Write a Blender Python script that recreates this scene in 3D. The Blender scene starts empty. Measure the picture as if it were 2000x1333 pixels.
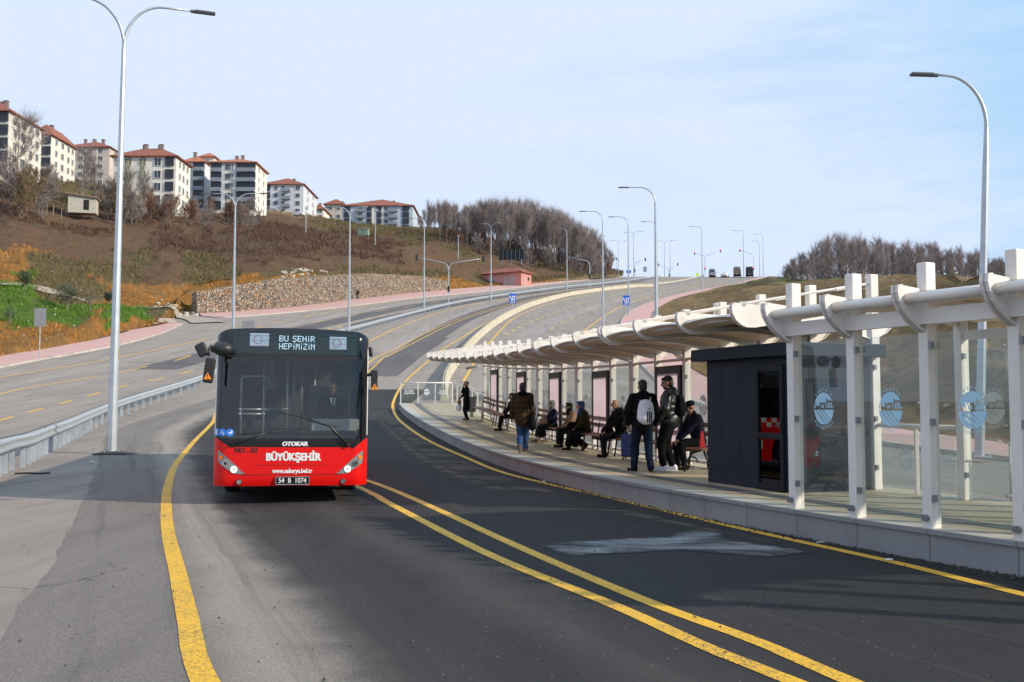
import bpy, bmesh, math, random
import numpy as np
from mathutils import Vector, Matrix, Quaternion, noise as mnoise
from mathutils.bvhtree import BVHTree
random.seed(7); rng = np.random.default_rng(7)
PI = math.pi
S = bpy.context.scene
COL = S.collection
F = 1944.0; CAMZ = 1.72; PITCH = math.atan((783-666.5)/F)
SUN_AZ = math.radians(108.5); SUN_EL = math.radians(27)
# ---------------------------------------------------------------- road height and picture-to-place conversion
A2 = .0014; SL = .155; Y0 = 22.0; Y1 = Y0+SL/(2*A2); Z1 = A2*(Y1-Y0)**2; YC = 313.0
def Zr(y, A2=A2, SL=SL, Y0=Y0, Y1=Y1, Z1=Z1, YC=YC):
    if y < Y0: return 0.0
    if y < Y1: return A2*(y-Y0)**2
    if y < YC: return Z1+SL*(y-Y1)
    t = min(y-YC, 20.0)
    return Z1+SL*(YC-Y1)+SL*(t-t*t/40.0)*.5-(max(0, y-YC-20))*.03
cp, sp = math.cos(PITCH), math.sin(PITCH)
def ray(u, v):
    cx = (u-1000)/F; cy = (666.5-v)/F
    d = Vector((cx, cp-cy*sp, sp+cy*cp)); return d/d.y
def at(u, v, Y):
    d = ray(u, v); return Vector((d.x*Y, Y, CAMZ+d.z*Y))
def gp(u, v, dz=0.0):
    d = ray(u, v)
    lo = 2.0; y = 2.0
    while y < 330:
        if CAMZ+d.z*y < Zr(y)+dz: break
        lo = y; y *= 1.02
    hi = y
    for _ in range(40):
        m = (lo+hi)/2
        if CAMZ+d.z*m < Zr(m)+dz: hi = m
        else: lo = m
    return Vector((d.x*hi, hi, Zr(hi)+dz))
def proj(p):
    x, y, z = p[0], p[1], p[2]-CAMZ
    dep = y*cp+z*sp; up = -y*sp+z*cp
    return 1000+F*x/dep, 666.5-F*up/dep
# ---------------------------------------------------------------- curves
def catmull(pts, n=12):
    P = [Vector(p) for p in pts]
    P = [P[0]*2-P[1]]+P+[P[-1]*2-P[-2]]
    out = []
    for i in range(1, len(P)-2):
        a, b, c, d = P[i-1], P[i], P[i+1], P[i+2]
        for k in range(n):
            t = k/n
            out.append(.5*((2*b)+(c-a)*t+(2*a-5*b+4*c-d)*t*t+(3*b-a-3*c+d)*t**3))
    out.append(P[-2]); return out
class Path2:
    """plan curve with arc length"""
    def __init__(s, pts, smooth=True):
        p = [Vector((q[0], q[1], 0)) for q in pts]
        s.p = catmull(p, 10) if smooth and len(p) > 2 else p
        s.L = [0]
        for a, b in zip(s.p, s.p[1:]): s.L.append(s.L[-1]+(b-a).length)
        s.len = s.L[-1]
    def at(s, t):
        t = max(0, min(s.len-1e-6, t))
        lo, hi = 0, len(s.L)-1
        while hi-lo > 1:
            m = (lo+hi)//2
            if s.L[m] <= t: lo = m
            else: hi = m
        k = (t-s.L[lo])/max(1e-9, s.L[lo+1]-s.L[lo])
        p = s.p[lo].lerp(s.p[lo+1], k)
        a = s.p[max(0, lo-1)]; b = s.p[min(len(s.p)-1, lo+2)]
        tan = (b-a); tan.z = 0; tan.normalize()
        return p, tan
    def s_of_y(s, y):
        best = min(range(len(s.p)), key=lambda i: abs(s.p[i].y-y)); 
        for i in (best-1, best):
            if 0 <= i < len(s.p)-1:
                a, b = s.p[i].y, s.p[i+1].y
                if (a-y)*(b-y) <= 0 and a != b: return s.L[i]+(y-a)/(b-a)*(s.L[i+1]-s.L[i])
        return s.L[best]
    def sample(s, step):
        n = max(2, int(s.len/step)+1)
        return [s.at(s.len*i/(n-1)) for i in range(n)]
def pxpath(pix): return Path2([gp(u, v) for u, v in pix])
# ---------------------------------------------------------------- mesh builder
class MB:
    def __init__(s): s.v = []; s.f = []; s.m = []; s.uv = {}; s.mi = 0
    def add(s, vs, fs, mi=None):
        o = len(s.v); s.v += [tuple(v) for v in vs]
        for f in fs: s.f.append(tuple(i+o for i in f)); s.m.append(s.mi if mi is None else mi)
        return o
    def box(s, c, d, rot=None, mi=None):
        c = Vector(c); h = Vector(d)/2
        vs = []
        for x in (-1, 1):
            for y in (-1, 1):
                for z in (-1, 1):
                    p = Vector((x*h.x, y*h.y, z*h.z))
                    if rot is not None: p = rot @ p
                    vs.append(c+p)
        s.add(vs, [(0, 1, 3, 2), (4, 6, 7, 5), (0, 4, 5, 1), (2, 3, 7, 6), (0, 2, 6, 4), (1, 5, 7, 3)], mi)
    def bar(s, a, b, w, h, mi=None, up=(0, 0, 1)):
        a, b = Vector(a), Vector(b); t = (b-a); L = t.length; t.normalize()
        up = Vector(up)
        if abs(t.dot(up)) > .99: up = Vector((0, 1, 0))
        r = t.cross(up).normalized(); u = r.cross(t)
        s.box((a+b)/2, (w, L, h), Matrix((r, t, u)).transposed(), mi)
    def tube(s, path, r, n=8, cap=True, mi=None):
        P = [Vector(p) for p in path]; R = r if isinstance(r, (list, tuple)) else [r]*len(P)
        ref = None; vs = []; fs = []
        for i, p in enumerate(P):
            t = (P[min(i+1, len(P)-1)]-P[max(i-1, 0)])
            if t.length < 1e-9: t = Vector((0, 0, 1))
            t.normalize()
            if ref is None:
                ref = Vector((1, 0, 0)) if abs(t.x) < .9 else Vector((0, 1, 0))
            a = (ref-t*ref.dot(t))
            if a.length < 1e-6: a = t.orthogonal()
            a.normalize(); ref = a; b = t.cross(a)
            for k in range(n):
                g = 2*PI*k/n; vs.append(p+(a*math.cos(g)+b*math.sin(g))*R[i])
        for i in range(len(P)-1):
            for k in range(n):
                fs.append((i*n+k, i*n+(k+1) % n, (i+1)*n+(k+1) % n, (i+1)*n+k))
        if cap:
            fs.append(tuple(range(n-1, -1, -1))); fs.append(tuple((len(P)-1)*n+k for k in range(n)))
        s.add(vs, fs, mi)
    def ell(s, c, r, rot=None, nu=12, nv=8, mi=None):
        c = Vector(c); vs = [c+((rot @ Vector((0, 0, -r[2]))) if rot else Vector((0, 0, -r[2])))]; fs = []
        for j in range(1, nv):
            a = -PI/2+PI*j/nv
            for i in range(nu):
                g = 2*PI*i/nu
                p = Vector((r[0]*math.cos(a)*math.cos(g), r[1]*math.cos(a)*math.sin(g), r[2]*math.sin(a)))
                vs.append(c+((rot @ p) if rot else p))
        vs.append(c+((rot @ Vector((0, 0, r[2]))) if rot else Vector((0, 0, r[2]))))
        for i in range(nu): fs.append((0, 1+(i+1) % nu, 1+i))
        for j in range(nv-2):
            for i in range(nu):
                fs.append((1+j*nu+i, 1+j*nu+(i+1) % nu, 1+(j+1)*nu+(i+1) % nu, 1+(j+1)*nu+i))
        e = len(vs)-1; o = 1+(nv-2)*nu
        for i in range(nu): fs.append((e, o+i, o+(i+1) % nu))
        s.add(vs, fs, mi)
    def cap(s, a, b, ra, rb, n=10):
        """closed tapered capsule"""
        a, b = Vector(a), Vector(b); t = b-a; L = t.length
        if L < 1e-6: t = Vector((0, 0, 1))
        t.normalize(); P = []; R = []
        for k in (0, .3, .6, .85): P.append(a-t*ra*math.cos(k*PI/2)); R.append(max(.001, ra*math.sin(k*PI/2)))
        P.append(a); R.append(ra); P.append(b); R.append(rb)
        for k in (.85, .6, .3, 0): P.append(b+t*rb*math.cos(k*PI/2)); R.append(max(.001, rb*math.sin(k*PI/2)))
        s.tube(P, R, n)
    def prism(s, poly, mapf, d0, d1, mi=None):
        """extrude 2-D polygon; mapf(a,b,d)->point"""
        n = len(poly)
        vs = [mapf(a, b, d0) for a, b in poly]+[mapf(a, b, d1) for a, b in poly]
        fs = [tuple(range(n)), tuple(range(2*n-1, n-1, -1))]
        for i in range(n): fs.append((i, (i+1) % n+0, n+(i+1) % n, n+i))
        s.add(vs, fs, mi)
    def grid(s, rows, mi=None):
        n = len(rows[0]); vs = [p for r in rows for p in r]; fs = []
        for j in range(len(rows)-1):
            for i in range(n-1): fs.append((j*n+i, j*n+i+1, (j+1)*n+i+1, (j+1)*n+i))
        s.add(vs, fs, mi)
    def mesh(s, name, mats, smooth=False, fix=True):
        me = bpy.data.meshes.new(name); me.from_pydata(s.v, [], s.f)
        mats = mats if isinstance(mats, (list, tuple)) else [mats]
        for m in mats: me.materials.append(m)
        if len(mats) > 1: me.polygons.foreach_set('material_index', s.m)
        if fix:
            bm = bmesh.new(); bm.from_mesh(me); bmesh.ops.recalc_face_normals(bm, faces=bm.faces); bm.to_mesh(me); bm.free()
        if smooth: me.polygons.foreach_set('use_smooth', [True]*len(me.polygons))
        me.update(); return me
    def build(s, name, mats, parent=None, smooth=False, fix=True):
        return link(name, s.mesh(name, mats, smooth, fix), parent)
def link(name, me, parent=None):
    o = bpy.data.objects.new(name, me); COL.objects.link(o)
    if parent is not None: o.parent = parent
    return o
def tag(o, label=None, cat=None, group=None, kind=None):
    if label: o['label'] = label
    if cat: o['category'] = cat
    if group: o['group'] = group
    if kind: o['kind'] = kind
    return o
def thing(name, label, cat, loc=(0, 0, 0), rz=0, group=None, rot=None):
    o = bpy.data.objects.new(name, None); o.empty_display_size = .2; COL.objects.link(o)
    o.location = loc; o.rotation_euler = rot or (0, 0, rz)
    return tag(o, label, cat, group)
CH = {}
def copy_tree(o, parent=None):
    c = o.copy(); COL.objects.link(c)
    if parent is not None: c.parent = parent
    for ch in [x for x in o.children]: copy_tree(ch, c)
    return c
def bevel(o, w=.01, seg=2):
    b = o.modifiers.new('bevel', 'BEVEL'); b.width = w; b.segments = seg; b.limit_method = 'ANGLE'; b.angle_limit = math.radians(40)
    return o
# ---------------------------------------------------------------- materials
def nt(name):
    m = bpy.data.materials.new(name); m.use_nodes = True
    n = m.node_tree; return m, n, n.nodes['Principled BSDF']
def rgb(c): return (c[0], c[1], c[2], 1)
def mixc(n, fac, a, b, mode='MIX'):
    x = n.nodes.new('ShaderNodeMix'); x.data_type = 'RGBA'; x.blend_type = mode
    for sock, val in ((x.inputs[0], fac), (x.inputs[6], a), (x.inputs[7], b)):
        if isinstance(val, bpy.types.NodeSocket): n.links.new(val, sock)
        elif isinstance(val, (int, float)): sock.default_value = val
        else: sock.default_value = rgb(val)
    return x.outputs[2]
def coord(n, kind='pos', scale=None):
    if kind == 'pos': c = n.nodes.new('ShaderNodeNewGeometry').outputs['Position']
    elif kind == 'uv': c = n.nodes.new('ShaderNodeTexCoord').outputs['UV']
    else: c = n.nodes.new('ShaderNodeTexCoord').outputs['Object']
    if scale:
        mp = n.nodes.new('ShaderNodeMapping'); mp.inputs['Scale'].default_value = scale
        n.links.new(c, mp.inputs['Vector']); c = mp.outputs[0]
    return c
def noise(n, vec, scale, detail=3, rough=.55, dist=0):
    x = n.nodes.new('ShaderNodeTexNoise'); x.inputs['Scale'].default_value = scale; x.inputs['Detail'].default_value = detail
    x.inputs['Roughness'].default_value = rough; x.inputs['Distortion'].default_value = dist
    n.links.new(vec, x.inputs['Vector']); return x.outputs['Fac']
def ramp(n, fac, stops):
    r = n.nodes.new('ShaderNodeValToRGB'); e = r.color_ramp.elements
    while len(e) < len(stops): e.new(.5)
    for k, (p, c) in zip(e, stops):
        k.position = p; k.color = (c, c, c, 1) if isinstance(c, (int, float)) else rgb(c)
    n.links.new(fac, r.inputs[0]); return r.outputs[0]
def math_(n, op, a, b=0.0):
    x = n.nodes.new('ShaderNodeMath'); x.operation = op
    for sock, val in ((x.inputs[0], a), (x.inputs[1], b)):
        if isinstance(val, bpy.types.NodeSocket): n.links.new(val, sock)
        else: sock.default_value = val
    return x.outputs[0]
def bump(n, p, h, strength=.3, dist=.02):
    b = n.nodes.new('ShaderNodeBump'); b.inputs['Strength'].default_value = strength; b.inputs['Distance'].default_value = dist
    n.links.new(h, b.inputs['Height']); n.links.new(b.outputs[0], p.inputs['Normal'])
def M(name, col, rough=.6, metal=0, var=.12, scale=4, bmp=0, bscale=60, dirt=0, dirtcol=(.12, .09, .06), kind='obj', spec=.5):
    m, n, p = nt(name); c = coord(n, kind)
    f = ramp(n, noise(n, c, scale), [(.3, 0), (.7, 1)])
    out = mixc(n, f, [x*(1-var) for x in col], [min(1, x*(1+var)) for x in col])
    if dirt:
        d = ramp(n, noise(n, c, scale*.7, 6, .65), [(.5, 0), (.75, dirt)])
        out = mixc(n, d, out, dirtcol)
    n.links.new(out, p.inputs['Base Color']); p.inputs['Roughness'].default_value = rough; p.inputs['Metallic'].default_value = metal
    p.inputs['Specular IOR Level'].default_value = spec
    if bmp: bump(n, p, noise(n, c, bscale, 3), bmp)
    return m
def glass(name, tint=(.9, .96, .94), refl=1.0, rough=.0, ior=1.5, base=None, basefac=.0):
    m = bpy.data.materials.new(name); m.use_nodes = True; n = m.node_tree
    for x in list(n.nodes): n.nodes.remove(x)
    o = n.nodes.new('ShaderNodeOutputMaterial'); t = n.nodes.new('ShaderNodeBsdfTransparent'); t.inputs[0].default_value = rgb(tint)
    g = n.nodes.new('ShaderNodeBsdfGlossy'); g.inputs['Roughness'].default_value = rough
    ge = n.nodes.new('ShaderNodeNewGeometry'); dt = n.nodes.new('ShaderNodeVectorMath'); dt.operation = 'DOT_PRODUCT'
    n.links.new(ge.outputs['Normal'], dt.inputs[0]); n.links.new(ge.outputs['Incoming'], dt.inputs[1])
    f5 = math_(n, 'POWER', math_(n, 'SUBTRACT', 1.0, math_(n, 'ABSOLUTE', dt.outputs['Value'])), 5.0)
    k = math_(n, 'MINIMUM', math_(n, 'MULTIPLY', math_(n, 'ADD', .045, math_(n, 'MULTIPLY', f5, .955)), refl), 1.0)
    mx = n.nodes.new('ShaderNodeMixShader'); n.links.new(k, mx.inputs[0])
    src = t.outputs[0]
    if base:
        d = n.nodes.new('ShaderNodeBsdfDiffuse'); d.inputs[0].default_value = rgb(base)
        m2 = n.nodes.new('ShaderNodeMixShader'); 
        c = coord(n, 'obj'); f = ramp(n, noise(n, c, 2.5, 6, .65), [(.25, basefac*.4), (.8, basefac*1.6)])
        n.links.new(f, m2.inputs[0]); n.links.new(t.outputs[0], m2.inputs[1]); n.links.new(d.outputs[0], m2.inputs[2]); src = m2.outputs[0]
    n.links.new(src, mx.inputs[1]); n.links.new(g.outputs[0], mx.inputs[2]); n.links.new(mx.outputs[0], o.inputs[0])
    return m
def emit(name, col, st):
    m, n, p = nt(name); p.inputs['Base Color'].default_value = rgb([c*.3 for c in col])
    p.inputs['Emission Color'].default_value = rgb(col); p.inputs['Emission Strength'].default_value = st; return m
def asphalt(name, col, dust=(.2, .18, .16), dustfac=.5, streak=None, uvramp=None, big=.25, patchy=None):
    m, n, p = nt(name); c = coord(n)
    out = mixc(n, ramp(n, noise(n, c, 62, 4, .85), [(.34, 0), (.66, 1)]), [x*.32 for x in col], [x*1.75 for x in col])
    bl = ramp(n, noise(n, c, big, 6, .66, .8), [(.36, 0), (.68, 1)])
    out = mixc(n, math_(n, 'MULTIPLY', bl, dustfac), out, mixc(n, noise(n, c, 95, 3, .8), [x*.6 for x in dust], [x*1.4 for x in dust]))
    st = coord(n, 'pos', (.9, .055, .3))
    out = mixc(n, ramp(n, noise(n, st, 1.6, 5, .7, .4), [(.42, .0), (.75, .5)]), out, [x*.5 for x in col])
    if patchy:
        f = ramp(n, noise(n, coord(n, 'pos', (.55, 1.5, 1)), 1.5, 7, .72, .5), [(.40, 1), (.60, 0)]); out = mixc(n, f, out, patchy)
    if uvramp:
        uv = coord(n, 'uv'); sx = n.nodes.new('ShaderNodeSeparateXYZ'); n.links.new(uv, sx.inputs[0])
        w = math_(n, 'ADD', sx.outputs[0], math_(n, 'MULTIPLY', math_(n, 'SUBTRACT', noise(n, c, .8, 6, .68), .5), .075))
        fac = ramp(n, w, uvramp[1]); g = uvramp[0]; grey = mixc(n, ramp(n, noise(n, c, 60, 4, .85), [(.34, 0), (.66, 1)]), [x*.5 for x in g], [x*1.55 for x in g])
        grey = mixc(n, ramp(n, noise(n, coord(n, 'pos', (1.2, .25, 1)), 1.3, 6, .7), [(.45, 0), (.7, .5)]), grey, [x*.6 for x in g]); out = mixc(n, fac, out, grey)
        if len(uvramp) > 2: out = mixc(n, ramp(n, w, uvramp[3]), out, mixc(n, ramp(n, noise(n, c, 60, 4, .85), [(.34, 0), (.66, 1)]), [x*.6 for x in uvramp[2]], [x*1.4 for x in uvramp[2]]))
        # tyre-polished tracks that follow the lane
        tr = n.nodes.new('ShaderNodeCombineXYZ'); n.links.new(math_(n, 'MULTIPLY', sx.outputs[0], 26), tr.inputs[0]); n.links.new(math_(n, 'MULTIPLY', sx.outputs[1], .05), tr.inputs[1])
        out = mixc(n, ramp(n, noise(n, tr.outputs[0], 1.0, 4, .6), [(.52, 0), (.7, .42)]), out, (.018, .017, .017))
        out = mixc(n, ramp(n, noise(n, tr.outputs[0], 1.7, 4, .7), [(.60, 0), (.75, .28)]), out, (.12, .11, .10))
    vc = n.nodes.new('ShaderNodeTexVoronoi'); vc.feature = 'DISTANCE_TO_EDGE'; vc.inputs['Scale'].default_value = .16
    wv = n.nodes.new('ShaderNodeVectorMath'); wv.operation = 'ADD'; nz = n.nodes.new('ShaderNodeTexNoise'); nz.inputs['Scale'].default_value = .9; nz.inputs['Detail'].default_value = 6; n.links.new(c, nz.inputs['Vector']); n.links.new(c, wv.inputs[0]); n.links.new(nz.outputs['Color'], wv.inputs[1]); n.links.new(wv.outputs[0], vc.inputs['Vector'])
    ck = math_(n, 'MULTIPLY', ramp(n, vc.outputs['Distance'], [(.0012, .8), (.0035, 0)]), ramp(n, noise(n, c, .12, 2), [(.5, 0), (.56, 1)])); out = mixc(n, ck, out, (.012, .011, .011))
    sp_ = n.nodes.new('ShaderNodeTexVoronoi'); sp_.inputs['Scale'].default_value = 17; n.links.new(c, sp_.inputs['Vector'])
    peb = ramp(n, sp_.outputs['Distance'], [(.09, 1), (.14, 0)])
    rar = ramp(n, noise(n, c, 9, 1), [(.58, 0), (.62, 1)])
    out = mixc(n, math_(n, 'MULTIPLY', math_(n, 'MULTIPLY', peb, rar), .8), out, (.38, .35, .31))
    n.links.new(out, p.inputs['Base Color']); p.inputs['Roughness'].default_value = .85; p.inputs['Specular IOR Level'].default_value = .3
    bump(n, p, noise(n, c, 110, 3, .8), .8, .012)
    return m
m_white = M('cream_paint', (.75, .705, .66), .45, var=.06, scale=1.6, dirt=.34, dirtcol=(.44, .36, .27))
m_galv = M('galvanised_steel', (.43, .47, .51), .42, .35, var=.10, scale=3)
m_galv2 = M('weathered_zinc', (.40, .45, .50), .5, .3, var=.18, scale=2, dirt=.25, dirtcol=(.2, .19, .18))
m_black = M('black_plastic', (.018, .018, .02), .45, var=.2)
m_rubber = M('rubber', (.02, .02, .02), .8)
m_anth = M('anthracite_panel', (.02, .03, .042), .35, var=.12, scale=1.5)
m_glass = glass('shelter_glass', (.85, .92, .90), 1.7, base=(.62, .66, .62), basefac=.085)
m_dark = M('dark_void', (.01, .01, .012), .7)
m_beige_roof = M('roof_sheet', (.64, .50, .34), .5, var=.08, scale=1)
m_wood = M('bench_wood', (.20, .085, .045), .5, var=.3, scale=8)
m_yellow = None
def paint_mat(name, col, wear):
    m, n, p = nt(name); c = coord(n)
    a = mixc(n, noise(n, c, 3, 4), [x*.86 for x in col], [min(1, x*1.08) for x in col])
    w = ramp(n, noise(n, c, 42, 5, .8), [(wear+.02, 1), (wear+.07, 0)])
    w2 = ramp(n, noise(n, c, 1.1, 4, .6), [(.3, 1), (.62, .3)])
    a = mixc(n, ramp(n, noise(n, c, 1.9, 6, .7), [(.5, 0), (.75, .35)]), a, [x*.55 for x in col])
    a = mixc(n, math_(n, 'MULTIPLY', w, w2), a, (.07, .06, .055))
    n.links.new(a, p.inputs['Base Color']); p.inputs['Roughness'].default_value = .6
    bump(n, p, noise(n, c, 150, 3), .4, .01); return m
m_yellow = paint_mat('yellow_road_paint', (.86, .47, .012), .43)
m_yellow_old = paint_mat('worn_yellow_road_paint', (.80, .45, .04), .36)
# ---------------------------------------------------------------- camera, light, sky
cam = bpy.data.cameras.new('camera'); co = bpy.data.objects.new('camera', cam); COL.objects.link(co)
co.location = (0, 0, CAMZ); co.rotation_euler = (PI/2+PITCH, 0, 0); cam.sensor_width = 36; cam.lens = F/2000*36; cam.clip_end = 6000; cam.clip_start = .1
S.camera = co
tosun = Vector((math.sin(SUN_AZ)*math.cos(SUN_EL), math.cos(SUN_AZ)*math.cos(SUN_EL), math.sin(SUN_EL)))
sl = bpy.data.lights.new('sun', 'SUN'); sl.energy = 4.9; sl.angle = math.radians(1.0); sl.color = (1, .875, .70)
so = bpy.data.objects.new('sun', sl); COL.objects.link(so); so.rotation_euler = tosun.to_track_quat('Z', 'Y').to_euler(); so.location = (30, -10, 40)
W = bpy.data.worlds.new('World'); S.world = W; W.use_nodes = True; wn = W.node_tree
bg = wn.nodes['Background']; sky = wn.nodes.new('ShaderNodeTexSky'); sky.sky_type = 'NISHITA'; sky.sun_disc = False
sky.sun_elevation = SUN_EL; sky.sun_rotation = SUN_AZ; sky.air_density = 1.0; sky.dust_density = .6; sky.ozone_density = 2.0; sky.altitude = 100
tc = wn.nodes.new('ShaderNodeTexCoord'); mp = wn.nodes.new('ShaderNodeMapping'); mp.inputs['Scale'].default_value = (1.0, 1.0, 5.0)
mp.inputs['Rotation'].default_value = (.12, .25, .3)
wn.links.new(tc.outputs['Generated'], mp.inputs[0])
cl = noise(wn, mp.outputs[0], 2.1, 7, .55, .5)
cl2 = noise(wn, mp.outputs[0], 7.0, 6, .6, .8)
cf = math_(wn, 'ADD', cl, math_(wn, 'MULTIPLY', math_(wn, 'SUBTRACT', cl2, .5), .34))
sxw = wn.nodes.new('ShaderNodeSeparateXYZ'); wn.links.new(tc.outputs['Generated'], sxw.inputs[0])
# thin high cloud is denser to the left of the view, clear to the upper right
cf = math_(wn, 'SUBTRACT', cf, math_(wn, 'MULTIPLY', sxw.outputs[0], .38))
cfr = ramp(wn, cf, [(.12, .80), (.50, 1.0)])
skyc = mixc(wn, cfr, sky.outputs[0], (6.3, 7.35, 9.15))
bl = math_(wn, 'ADD', math_(wn, 'ADD', sxw.outputs[0], math_(wn, 'MULTIPLY', sxw.outputs[2], .9)), math_(wn, 'MULTIPLY', math_(wn, 'SUBTRACT', cf, .35), -1.0))
skyc = mixc(wn, ramp(wn, bl, [(.38, 0), (.95, .9)]), skyc, (3.0, 5.7, 8.5))
wn.links.new(skyc, bg.inputs[0]); bg.inputs[1].default_value = .115
S.view_settings.view_transform = 'Standard'; S.view_settings.look = 'None'; S.view_settings.exposure = 0; S.view_settings.gamma = 1
S.cycles.max_bounces = 6; S.cycles.transparent_max_bounces = 24; S.cycles.glossy_bounces = 3; S.cycles.diffuse_bounces = 3
S.cycles.use_denoising = True
try: S.cycles.denoiser = 'OPENIMAGEDENOISE'
except Exception: pass
# ================================================================ roads
m_road = asphalt('old_asphalt', (.275, .235, .205), (.37, .31, .26), .6)
m_dark_road = asphalt('dark_asphalt', (.115, .105, .107), (.17, .15, .14), .5)
m_lane = asphalt('fresh_asphalt', (.027, .026, .027), (.05, .046, .043), .55,
                 uvramp=((.22, .19, .168), [(.0, .95), (.13, .9), (.19, .95), (.215, .7), (.27, .08), (.36, .0), (.42, .14), (.48, .0), (1, 0)], (.33, .285, .24), [(.135, 0), (.175, .8), (.20, .8), (.245, 0)]))
def sheet(name, xs, ys, mat, dz=0.0):
    mb = MB(); mb.grid([[(x, y, Zr(y)+dz) for x in xs] for y in ys]); return mb.build(name, mat, smooth=True)
ys = [-15+5*i for i in range(8)]+[21+1.5*i for i in range(45)]+[90+5*i for i in range(44)]+[311+2*i for i in range(20)]
o = sheet('road', [-95, -60, -30, 0, 30, 60, 100], ys, m_road); tag(o, kind='structure')
mb = MB(); mb.grid([[(-3000, -800, -1.2), (3000, -800, -1.2)], [(-3000, 5000, -1.2), (3000, 5000, -1.2)]])
tag(mb.build('ground', M('ground_soil', (.12, .10, .06), .9, var=.3, scale=.02, kind='pos')), kind='structure')
# kerb of the stop: fitted plan curve x(Y)
_ky = np.array([9.6, 10.73, 11.9, 12.96, 14.6, 16.4, 19, 21.7, 26, 32.3, 39.2, 45.2, 52]); _kx = np.array([4.87, 4.54, 4.10, 3.62, 2.85, 2.16, 1.29, .50, -.27, -1.6, -3.15, -4.6, -5.86])
_kc = np.polyfit(_ky, _kx, 4)
def kx(y):
    if y < 9.6: return float(np.polyval(_kc, 9.6)+(9.6-y)*.52)
    return float(np.polyval(_kc, y))
KY = [-6, 0, 4, 7]+[9.6+.9*i for i in range(48)]
KP = Path2([(kx(y), y) for y in KY if y <= 52], smooth=True)
KS = KP.s_of_y
def kp(s, off, h=0.0, deck=.34):
    """point at arc length s along the kerb, off metres behind it, h above the deck"""
    p, t = KP.at(s); n = Vector((-t.y, t.x, 0)); n = n if n.x > 0 else -n
    q = p+n*off; q.z = Zr(p.y)+deck+h; return q
def knorm(s):
    p, t = KP.at(s); n = Vector((-t.y, t.x, 0)); return n if n.x > 0 else -n
def ktan(s): return KP.at(s)[1]
# fresh asphalt of the bus lane, from the old seam on the left to the kerb
seam = [(-.6, -6), (-2.2, 2), (-3.3, 6.1), (-3.57, 7), (-4.18, 8.64), (-5.1, 11.3), (-7.43, 17.4), (-10.4, 25), (-13.5, 33), (-16.3, 41), (-17.6, 52), (-17, 64)]
sp2 = Path2(seam); mb = MB(); rows = []; uvs = []
for y in [-6+.25*i for i in range(280)]:
    a, _ = sp2.at(sp2.s_of_y(y)); kk = kx(min(y, 52)) if y <= 52 else kx(52)+.03*(y-52)+.0
    row = []; a = a+Vector((mnoise.noise(Vector((0, y*.35, 2)))*.10+mnoise.noise(Vector((0, y*1.7, 5)))*.05, 0, 0))
    for i in range(25):
        t = i/24; row.append((a.x+(kk+.15-a.x)*t, y, Zr(y)+.004)); uvs.append((t, y))
    rows.append(row)
mb.grid(rows); me = mb.mesh('bus_lane', m_lane, True)
uvl = me.uv_layers.new(name='UVMap')
for l in me.loops: uvl.data[l.index].uv = uvs[l.vertex_index]
tag(link('bus_lane', me), kind='structure')
def ribbon(mb, path, w, dz, s0=0, s1=None, step=1.0):
    s1 = path.len if s1 is None else s1; n = max(2, int((s1-s0)/step)+1); rows = []
    for i in range(n):
        p, t = path.at(s0+(s1-s0)*i/(n-1)); nn = Vector((-t.y, t.x, 0)); ww = w(p) if callable(w) else w
        rows.append([(q.x, q.y, Zr(q.y)+dz) for q in (p+nn*ww/2, p, p-nn*ww/2)])
    mb.grid(rows)
# darker lanes
mb = MB()
ribbon(mb, pxpath([(300, 722), (430, 688), (508, 662), (640, 632), (820, 596), (1000, 572), (1160, 553), (1260, 545)]), 3.6, .006)
ribbon(mb, pxpath([(690, 637), (790, 614), (880, 597), (1000, 578), (1160, 559), (1260, 549)]), 2.6, .006)
ribbon(mb, pxpath([(800, 690), (850, 655), (910, 622), (980, 598), (1060, 578), (1180, 561)]), 2.8, .006)
ribbon(mb, pxpath([(735, 735), (800, 690), (850, 660)]), 3.0, .007)
tag(mb.build('asphalt_patch', m_dark_road, smooth=True), kind='structure')
m_light_road = asphalt('bleached_asphalt', (.34, .295, .265), (.27, .235, .21), .6); mb = MB()
ribbon(mb, pxpath([(740, 690), (800, 658), (860, 630), (940, 603), (1060, 580)]), 1.5, .0055)
ribbon(mb, pxpath([(990, 690), (1040, 650), (1100, 620), (1180, 595), (1290, 568)]), 2.2, .0055)
ribbon(mb, pxpath([(-160, 800), (0, 757), (120, 733), (260, 702), (420, 666), (560, 636), (700, 609), (900, 577)]), 1.6, .0055)
tag(mb.build('asphalt_patch', m_light_road, smooth=True), kind='structure')
# cement repair in the near lane
m_cem = asphalt('cement_repair', (.26, .27, .28), (.36, .36, .35), .6, patchy=(.05, .048, .047))
mb = MB(); out = [(1068, 1066), (1100, 1060), (1200, 1053), (1305, 1050), (1330, 1040), (1370, 1035), (1408, 1042), (1400, 1050), (1445, 1058), (1510, 1068), (1580, 1078), (1500, 1086), (1395, 1078), (1330, 1073), (1240, 1078), (1110, 1084)]
pts = [gp(u, v, .008) for u, v in out]
def sdist(x, y):
    ins = False; d = 9
    for p, q in zip(pts, pts[1:]+pts[:1]):
        if (p.y > y) != (q.y > y) and x < (q.x-p.x)*(y-p.y)/(q.y-p.y)+p.x: ins = not ins
        e = q-p; t = max(0, min(1, ((x-p.x)*e.x+(y-p.y)*e.y)/(e.x*e.x+e.y*e.y))); d = min(d, math.hypot(x-p.x-e.x*t, y-p.y-e.y*t))
    return d if ins else -d
xs0, xs1 = min(p.x for p in pts)-.25, max(p.x for p in pts)+.25; ys0, ys1 = min(p.y for p in pts)-.25, max(p.y for p in pts)+.25
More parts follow.
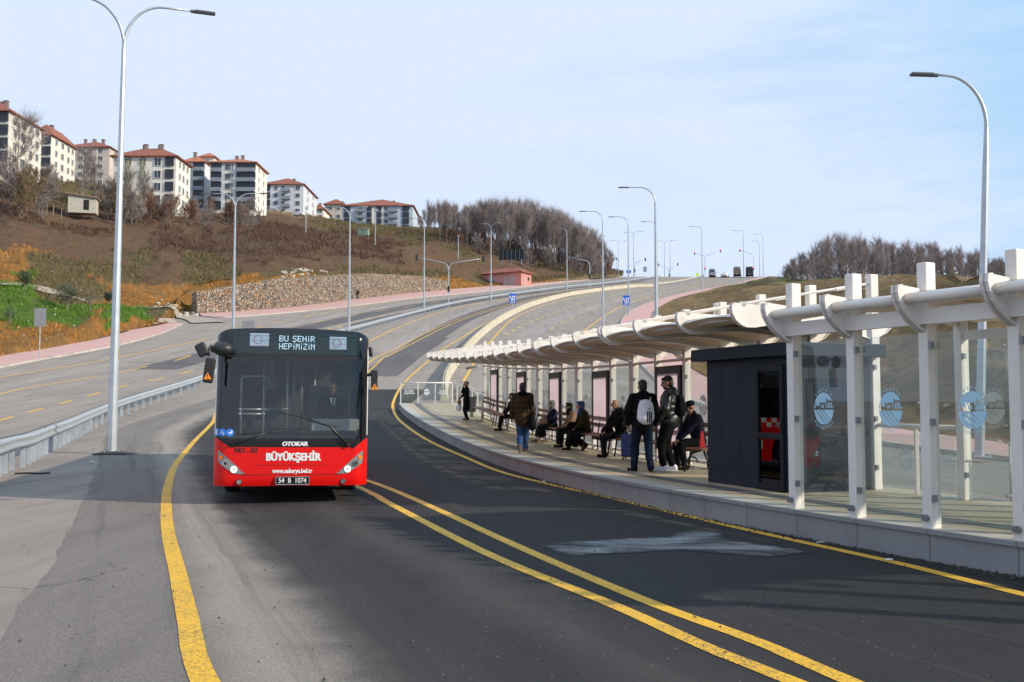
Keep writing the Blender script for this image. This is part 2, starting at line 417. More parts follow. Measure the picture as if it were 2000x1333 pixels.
nx_, ny_ = 110, 60; rows = [[(xs0+(xs1-xs0)*i/nx_, ys0+(ys1-ys0)*j/ny_, .008) for i in range(nx_+1)] for j in range(ny_+1)]; dd = [[sdist(x, y) for x, y, z in r] for r in rows]
vs = [p for r in rows for p in r]; fs = [(j*(nx_+1)+i, j*(nx_+1)+i+1, (j+1)*(nx_+1)+i+1, (j+1)*(nx_+1)+i) for j in range(ny_) for i in range(nx_) if max(dd[j][i], dd[j+1][i+1]) > -.05]
mb.add(vs, fs); me = mb.mesh('cement_patch', m_cem); ca = me.color_attributes.new('soil', 'FLOAT_COLOR', 'POINT')
ca.data.foreach_set('color', [c for r in dd for d in r for c in ((d+.05)/.4,)*3+(1,)])
n = m_cem.node_tree; p = n.nodes['Principled BSDF']; src = p.inputs['Base Color'].links[0].from_socket; at_ = n.nodes.new('ShaderNodeAttribute'); at_.attribute_name = 'soil'
fz = math_(n, 'ADD', at_.outputs['Fac'], math_(n, 'MULTIPLY', math_(n, 'SUBTRACT', noise(n, coord(n, 'pos', (1, 2.2, 1)), 3.2, 7, .72), .5), 1.5)); cc = coord(n)
n.links.new(mixc(n, ramp(n, fz, [(.02, 0), (.40, 1)]), mixc(n, ramp(n, noise(n, cc, 62, 4, .85), [(.34, 0), (.66, 1)]), (.012, .0115, .012), (.052, .049, .05)), src), p.inputs['Base Color'])
tag(link('cement_patch', me), kind='structure')
# ---------------------------------------------------------------- painted lines
L1 = Path2([(1.4, 0), (-.6, 3.6)]+[tuple(gp(u, v))[:2] for u, v in [(400, 1333), (365, 1200), (345, 1110), (330, 1050), (325, 1000), (328, 950), (345, 905), (380, 862), (415, 826)]]+[(-15.6, 54), (-15.9, 66)])
mb = MB(); ribbon(mb, L1, lambda p: .168+.008*mnoise.noise(p*5), .009, step=.12); tag(mb.build('yellow_edge_line', m_yellow, smooth=True), kind='structure')
up = [(u, v) for u, v in [(1659, 1333), (1473, 1253), (1256, 1173), (1008, 1067), (760, 955)]]
lo = [(1547, 1333), (1380, 1266), (1194, 1182), (946, 1080), (760, 984), (702, 953)]
far = [(724, 707), (760, 687), (866, 635), (920, 616), (994, 595), (1100, 572), (1200, 560)]
far2 = [(741, 707), (768, 691), (872, 638), (928, 617), (1000, 596), (1104, 573), (1206, 560)]
mb = MB()
for near, fr, ext in ((lo, far, (2.8, 3.2)), (up, far2, (3.6, 3.2))):
    n0 = [tuple(gp(u, v))[:2] for u, v in near]
    e = n0[0]; d = (Vector(n0[0])-Vector(n0[1])).normalized(); n0 = [tuple(Vector(e)+d*5)]+n0
    mid = [(-7.9, 34), (-10.7, 56)] if fr is far else [(-7.4, 34), (-10.2, 56)]
    ribbon(mb, Path2(n0+mid+[tuple(gp(u, v))[:2] for u, v in fr]), lambda p: .145+.008*mnoise.noise(p*5), .009, step=.15)
tag(mb.build('double_centre_line', m_yellow, smooth=True), kind='structure')
kl = [(2000, 1163), (1752, 1101), (1566, 1060), (1380, 1018), (1194, 974), (1070, 946), (977, 922), (907, 893), (844, 865), (802, 839), (777, 818), (768, 800), (768, 787), (777, 766), (791, 747), (810, 728), (848, 697), (869, 680), (907, 657), (934, 640), (992, 613), (1040, 594), (1110, 575)]
k0 = [tuple(gp(u, v))[:2] for u, v in kl]; d = (Vector(k0[0])-Vector(k0[1])).normalized()
mb = MB(); ribbon(mb, Path2([tuple(Vector(k0[0])+d*5)]+k0), .15, .009, step=.5); tag(mb.build('kerb_line', m_yellow_old, smooth=True), kind='structure')
def dashes(mb, pix, w, on, off):
    p = pxpath(pix); s = 0
    while s+on < p.len: ribbon(mb, p, w*1.35, .012, s, s+on, .7); s += on+off
mb = MB()
for pix in ([(905, 745), (930, 704), (965, 660), (1001, 624), (1038, 606), (1075, 594), (1170, 572), (1270, 562)],
            [(1120, 665), (1146, 643), (1178, 620), (1212, 600), (1260, 582), (1330, 565), (1420, 552)],
            [(-200, 780), (0, 738), (217, 702), (408, 662)], [(-200, 815), (0, 771), (51, 759), (194, 735)], [(595, 620), (631, 612), (760, 591), (900, 575)],
            [(580, 662), (650, 641)], [(590, 865), (700, 735), (786, 637)][1:] and [(706, 675), (786, 637), (888, 603), (1000, 581), (1140, 562), (1240, 553)]):
    ribbon(mb, pxpath(pix), .19, .012)
dashes(mb, [(987, 654), (1021, 636), (1055, 622), (1095, 606), (1134, 592), (1173, 581), (1290, 560)], .14, 2.2, 2.2)
dashes(mb, [(1075, 644), (1104, 628), (1141, 609), (1180, 592), (1300, 565), (1390, 551)], .14, 3, 6)
dashes(mb, [(-150, 858), (24, 815), (66, 803), (109, 792), (147, 781), (183, 771), (237, 756), (276, 748), (339, 735), (370, 726), (480, 697), (652, 644), (724, 623), (860, 599), (1000, 578)], .16, 2.2, 2.4)
dashes(mb, [(231, 728), (288, 716), (366, 697), (511, 638), (589, 621)], .15, 4, 4)
dashes(mb, [(604, 632), (652, 623), (800, 599), (960, 576)], .15, 5, 6)
tag(mb.build('road_marking', m_yellow_old, smooth=True), kind='structure')
# ---------------------------------------------------------------- pavements
m_pink = None
def paver(name, c1, c2, sc, kind='pos'):
    m, n, p = nt(name); c = coord(n, kind)
    b = n.nodes.new('ShaderNodeTexBrick'); n.links.new(c, b.inputs['Vector']); b.inputs['Scale'].default_value = sc
    b.inputs['Color1'].default_value = rgb(c1); b.inputs['Color2'].default_value = rgb(c2); b.inputs['Mortar'].default_value = rgb([x*.6 for x in c1])
    b.inputs['Mortar Size'].default_value = .012
    d = ramp(n, noise(n, c, .35, 6, .65), [(.4, 0), (.75, .55)]); o = mixc(n, d, b.outputs[0], (.42, .33, .28))
    n.links.new(o, p.inputs['Base Color']); p.inputs['Roughness'].default_value = .8; bump(n, p, noise(n, c, 40), .2); return m
m_pink = paver('pink_paving', (.57, .31, .28), (.62, .36, .32), 2.5)
m_kerb = M('kerb_concrete', (.46, .41, .36), .8, var=.2, scale=1, dirt=.4, kind='pos')
def slab(name, front, back, h=.14, mat=None):
    a, b = front, back; n = max(8, int(a.len/1.5)); rows = []; rows2 = []; mb = MB()
    for i in range(n+1):
        p, _ = a.at(a.len*i/n); q, _ = b.at(b.len*i/n); e = p.lerp(q, min(.3, .22/max(.3, (q-p).length)))
        rows.append([(e.lerp(q, k/4).x, e.lerp(q, k/4).y, Zr(e.lerp(q, k/4).y)+h) for k in range(5)])
        rows2.append([(p.x, p.y, Zr(p.y)-.02), (p.x, p.y, Zr(p.y)+h+.003), (e.x, e.y, Zr(e.y)+h+.003)])
    mb.mi = 0; mb.grid(rows); mb.mi = 1; mb.grid(rows2)
    return tag(mb.build(name, [mat or m_pink, m_kerb], smooth=False), kind='structure')
slab('pavement', Path2([(-39.6, 30), (-39.9, 55)]+[tuple(gp(u, v))[:2] for u, v in [(0, 720), (217, 679), (314, 653), (358, 634)]]), Path2([(-45, 30), (-45, 55)]+[tuple(gp(u, v))[:2] for u, v in [(0, 698), (217, 660), (280, 635), (314, 629)]]))
slab('pavement', pxpath([(394, 619), (445, 621), (550, 613), (670, 601), (820, 582), (940, 571), (1080, 555), (1150, 547)]), pxpath([(387, 613), (450, 610), (550, 602), (697, 584), (790, 573), (880, 565), (1010, 556), (1080, 550), (1150, 544)]))
RB = [(24, 2), (21, 12), (18.6, 22), (16.4, 34), (14.2, 52), (13.8, 70), (14.8, 100)]+[tuple(gp(u, v))[:2] for u, v in [(1271, 620), (1286, 603), (1324, 584), (1379, 570), (1408, 562), (1465, 552), (1501, 542)]]
RF = [(20, 2), (17, 12), (14.8, 22), (12.6, 34), (10.4, 52), (10, 70), (11.2, 100)]+[tuple(gp(u, v))[:2] for u, v in [(1218, 620), (1264, 594), (1330, 575), (1380, 565), (1427, 558), (1455, 550), (1480, 543.5)]]
slab('pavement', Path2(RF), Path2(RB))
# ---------------------------------------------------------------- platform of the stop
def granite(name, c, wid, off=0):
    m, n, p = nt(name); uv = coord(n, 'uv'); c3 = coord(n)
    b = n.nodes.new('ShaderNodeTexBrick'); n.links.new(uv, b.inputs['Vector']); b.inputs['Scale'].default_value = 1
    b.inputs['Brick Width'].default_value = wid[0]; b.inputs['Row Height'].default_value = wid[1]; b.inputs['Mortar Size'].default_value = wid[2]; b.offset = off
    b.inputs['Color1'].default_value = rgb([x*.86 for x in c]); b.inputs['Color2'].default_value = rgb([x*1.12 for x in c]); b.inputs['Mortar'].default_value = rgb([x*.35 for x in c])
    o = mixc(n, noise(n, c3, 110, 3, .8), b.outputs[0], [x*.55 for x in c])
    st = ramp(n, noise(n, coord(n, 'pos', (1, 1, .4)), 1.6, 6, .7), [(.45, 0), (.7, .5)]); o = mixc(n, st, o, [x*.5 for x in c])
    n.links.new(o, p.inputs['Base Color']); p.inputs['Roughness'].default_value = .6; bump(n, p, b.outputs['Fac'], -.3, .01); return m
m_gran = granite('granite_slab', (.31, .32, .335), (1.05, 3, .012))
m_edge = granite('edge_stone', (.56, .53, .47), (1.05, 3, .01))
m_deck = granite('deck_paving', (.58, .47, .31), (1.2, .145, .006), .5)
m_tact = granite('tactile_paving', (.17, .165, .16), (.3, .075, .014))
SE = KS(52.0); S00 = KS(-4)
def deckband(name, o0, o1, dz, mat, smooth=False):
    mb = MB(); rows = []; uvs = []; n = 110
    for i in range(n+1):
        s = S00+(SE-S00)*i/n; row = []
        for k in range(4):
            o = o0+(o1-o0)*k/3; q = kp(s, o, dz); row.append(q); uvs.append((s, o))
        rows.append(row)
    mb.grid(rows); me = mb.mesh(name, mat); l_ = me.uv_layers.new(name='UVMap')
    for l in me.loops: l_.data[l.index].uv = uvs[l.vertex_index]
    return tag(link(name, me), kind='structure')
deckband('platform_edge', -.03, .36, .006, m_edge)
deckband('platform', .36, 3.5, 0, m_deck)
deckband('tactile_strip', .74, 1.04, .005, m_tact)
mb = MB(); rows = []; uvs = []
for i in range(131):
    s = S00+(SE-S00)*i/130; row = []
    for k, (oo, h) in enumerate(((0, -.40), (0, -.045), (-.03, -.045), (-.03, .006))): row.append(kp(s, oo, h)); uvs.append((s, h+.5 if k < 2 else .4))
    rows.append(row)
mb.grid(rows)
rows = []
for i in range(9):
    o = -.03+3.53*i/8; rows.append([kp(SE, o, -.5), kp(SE, o, .006)]); uvs += [(o, 0), (o, .4)]
mb.grid(rows); rows = []
for i in range(61):
    s = S00+(SE-S00)*i/60; rows.append([kp(s, 3.5, -.5), kp(s, 3.5, 0)]); uvs += [(s, 0), (s, .4)]
mb.grid(rows)
me = mb.mesh('platform_kerb', m_gran); l_ = me.uv_layers.new(name='UVMap')
for l in me.loops: l_.data[l.index].uv = uvs[l.vertex_index]
tag(link('platform_kerb', me), kind='structure')
# grit lying along the foot of the kerb
m_grit = M('grit', (.06, .05, .042), .95, var=.5, scale=20, kind='pos')
mb = MB()
for i in range(2600):
    s = random.uniform(KS(6), KS(46)); o = -abs(random.gauss(0, .11)); q = kp(s, o-.01, -.34+.012); r = random.uniform(.006, .022)*(1.5 if random.random() < .06 else 1)
    a = random.random()*6; vs = [q+Vector((r*math.cos(a+k*2.1), r*math.sin(a+k*2.1), 0)) for k in range(3)]+[q+Vector((0, 0, r*.9))]
    mb.add(vs, [(0, 1, 3), (1, 2, 3), (2, 0, 3)])
for i in range(1500):
    y = 4.5+40*random.random()**1.7; x = random.uniform(-14, 6); 
    if x > kx(y)-.2: continue
    q = Vector((x, y, Zr(y)+.012)); r = random.uniform(.004, .016); a = random.random()*6
    mb.add([q+Vector((r*math.cos(a+k*2.1), r*math.sin(a+k*2.1), 0)) for k in range(3)]+[q+Vector((0, 0, r))], [(0, 1, 3), (1, 2, 3), (2, 0, 3)])
tag(mb.build('gravel', m_grit), 'dark grit scattered along the foot of the kerb and over the asphalt', 'gravel', kind='stuff')
# ================================================================ hillsides
TC = {'O': (.27, .13, .036), 'G': (.075, .14, .022), 'g': (.10, .11, .035), 'B': (.135, .078, .05), 'b': (.092, .055, .04), 'T': (.22, .165, .10), 'V': (.112, .088, .045), 'S': (.25, .17, .085), 's': (.19, .125, .062), 'R': (.14, .07, .05)}
def hill(name, cols, zones, ci, rj, amp, noisesc, wallcols=None):
    nc, nr = len(cols), len(cols[0])
    Pm = np.array([[tuple(at(*c)) if len(c) == 3 else c[:3] for c in col] for col in cols]); 
    if wallcols:
        for i in wallcols:
            Pm[i, 0] += (-1.9, 1.0, -.2); Pm[i, 1] += (-1.7, .9, -.35); Pm[i, 2] += (-1.2, .5, -.1)
    Z = np.array([[TC[ch] for ch in z] for z in zones])
    def interp(G, ui, vj, lin=False):
        n0, n1 = G.shape[:2]
        def axis(G, t):
            n = G.shape[0]; i = np.clip(np.floor(t).astype(int), 0, n-2); f = (t-i).reshape((-1,)+(1,)*(G.ndim-1))
            a, b = G[i], G[i+1]
            if lin: return a+(b-a)*f
            p0 = G[np.maximum(i-1, 0)]; p3 = G[np.minimum(i+2, n-1)]
            m0 = (b-p0)*.5; m1 = (p3-a)*.5
            h00 = 2*f**3-3*f**2+1; h10 = f**3-2*f**2+f; h01 = -2*f**3+3*f**2; h11 = f**3-f**2
            return h00*a+h10*m0+h01*b+h11*m1
        A = axis(G, ui); return np.swapaxes(axis(np.swapaxes(A, 0, 1), vj), 0, 1)
    U = np.linspace(0, nc-1, (nc-1)*ci+1); V = np.linspace(0, nr-1, (nr-1)*rj+1)
    P = interp(Pm, U, V)
    C = np.zeros_like(P)
    for i in range(P.shape[0]):
        for j in range(P.shape[1]):
            p = Vector(P[i, j]); a = min(1, V[j]*1.2)
            h = mnoise.fractal(p*noisesc, 1.0, 2.0, 5)*amp*a; P[i, j, 2] += h
            q = p*.06
            wu = U[i]+mnoise.noise(q)*.45+mnoise.noise(q*3.1+Vector((5, 2, 1)))*.22+mnoise.noise(q*9)*.12
            wv = V[j]+mnoise.noise(q+Vector((9, 4, 7)))*.75+mnoise.noise(q*3.3+Vector((1, 8, 3)))*.4+mnoise.noise(q*9.7)*.2
            wu = min(max(wu, 0), nc-1); wv = min(max(wv, 0), nr-1)
            C[i, j] = Z[int(round(wu)), int(round(wv))]
    me = bpy.data.meshes.new(name); ni, nj = P.shape[:2]
    me.from_pydata([tuple(x) for x in P.reshape(-1, 3)], [], [(i*nj+j, (i+1)*nj+j, (i+1)*nj+j+1, i*nj+j+1) for i in range(ni-1) for j in range(nj-1)])
    ca = me.color_attributes.new('soil', 'FLOAT_COLOR', 'POINT')
    ca.data.foreach_set('color', np.concatenate([C.reshape(-1, 3), np.ones((ni*nj, 1))], 1).ravel())
    me.polygons.foreach_set('use_smooth', [True]*len(me.polygons)); me.materials.append(m_hill); o = link(name, me); tag(o, kind='structure')
    bm = bmesh.new(); bm.from_mesh(me); bmesh.ops.recalc_face_normals(bm, faces=bm.faces)
    if sum(f.normal.z for f in bm.faces) < 0: bmesh.ops.reverse_faces(bm, faces=bm.faces)
    bm.to_mesh(me); bm.free()
    return o, P, C
m_hill, n_, p_ = nt('hillside_soil'); c_ = coord(n_)
a_ = n_.nodes.new('ShaderNodeAttribute'); a_.attribute_name = 'soil'
x_ = mixc(n_, ramp(n_, noise(n_, c_, 1.1, 6, .7), [(.3, 0), (.72, 1)]), mixc(n_, 1.0, a_.outputs[0], (.55, .55, .55), 'MULTIPLY'), mixc(n_, 1.0, a_.outputs[0], (1.35, 1.3, 1.25), 'MULTIPLY'))
x_ = mixc(n_, ramp(n_, noise(n_, c_, 7, 3, .7), [(.66, 0), (.74, .5)]), x_, (.36, .30, .22))
x_ = mixc(n_, ramp(n_, noise(n_, c_, .33, 6, .68, .6), [(.44, 0), (.66, .62)]), x_, (.115, .095, .05))
n_.links.new(x_, p_.inputs['Base Color']); p_.inputs['Roughness'].default_value = .95; p_.inputs['Specular IOR Level'].default_value = .1
bump(n_, p_, noise(n_, c_, 2.2, 6, .7), .8, .35)
left_cols = [
 [(-420, 800, 60), (-420, 770, 63), (-420, 690, 76), (-420, 620, 95), (-420, 545, 118), (-420, 480, 146), (-420, 400, 180), (-420, 350, 215), (-420, 350, 330)],
 [(-200, 742, 69.5), (-200, 718, 72.5), (-200, 640, 88), (-200, 592, 104), (-200, 530, 124), (-200, 465, 152), (-200, 395, 186), (-200, 345, 222), (-200, 345, 330)],
 [(0, 699, 84), (0, 669, 87), (0, 598, 102), (0, 551, 115), (0, 522, 128), (0, 455, 160), (0, 390, 195), (0, 345, 230), (0, 345, 330)],
 [(114, 681, 92), (114, 652, 95), (114, 610, 108), (114, 577, 122), (114, 528, 138), (114, 465, 168), (114, 402, 205), (114, 355, 250), (114, 350, 340)],
 [(240, 648, 108.8), (240, 609, 114), (240, 601.5, 128), (240, 595, 132), (240, 538, 146), (240, 475, 175), (240, 412, 225), (240, 385, 260), (240, 375, 350)],
 [(330, 628, 121), (330, 621, 127), (330, 609, 134), (330, 598, 140), (330, 537, 149), (330, 480, 182), (330, 416, 245), (330, 400, 285), (330, 395, 360)],
 [(388, 613.5, 141), (388, 572, 143), (388, 568, 146), (388, 560, 149), (388, 537, 153), (388, 487, 186), (388, 422, 262), (388, 412, 300), (388, 408, 370)],
 [(550, 604, 151), (550, 549, 152), (550, 543, 154), (550, 535, 158), (550, 524, 164), (550, 477, 202), (550, 426, 300), (550, 417, 335), (550, 414, 400)],
 [(700, 586, 176), (700, 540, 177.5), (700, 535, 180), (700, 529, 184), (700, 520, 191), (700, 482, 232), (700, 446, 335), (700, 440, 375), (700, 438, 430)],
 [(870, 569, 212), (870, 553, 214), (870, 548, 218), (870, 541, 224), (870, 525, 236), (870, 500, 268), (870, 462, 335), (870, 452, 385), (870, 450, 430)],
 [(1000, 557.5, 243), (1000, 555, 245), (1000, 551, 250), (1000, 545, 256), (1000, 535, 266), (1000, 518, 292), (1000, 492, 335), (1000, 482, 375), (1000, 480, 430)],
 [(1150, 545, 286), (1150, 543.5, 288), (1150, 541, 292), (1150, 538, 298), (1150, 534, 307), (1150, 528, 322), (1150, 522, 347), (1150, 518, 380), (1150, 518, 430)],
 [(1215, 540, 314), (1215, 539, 316), (1215, 538, 320), (1215, 537, 326), (1215, 536, 334), (1215, 535, 345), (1215, 534, 360), (1215, 533, 385), (1215, 533, 430)]]
lz = ['OOGGVBbVb', 'OOGGVBbVb', 'OOGGOBbVb', 'OOGVVBbVb', 'OGGOVBbgb', 'OOVOBbBgR', 'OOOOVbBTR', 'OOOVBbBTb', 'OOVVBbVVb', 'OOOVBBVVb', 'OOVVBBVVb', 'TTVVBVVbb', 'TTVVVVbbb']
hl, HLP, HLC = hill('hillside', left_cols, lz, 14, 13, .9, .12, (6, 7, 8, 9))
bvhL = BVHTree.FromObject(hl, bpy.context.evaluated_depsgraph_get())
right_cols = []
tops = [(2900, 545, 30), (2450, 545, 42), (2150, 546, 54), (2000, 546, 64), (1880, 544, 78), (1790, 541, 95), (1715, 541, 120), (1660, 546, 155), (1610, 550, 195), (1570, 548, 245), (1530, 543, 313)]
bases = [(23.6, 2.4), (20.5, 13), (17.9, 25), (16.2, 35), (14.9, 46), (13.9, 62), (14.6, 96), tuple(gp(1286, 603))[:2], tuple(gp(1350, 577.5))[:2], tuple(gp(1440, 556))[:2], tuple(gp(1503, 541.6))[:2]]
for (tu, tv, tY), (bx, by) in zip(tops, bases):
    t = at(tu, tv, tY); b = Vector((bx, by, Zr(by)+.12)); col = []
    for k, e in ((0, 0), (.12, .10), (.35, .38), (.62, .70), (.86, .93), (1, 1)):
        col.append((b.x+(t.x-b.x)*k, b.y+(t.y-b.y)*k, b.z+(t.z-b.z)*e, 0))
    d = Vector((t.x*1.0, t.y, 0)).normalized()
    for far in (60, 190, 320): q = t+d*far; q.z = CAMZ+(783-tv-5)/F*q.y*1.0 if tv < 783 else t.z; q.z = min(q.z, t.z+.115*far); col.append((q.x, q.y, q.z, 0))
    right_cols.append(col)
rz_ = ['SsSssssVV', 'SsSsssSVV', 'SSssSsSVV', 'SsSsssSVV', 'SsSssSSVV', 'SsssSsSVV', 'SsSssSSVV', 'SSsSsGVVV', 'SsVSgGVVV', 'GgVTGVVVV', 'VVTVVVVVV']
hr, HRP, HRC = hill('hillside', right_cols, rz_, 14, 10, .55, .2)
bvhR = BVHTree.FromObject(hr, bpy.context.evaluated_depsgraph_get())
def ground_z(x, y, bv=None):
    best = None
    for b in ([bv] if bv else [bvhL, bvhR]):
        h = b.ray_cast(Vector((x, y, 400)), Vector((0, 0, -1)))
        if h[0] is not None and (best is None or h[0].z > best): best = h[0].z
    return Zr(y) if best is None else best
# farm track climbing off the junction
mb = MB(); tp = Path2([tuple(gp(408, 632))[:2], tuple(gp(380, 624))[:2], tuple(at(330, 610, 133))[:2], tuple(at(240, 598, 130))[:2], tuple(at(142, 583, 124.5))[:2], tuple(at(94, 574, 121))[:2], tuple(at(0, 553, 114))[:2]])
rows = []
for i in range(61):
    p, t = tp.at(tp.len*i/60); nn = Vector((-t.y, t.x, 0)); w = 4.2-2.6*min(1, i/28)
    rows.append([(q.x, q.y, max(ground_z(q.x, q.y), Zr(q.y))+.14) for q in (p+nn*w/2, p+nn*w/4, p, p-nn*w/4, p-nn*w/2)])
mb.grid(rows); tag(mb.build('side_road', M('track_gravel', (.34, .29, .23), .9, var=.25, scale=.6, kind='pos'), smooth=True), kind='structure')
# ================================================================ the two shelters
BAY = 1.655
def s_at_u(u, off, h=0.0, lo=None, hi=None):
    lo = KS(6) if lo is None else lo; hi = SE-.5 if hi is None else hi
    best = min((abs(proj(kp(lo+(hi-lo)*i/800, off, h))[0]-u), lo+(hi-lo)*i/800) for i in range(801)); return best[1]
s_left0 = s_at_u(1711, 3.0, 0, KS(11), KS(20))
RIB = [(.46, 2.83), (3.36, 2.70), (3.40, 2.66), (3.36, 2.55), (3.25, 2.45), (3.08, 2.37), (2.96, 2.33), (2.75, 2.38), (2.4, 2.46), (2.0, 2.52), (1.6, 2.54), (1.2, 2.52), (.95, 2.49), (.80, 2.465), (.66, 2.465), (.56, 2.50), (.47, 2.57), (.41, 2.67), (.40, 2.76), (.42, 2.82)]
class Fr:
    """frame across the platform at arc length s"""
    def __init__(s, st): s.s = st; s.o = kp(st, 0); s.n = knorm(st); s.t = ktan(st)
    def P(s, off, h, along=0.0): return s.o+s.n*off+s.t*along+Vector((0, 0, h))
def rib_mesh(mb, fr, a0=0.0, poly=RIB, flange=.085, split=7):
    mb.prism(poly, lambda o, h, d: fr.P(o, h, d+a0), -.012, .012)
    c = [Vector((o, h)) for o, h in poly]
    for a, b in list(zip(c[1:], c[2:]))+[(c[-1], c[0])]:
        q = [fr.P(a.x, a.y, a0-flange/2), fr.P(b.x, b.y, a0-flange/2), fr.P(b.x, b.y, a0+flange/2), fr.P(a.x, a.y, a0+flange/2)]
        e = (b-a); nrm = Vector((e.y, -e.x)).normalized()*.014
        q2 = [fr.P(a.x+nrm.x, a.y+nrm.y, a0-flange/2), fr.P(b.x+nrm.x, b.y+nrm.y, a0-flange/2), fr.P(b.x+nrm.x, b.y+nrm.y, a0+flange/2), fr.P(a.x+nrm.x, a.y+nrm.y, a0+flange/2)]
        mb.add(q+q2, [(0, 1, 2, 3), (7, 6, 5, 4), (0, 4, 5, 1), (1, 5, 6, 2), (2, 6, 7, 3), (3, 7, 4, 0)])
m_clamp = M('clamp_steel', (.22, .23, .24), .4, .6)
def post(fr, off, h0, h1, w, parent, a0=0.0, clamps=(), side=1, name='post'):
    mb = MB(); r = Matrix((fr.n, fr.t, Vector((0, 0, 1)))).transposed()
    mb.box(fr.P(off, (h0+h1)/2, a0), (w*1.15, w, h1-h0), r)
    o = mb.build(name, m_white, parent); bevel(o, .012)
    if clamps:
        for h in clamps:
            m2 = MB(); m2.box(fr.P(off-.5*w*1.15+.03, h, a0-w/2-.012), (.05, .05, .075), r); m2.build('clamp', m_clamp, o)
    return o
# ---- far shelter: six modules of three bays
sh = thing('bus_shelter', 'long curved cream shelter whose cantilevered canopy covers the waiting people', 'bus shelter', kp(s_left0, 3.0))
def under(parent, o):
    o.parent = parent; o.matrix_parent_inverse = Matrix.Translation(parent.location).inverted(); return o
class U:  # small wrapper: build in world space under a located empty
    pass
def bld(mb, name, mats, root, smooth=False, fix=True): return under(root, mb.build(name, mats, None, smooth, fix))
NB = 18; fr_ = [Fr(s_left0+BAY*i) for i in range(NB+1)]
m_tube = M('silver_tube', (.66, .66, .66), .35, .2, var=.05)
for i, f in enumerate(fr_):
    dbl = i % 3 == 0 and 0 < i < NB
    for a0 in ((-.09, .09) if dbl else (0,)):
        mb = MB(); rib_mesh(mb, f, a0); bld(mb, 'rib', m_white, sh)
        under(sh, post(f, 3.0, 0, 3.36, .13, None, a0, clamps=(.35, 1.1, 1.9)))
    mb = MB(); mb.tube([f.P(2.96, 3.22), f.P(.62, 2.82)], .022, 6); mb.box(f.P(.62, 2.825), (.1, .05, .05)); mb.tube([f.P(2.5, 3.135), f.P(2.3, 3.10)], .034, 6); bld(mb, 'tie_rod', m_white, sh)
for i in range(NB):
    a, b = fr_[i], fr_[i+1]
    g0 = .09 if i % 3 == 0 and i else 0; g1 = .09 if (i+1) % 3 == 0 and i+1 < NB else 0
    mb = MB(); mb.tube([a.P(.62, 2.64, g0), b.P(.62, 2.64, -g1)], .058, 10); bld(mb, 'front_tube', m_tube, sh, True)
    rows = []; 
    for o, h in ((.52, 2.60), (.62, 2.545), (.8, 2.525), (1.2, 2.585), (1.6, 2.605), (2.0, 2.59), (2.4, 2.54), (2.8, 2.46), (3.2, 2.56), (3.36, 2.66)):
        rows.append([a.P(o, h, g0).lerp(b.P(o, h, -g1), k/4)+Vector((0, 0, .05*math.sin(PI*k/4))) for k in range(5)])
    mb = MB(); mb.grid(rows); mb.grid([[p+Vector((0, 0, .02)) for p in r] for r in rows]); bld(mb, 'roof_panel', m_beige_roof, sh, True, True)
    for h in (.1, 2.28):
        mb = MB(); mb.bar(a.P(3.0, h), b.P(3.0, h), .05, .06); bld(mb, 'rail', m_white, sh)
KIOSK_BAYS = (0, 1, 2)
def pane(a, b, off, h0, h1, g=.07, name='glass_panel', mat=None):
    mb = MB(); q = [a.P(off, h0), b.P(off, h0), b.P(off, h1), a.P(off, h1)]
    d = (q[1]-q[0]).normalized()*g
    mb.add([q[0]+d, q[1]-d, q[2]-d, q[3]+d], [(0, 1, 2, 3)]); return mb
for i in range(3, NB):
    if i % 3 == 1: continue
    bld(pane(fr_[i], fr_[i+1], 3.0, .16, 2.2), 'glass_panel', m_glass, sh)
bld(pane(fr_[2], fr_[3], 3.0, .16, 2.2), 'glass_panel', m_glass, sh)
# ---- advertising displays set into the back row
m_poster, n, p = nt('empty_poster_sheet'); c = coord(n, 'obj'); pc = mixc(n, noise(n, c, 1.5, 5), (.66, .48, .54), (.82, .64, .70)); n.links.new(pc, p.inputs['Base Color']); p.inputs['Roughness'].default_value = .5
tl = n.nodes.new('ShaderNodeBsdfTranslucent'); n.links.new(pc, tl.inputs[0]); mxs = n.nodes.new('ShaderNodeMixShader'); mxs.inputs[0].default_value = .6; n.links.new(p.outputs[0], mxs.inputs[1]); n.links.new(tl.outputs[0], mxs.inputs[2]); n.links.new(mxs.outputs[0], n.nodes['Material Output'].inputs[0])
m_cover = glass('poster_cover', (.95, .95, .95), .7)
names = ['dark framed display panel with a blank pinkish sheet, nearest the kiosk', 'dark framed display panel beside the bald seated man in black', 'dark framed display panel behind the woman in the grey headscarf', 'dark framed display panel next to the walking man in brown', 'dark framed display panel at the far end, by the standing woman with the white bag']
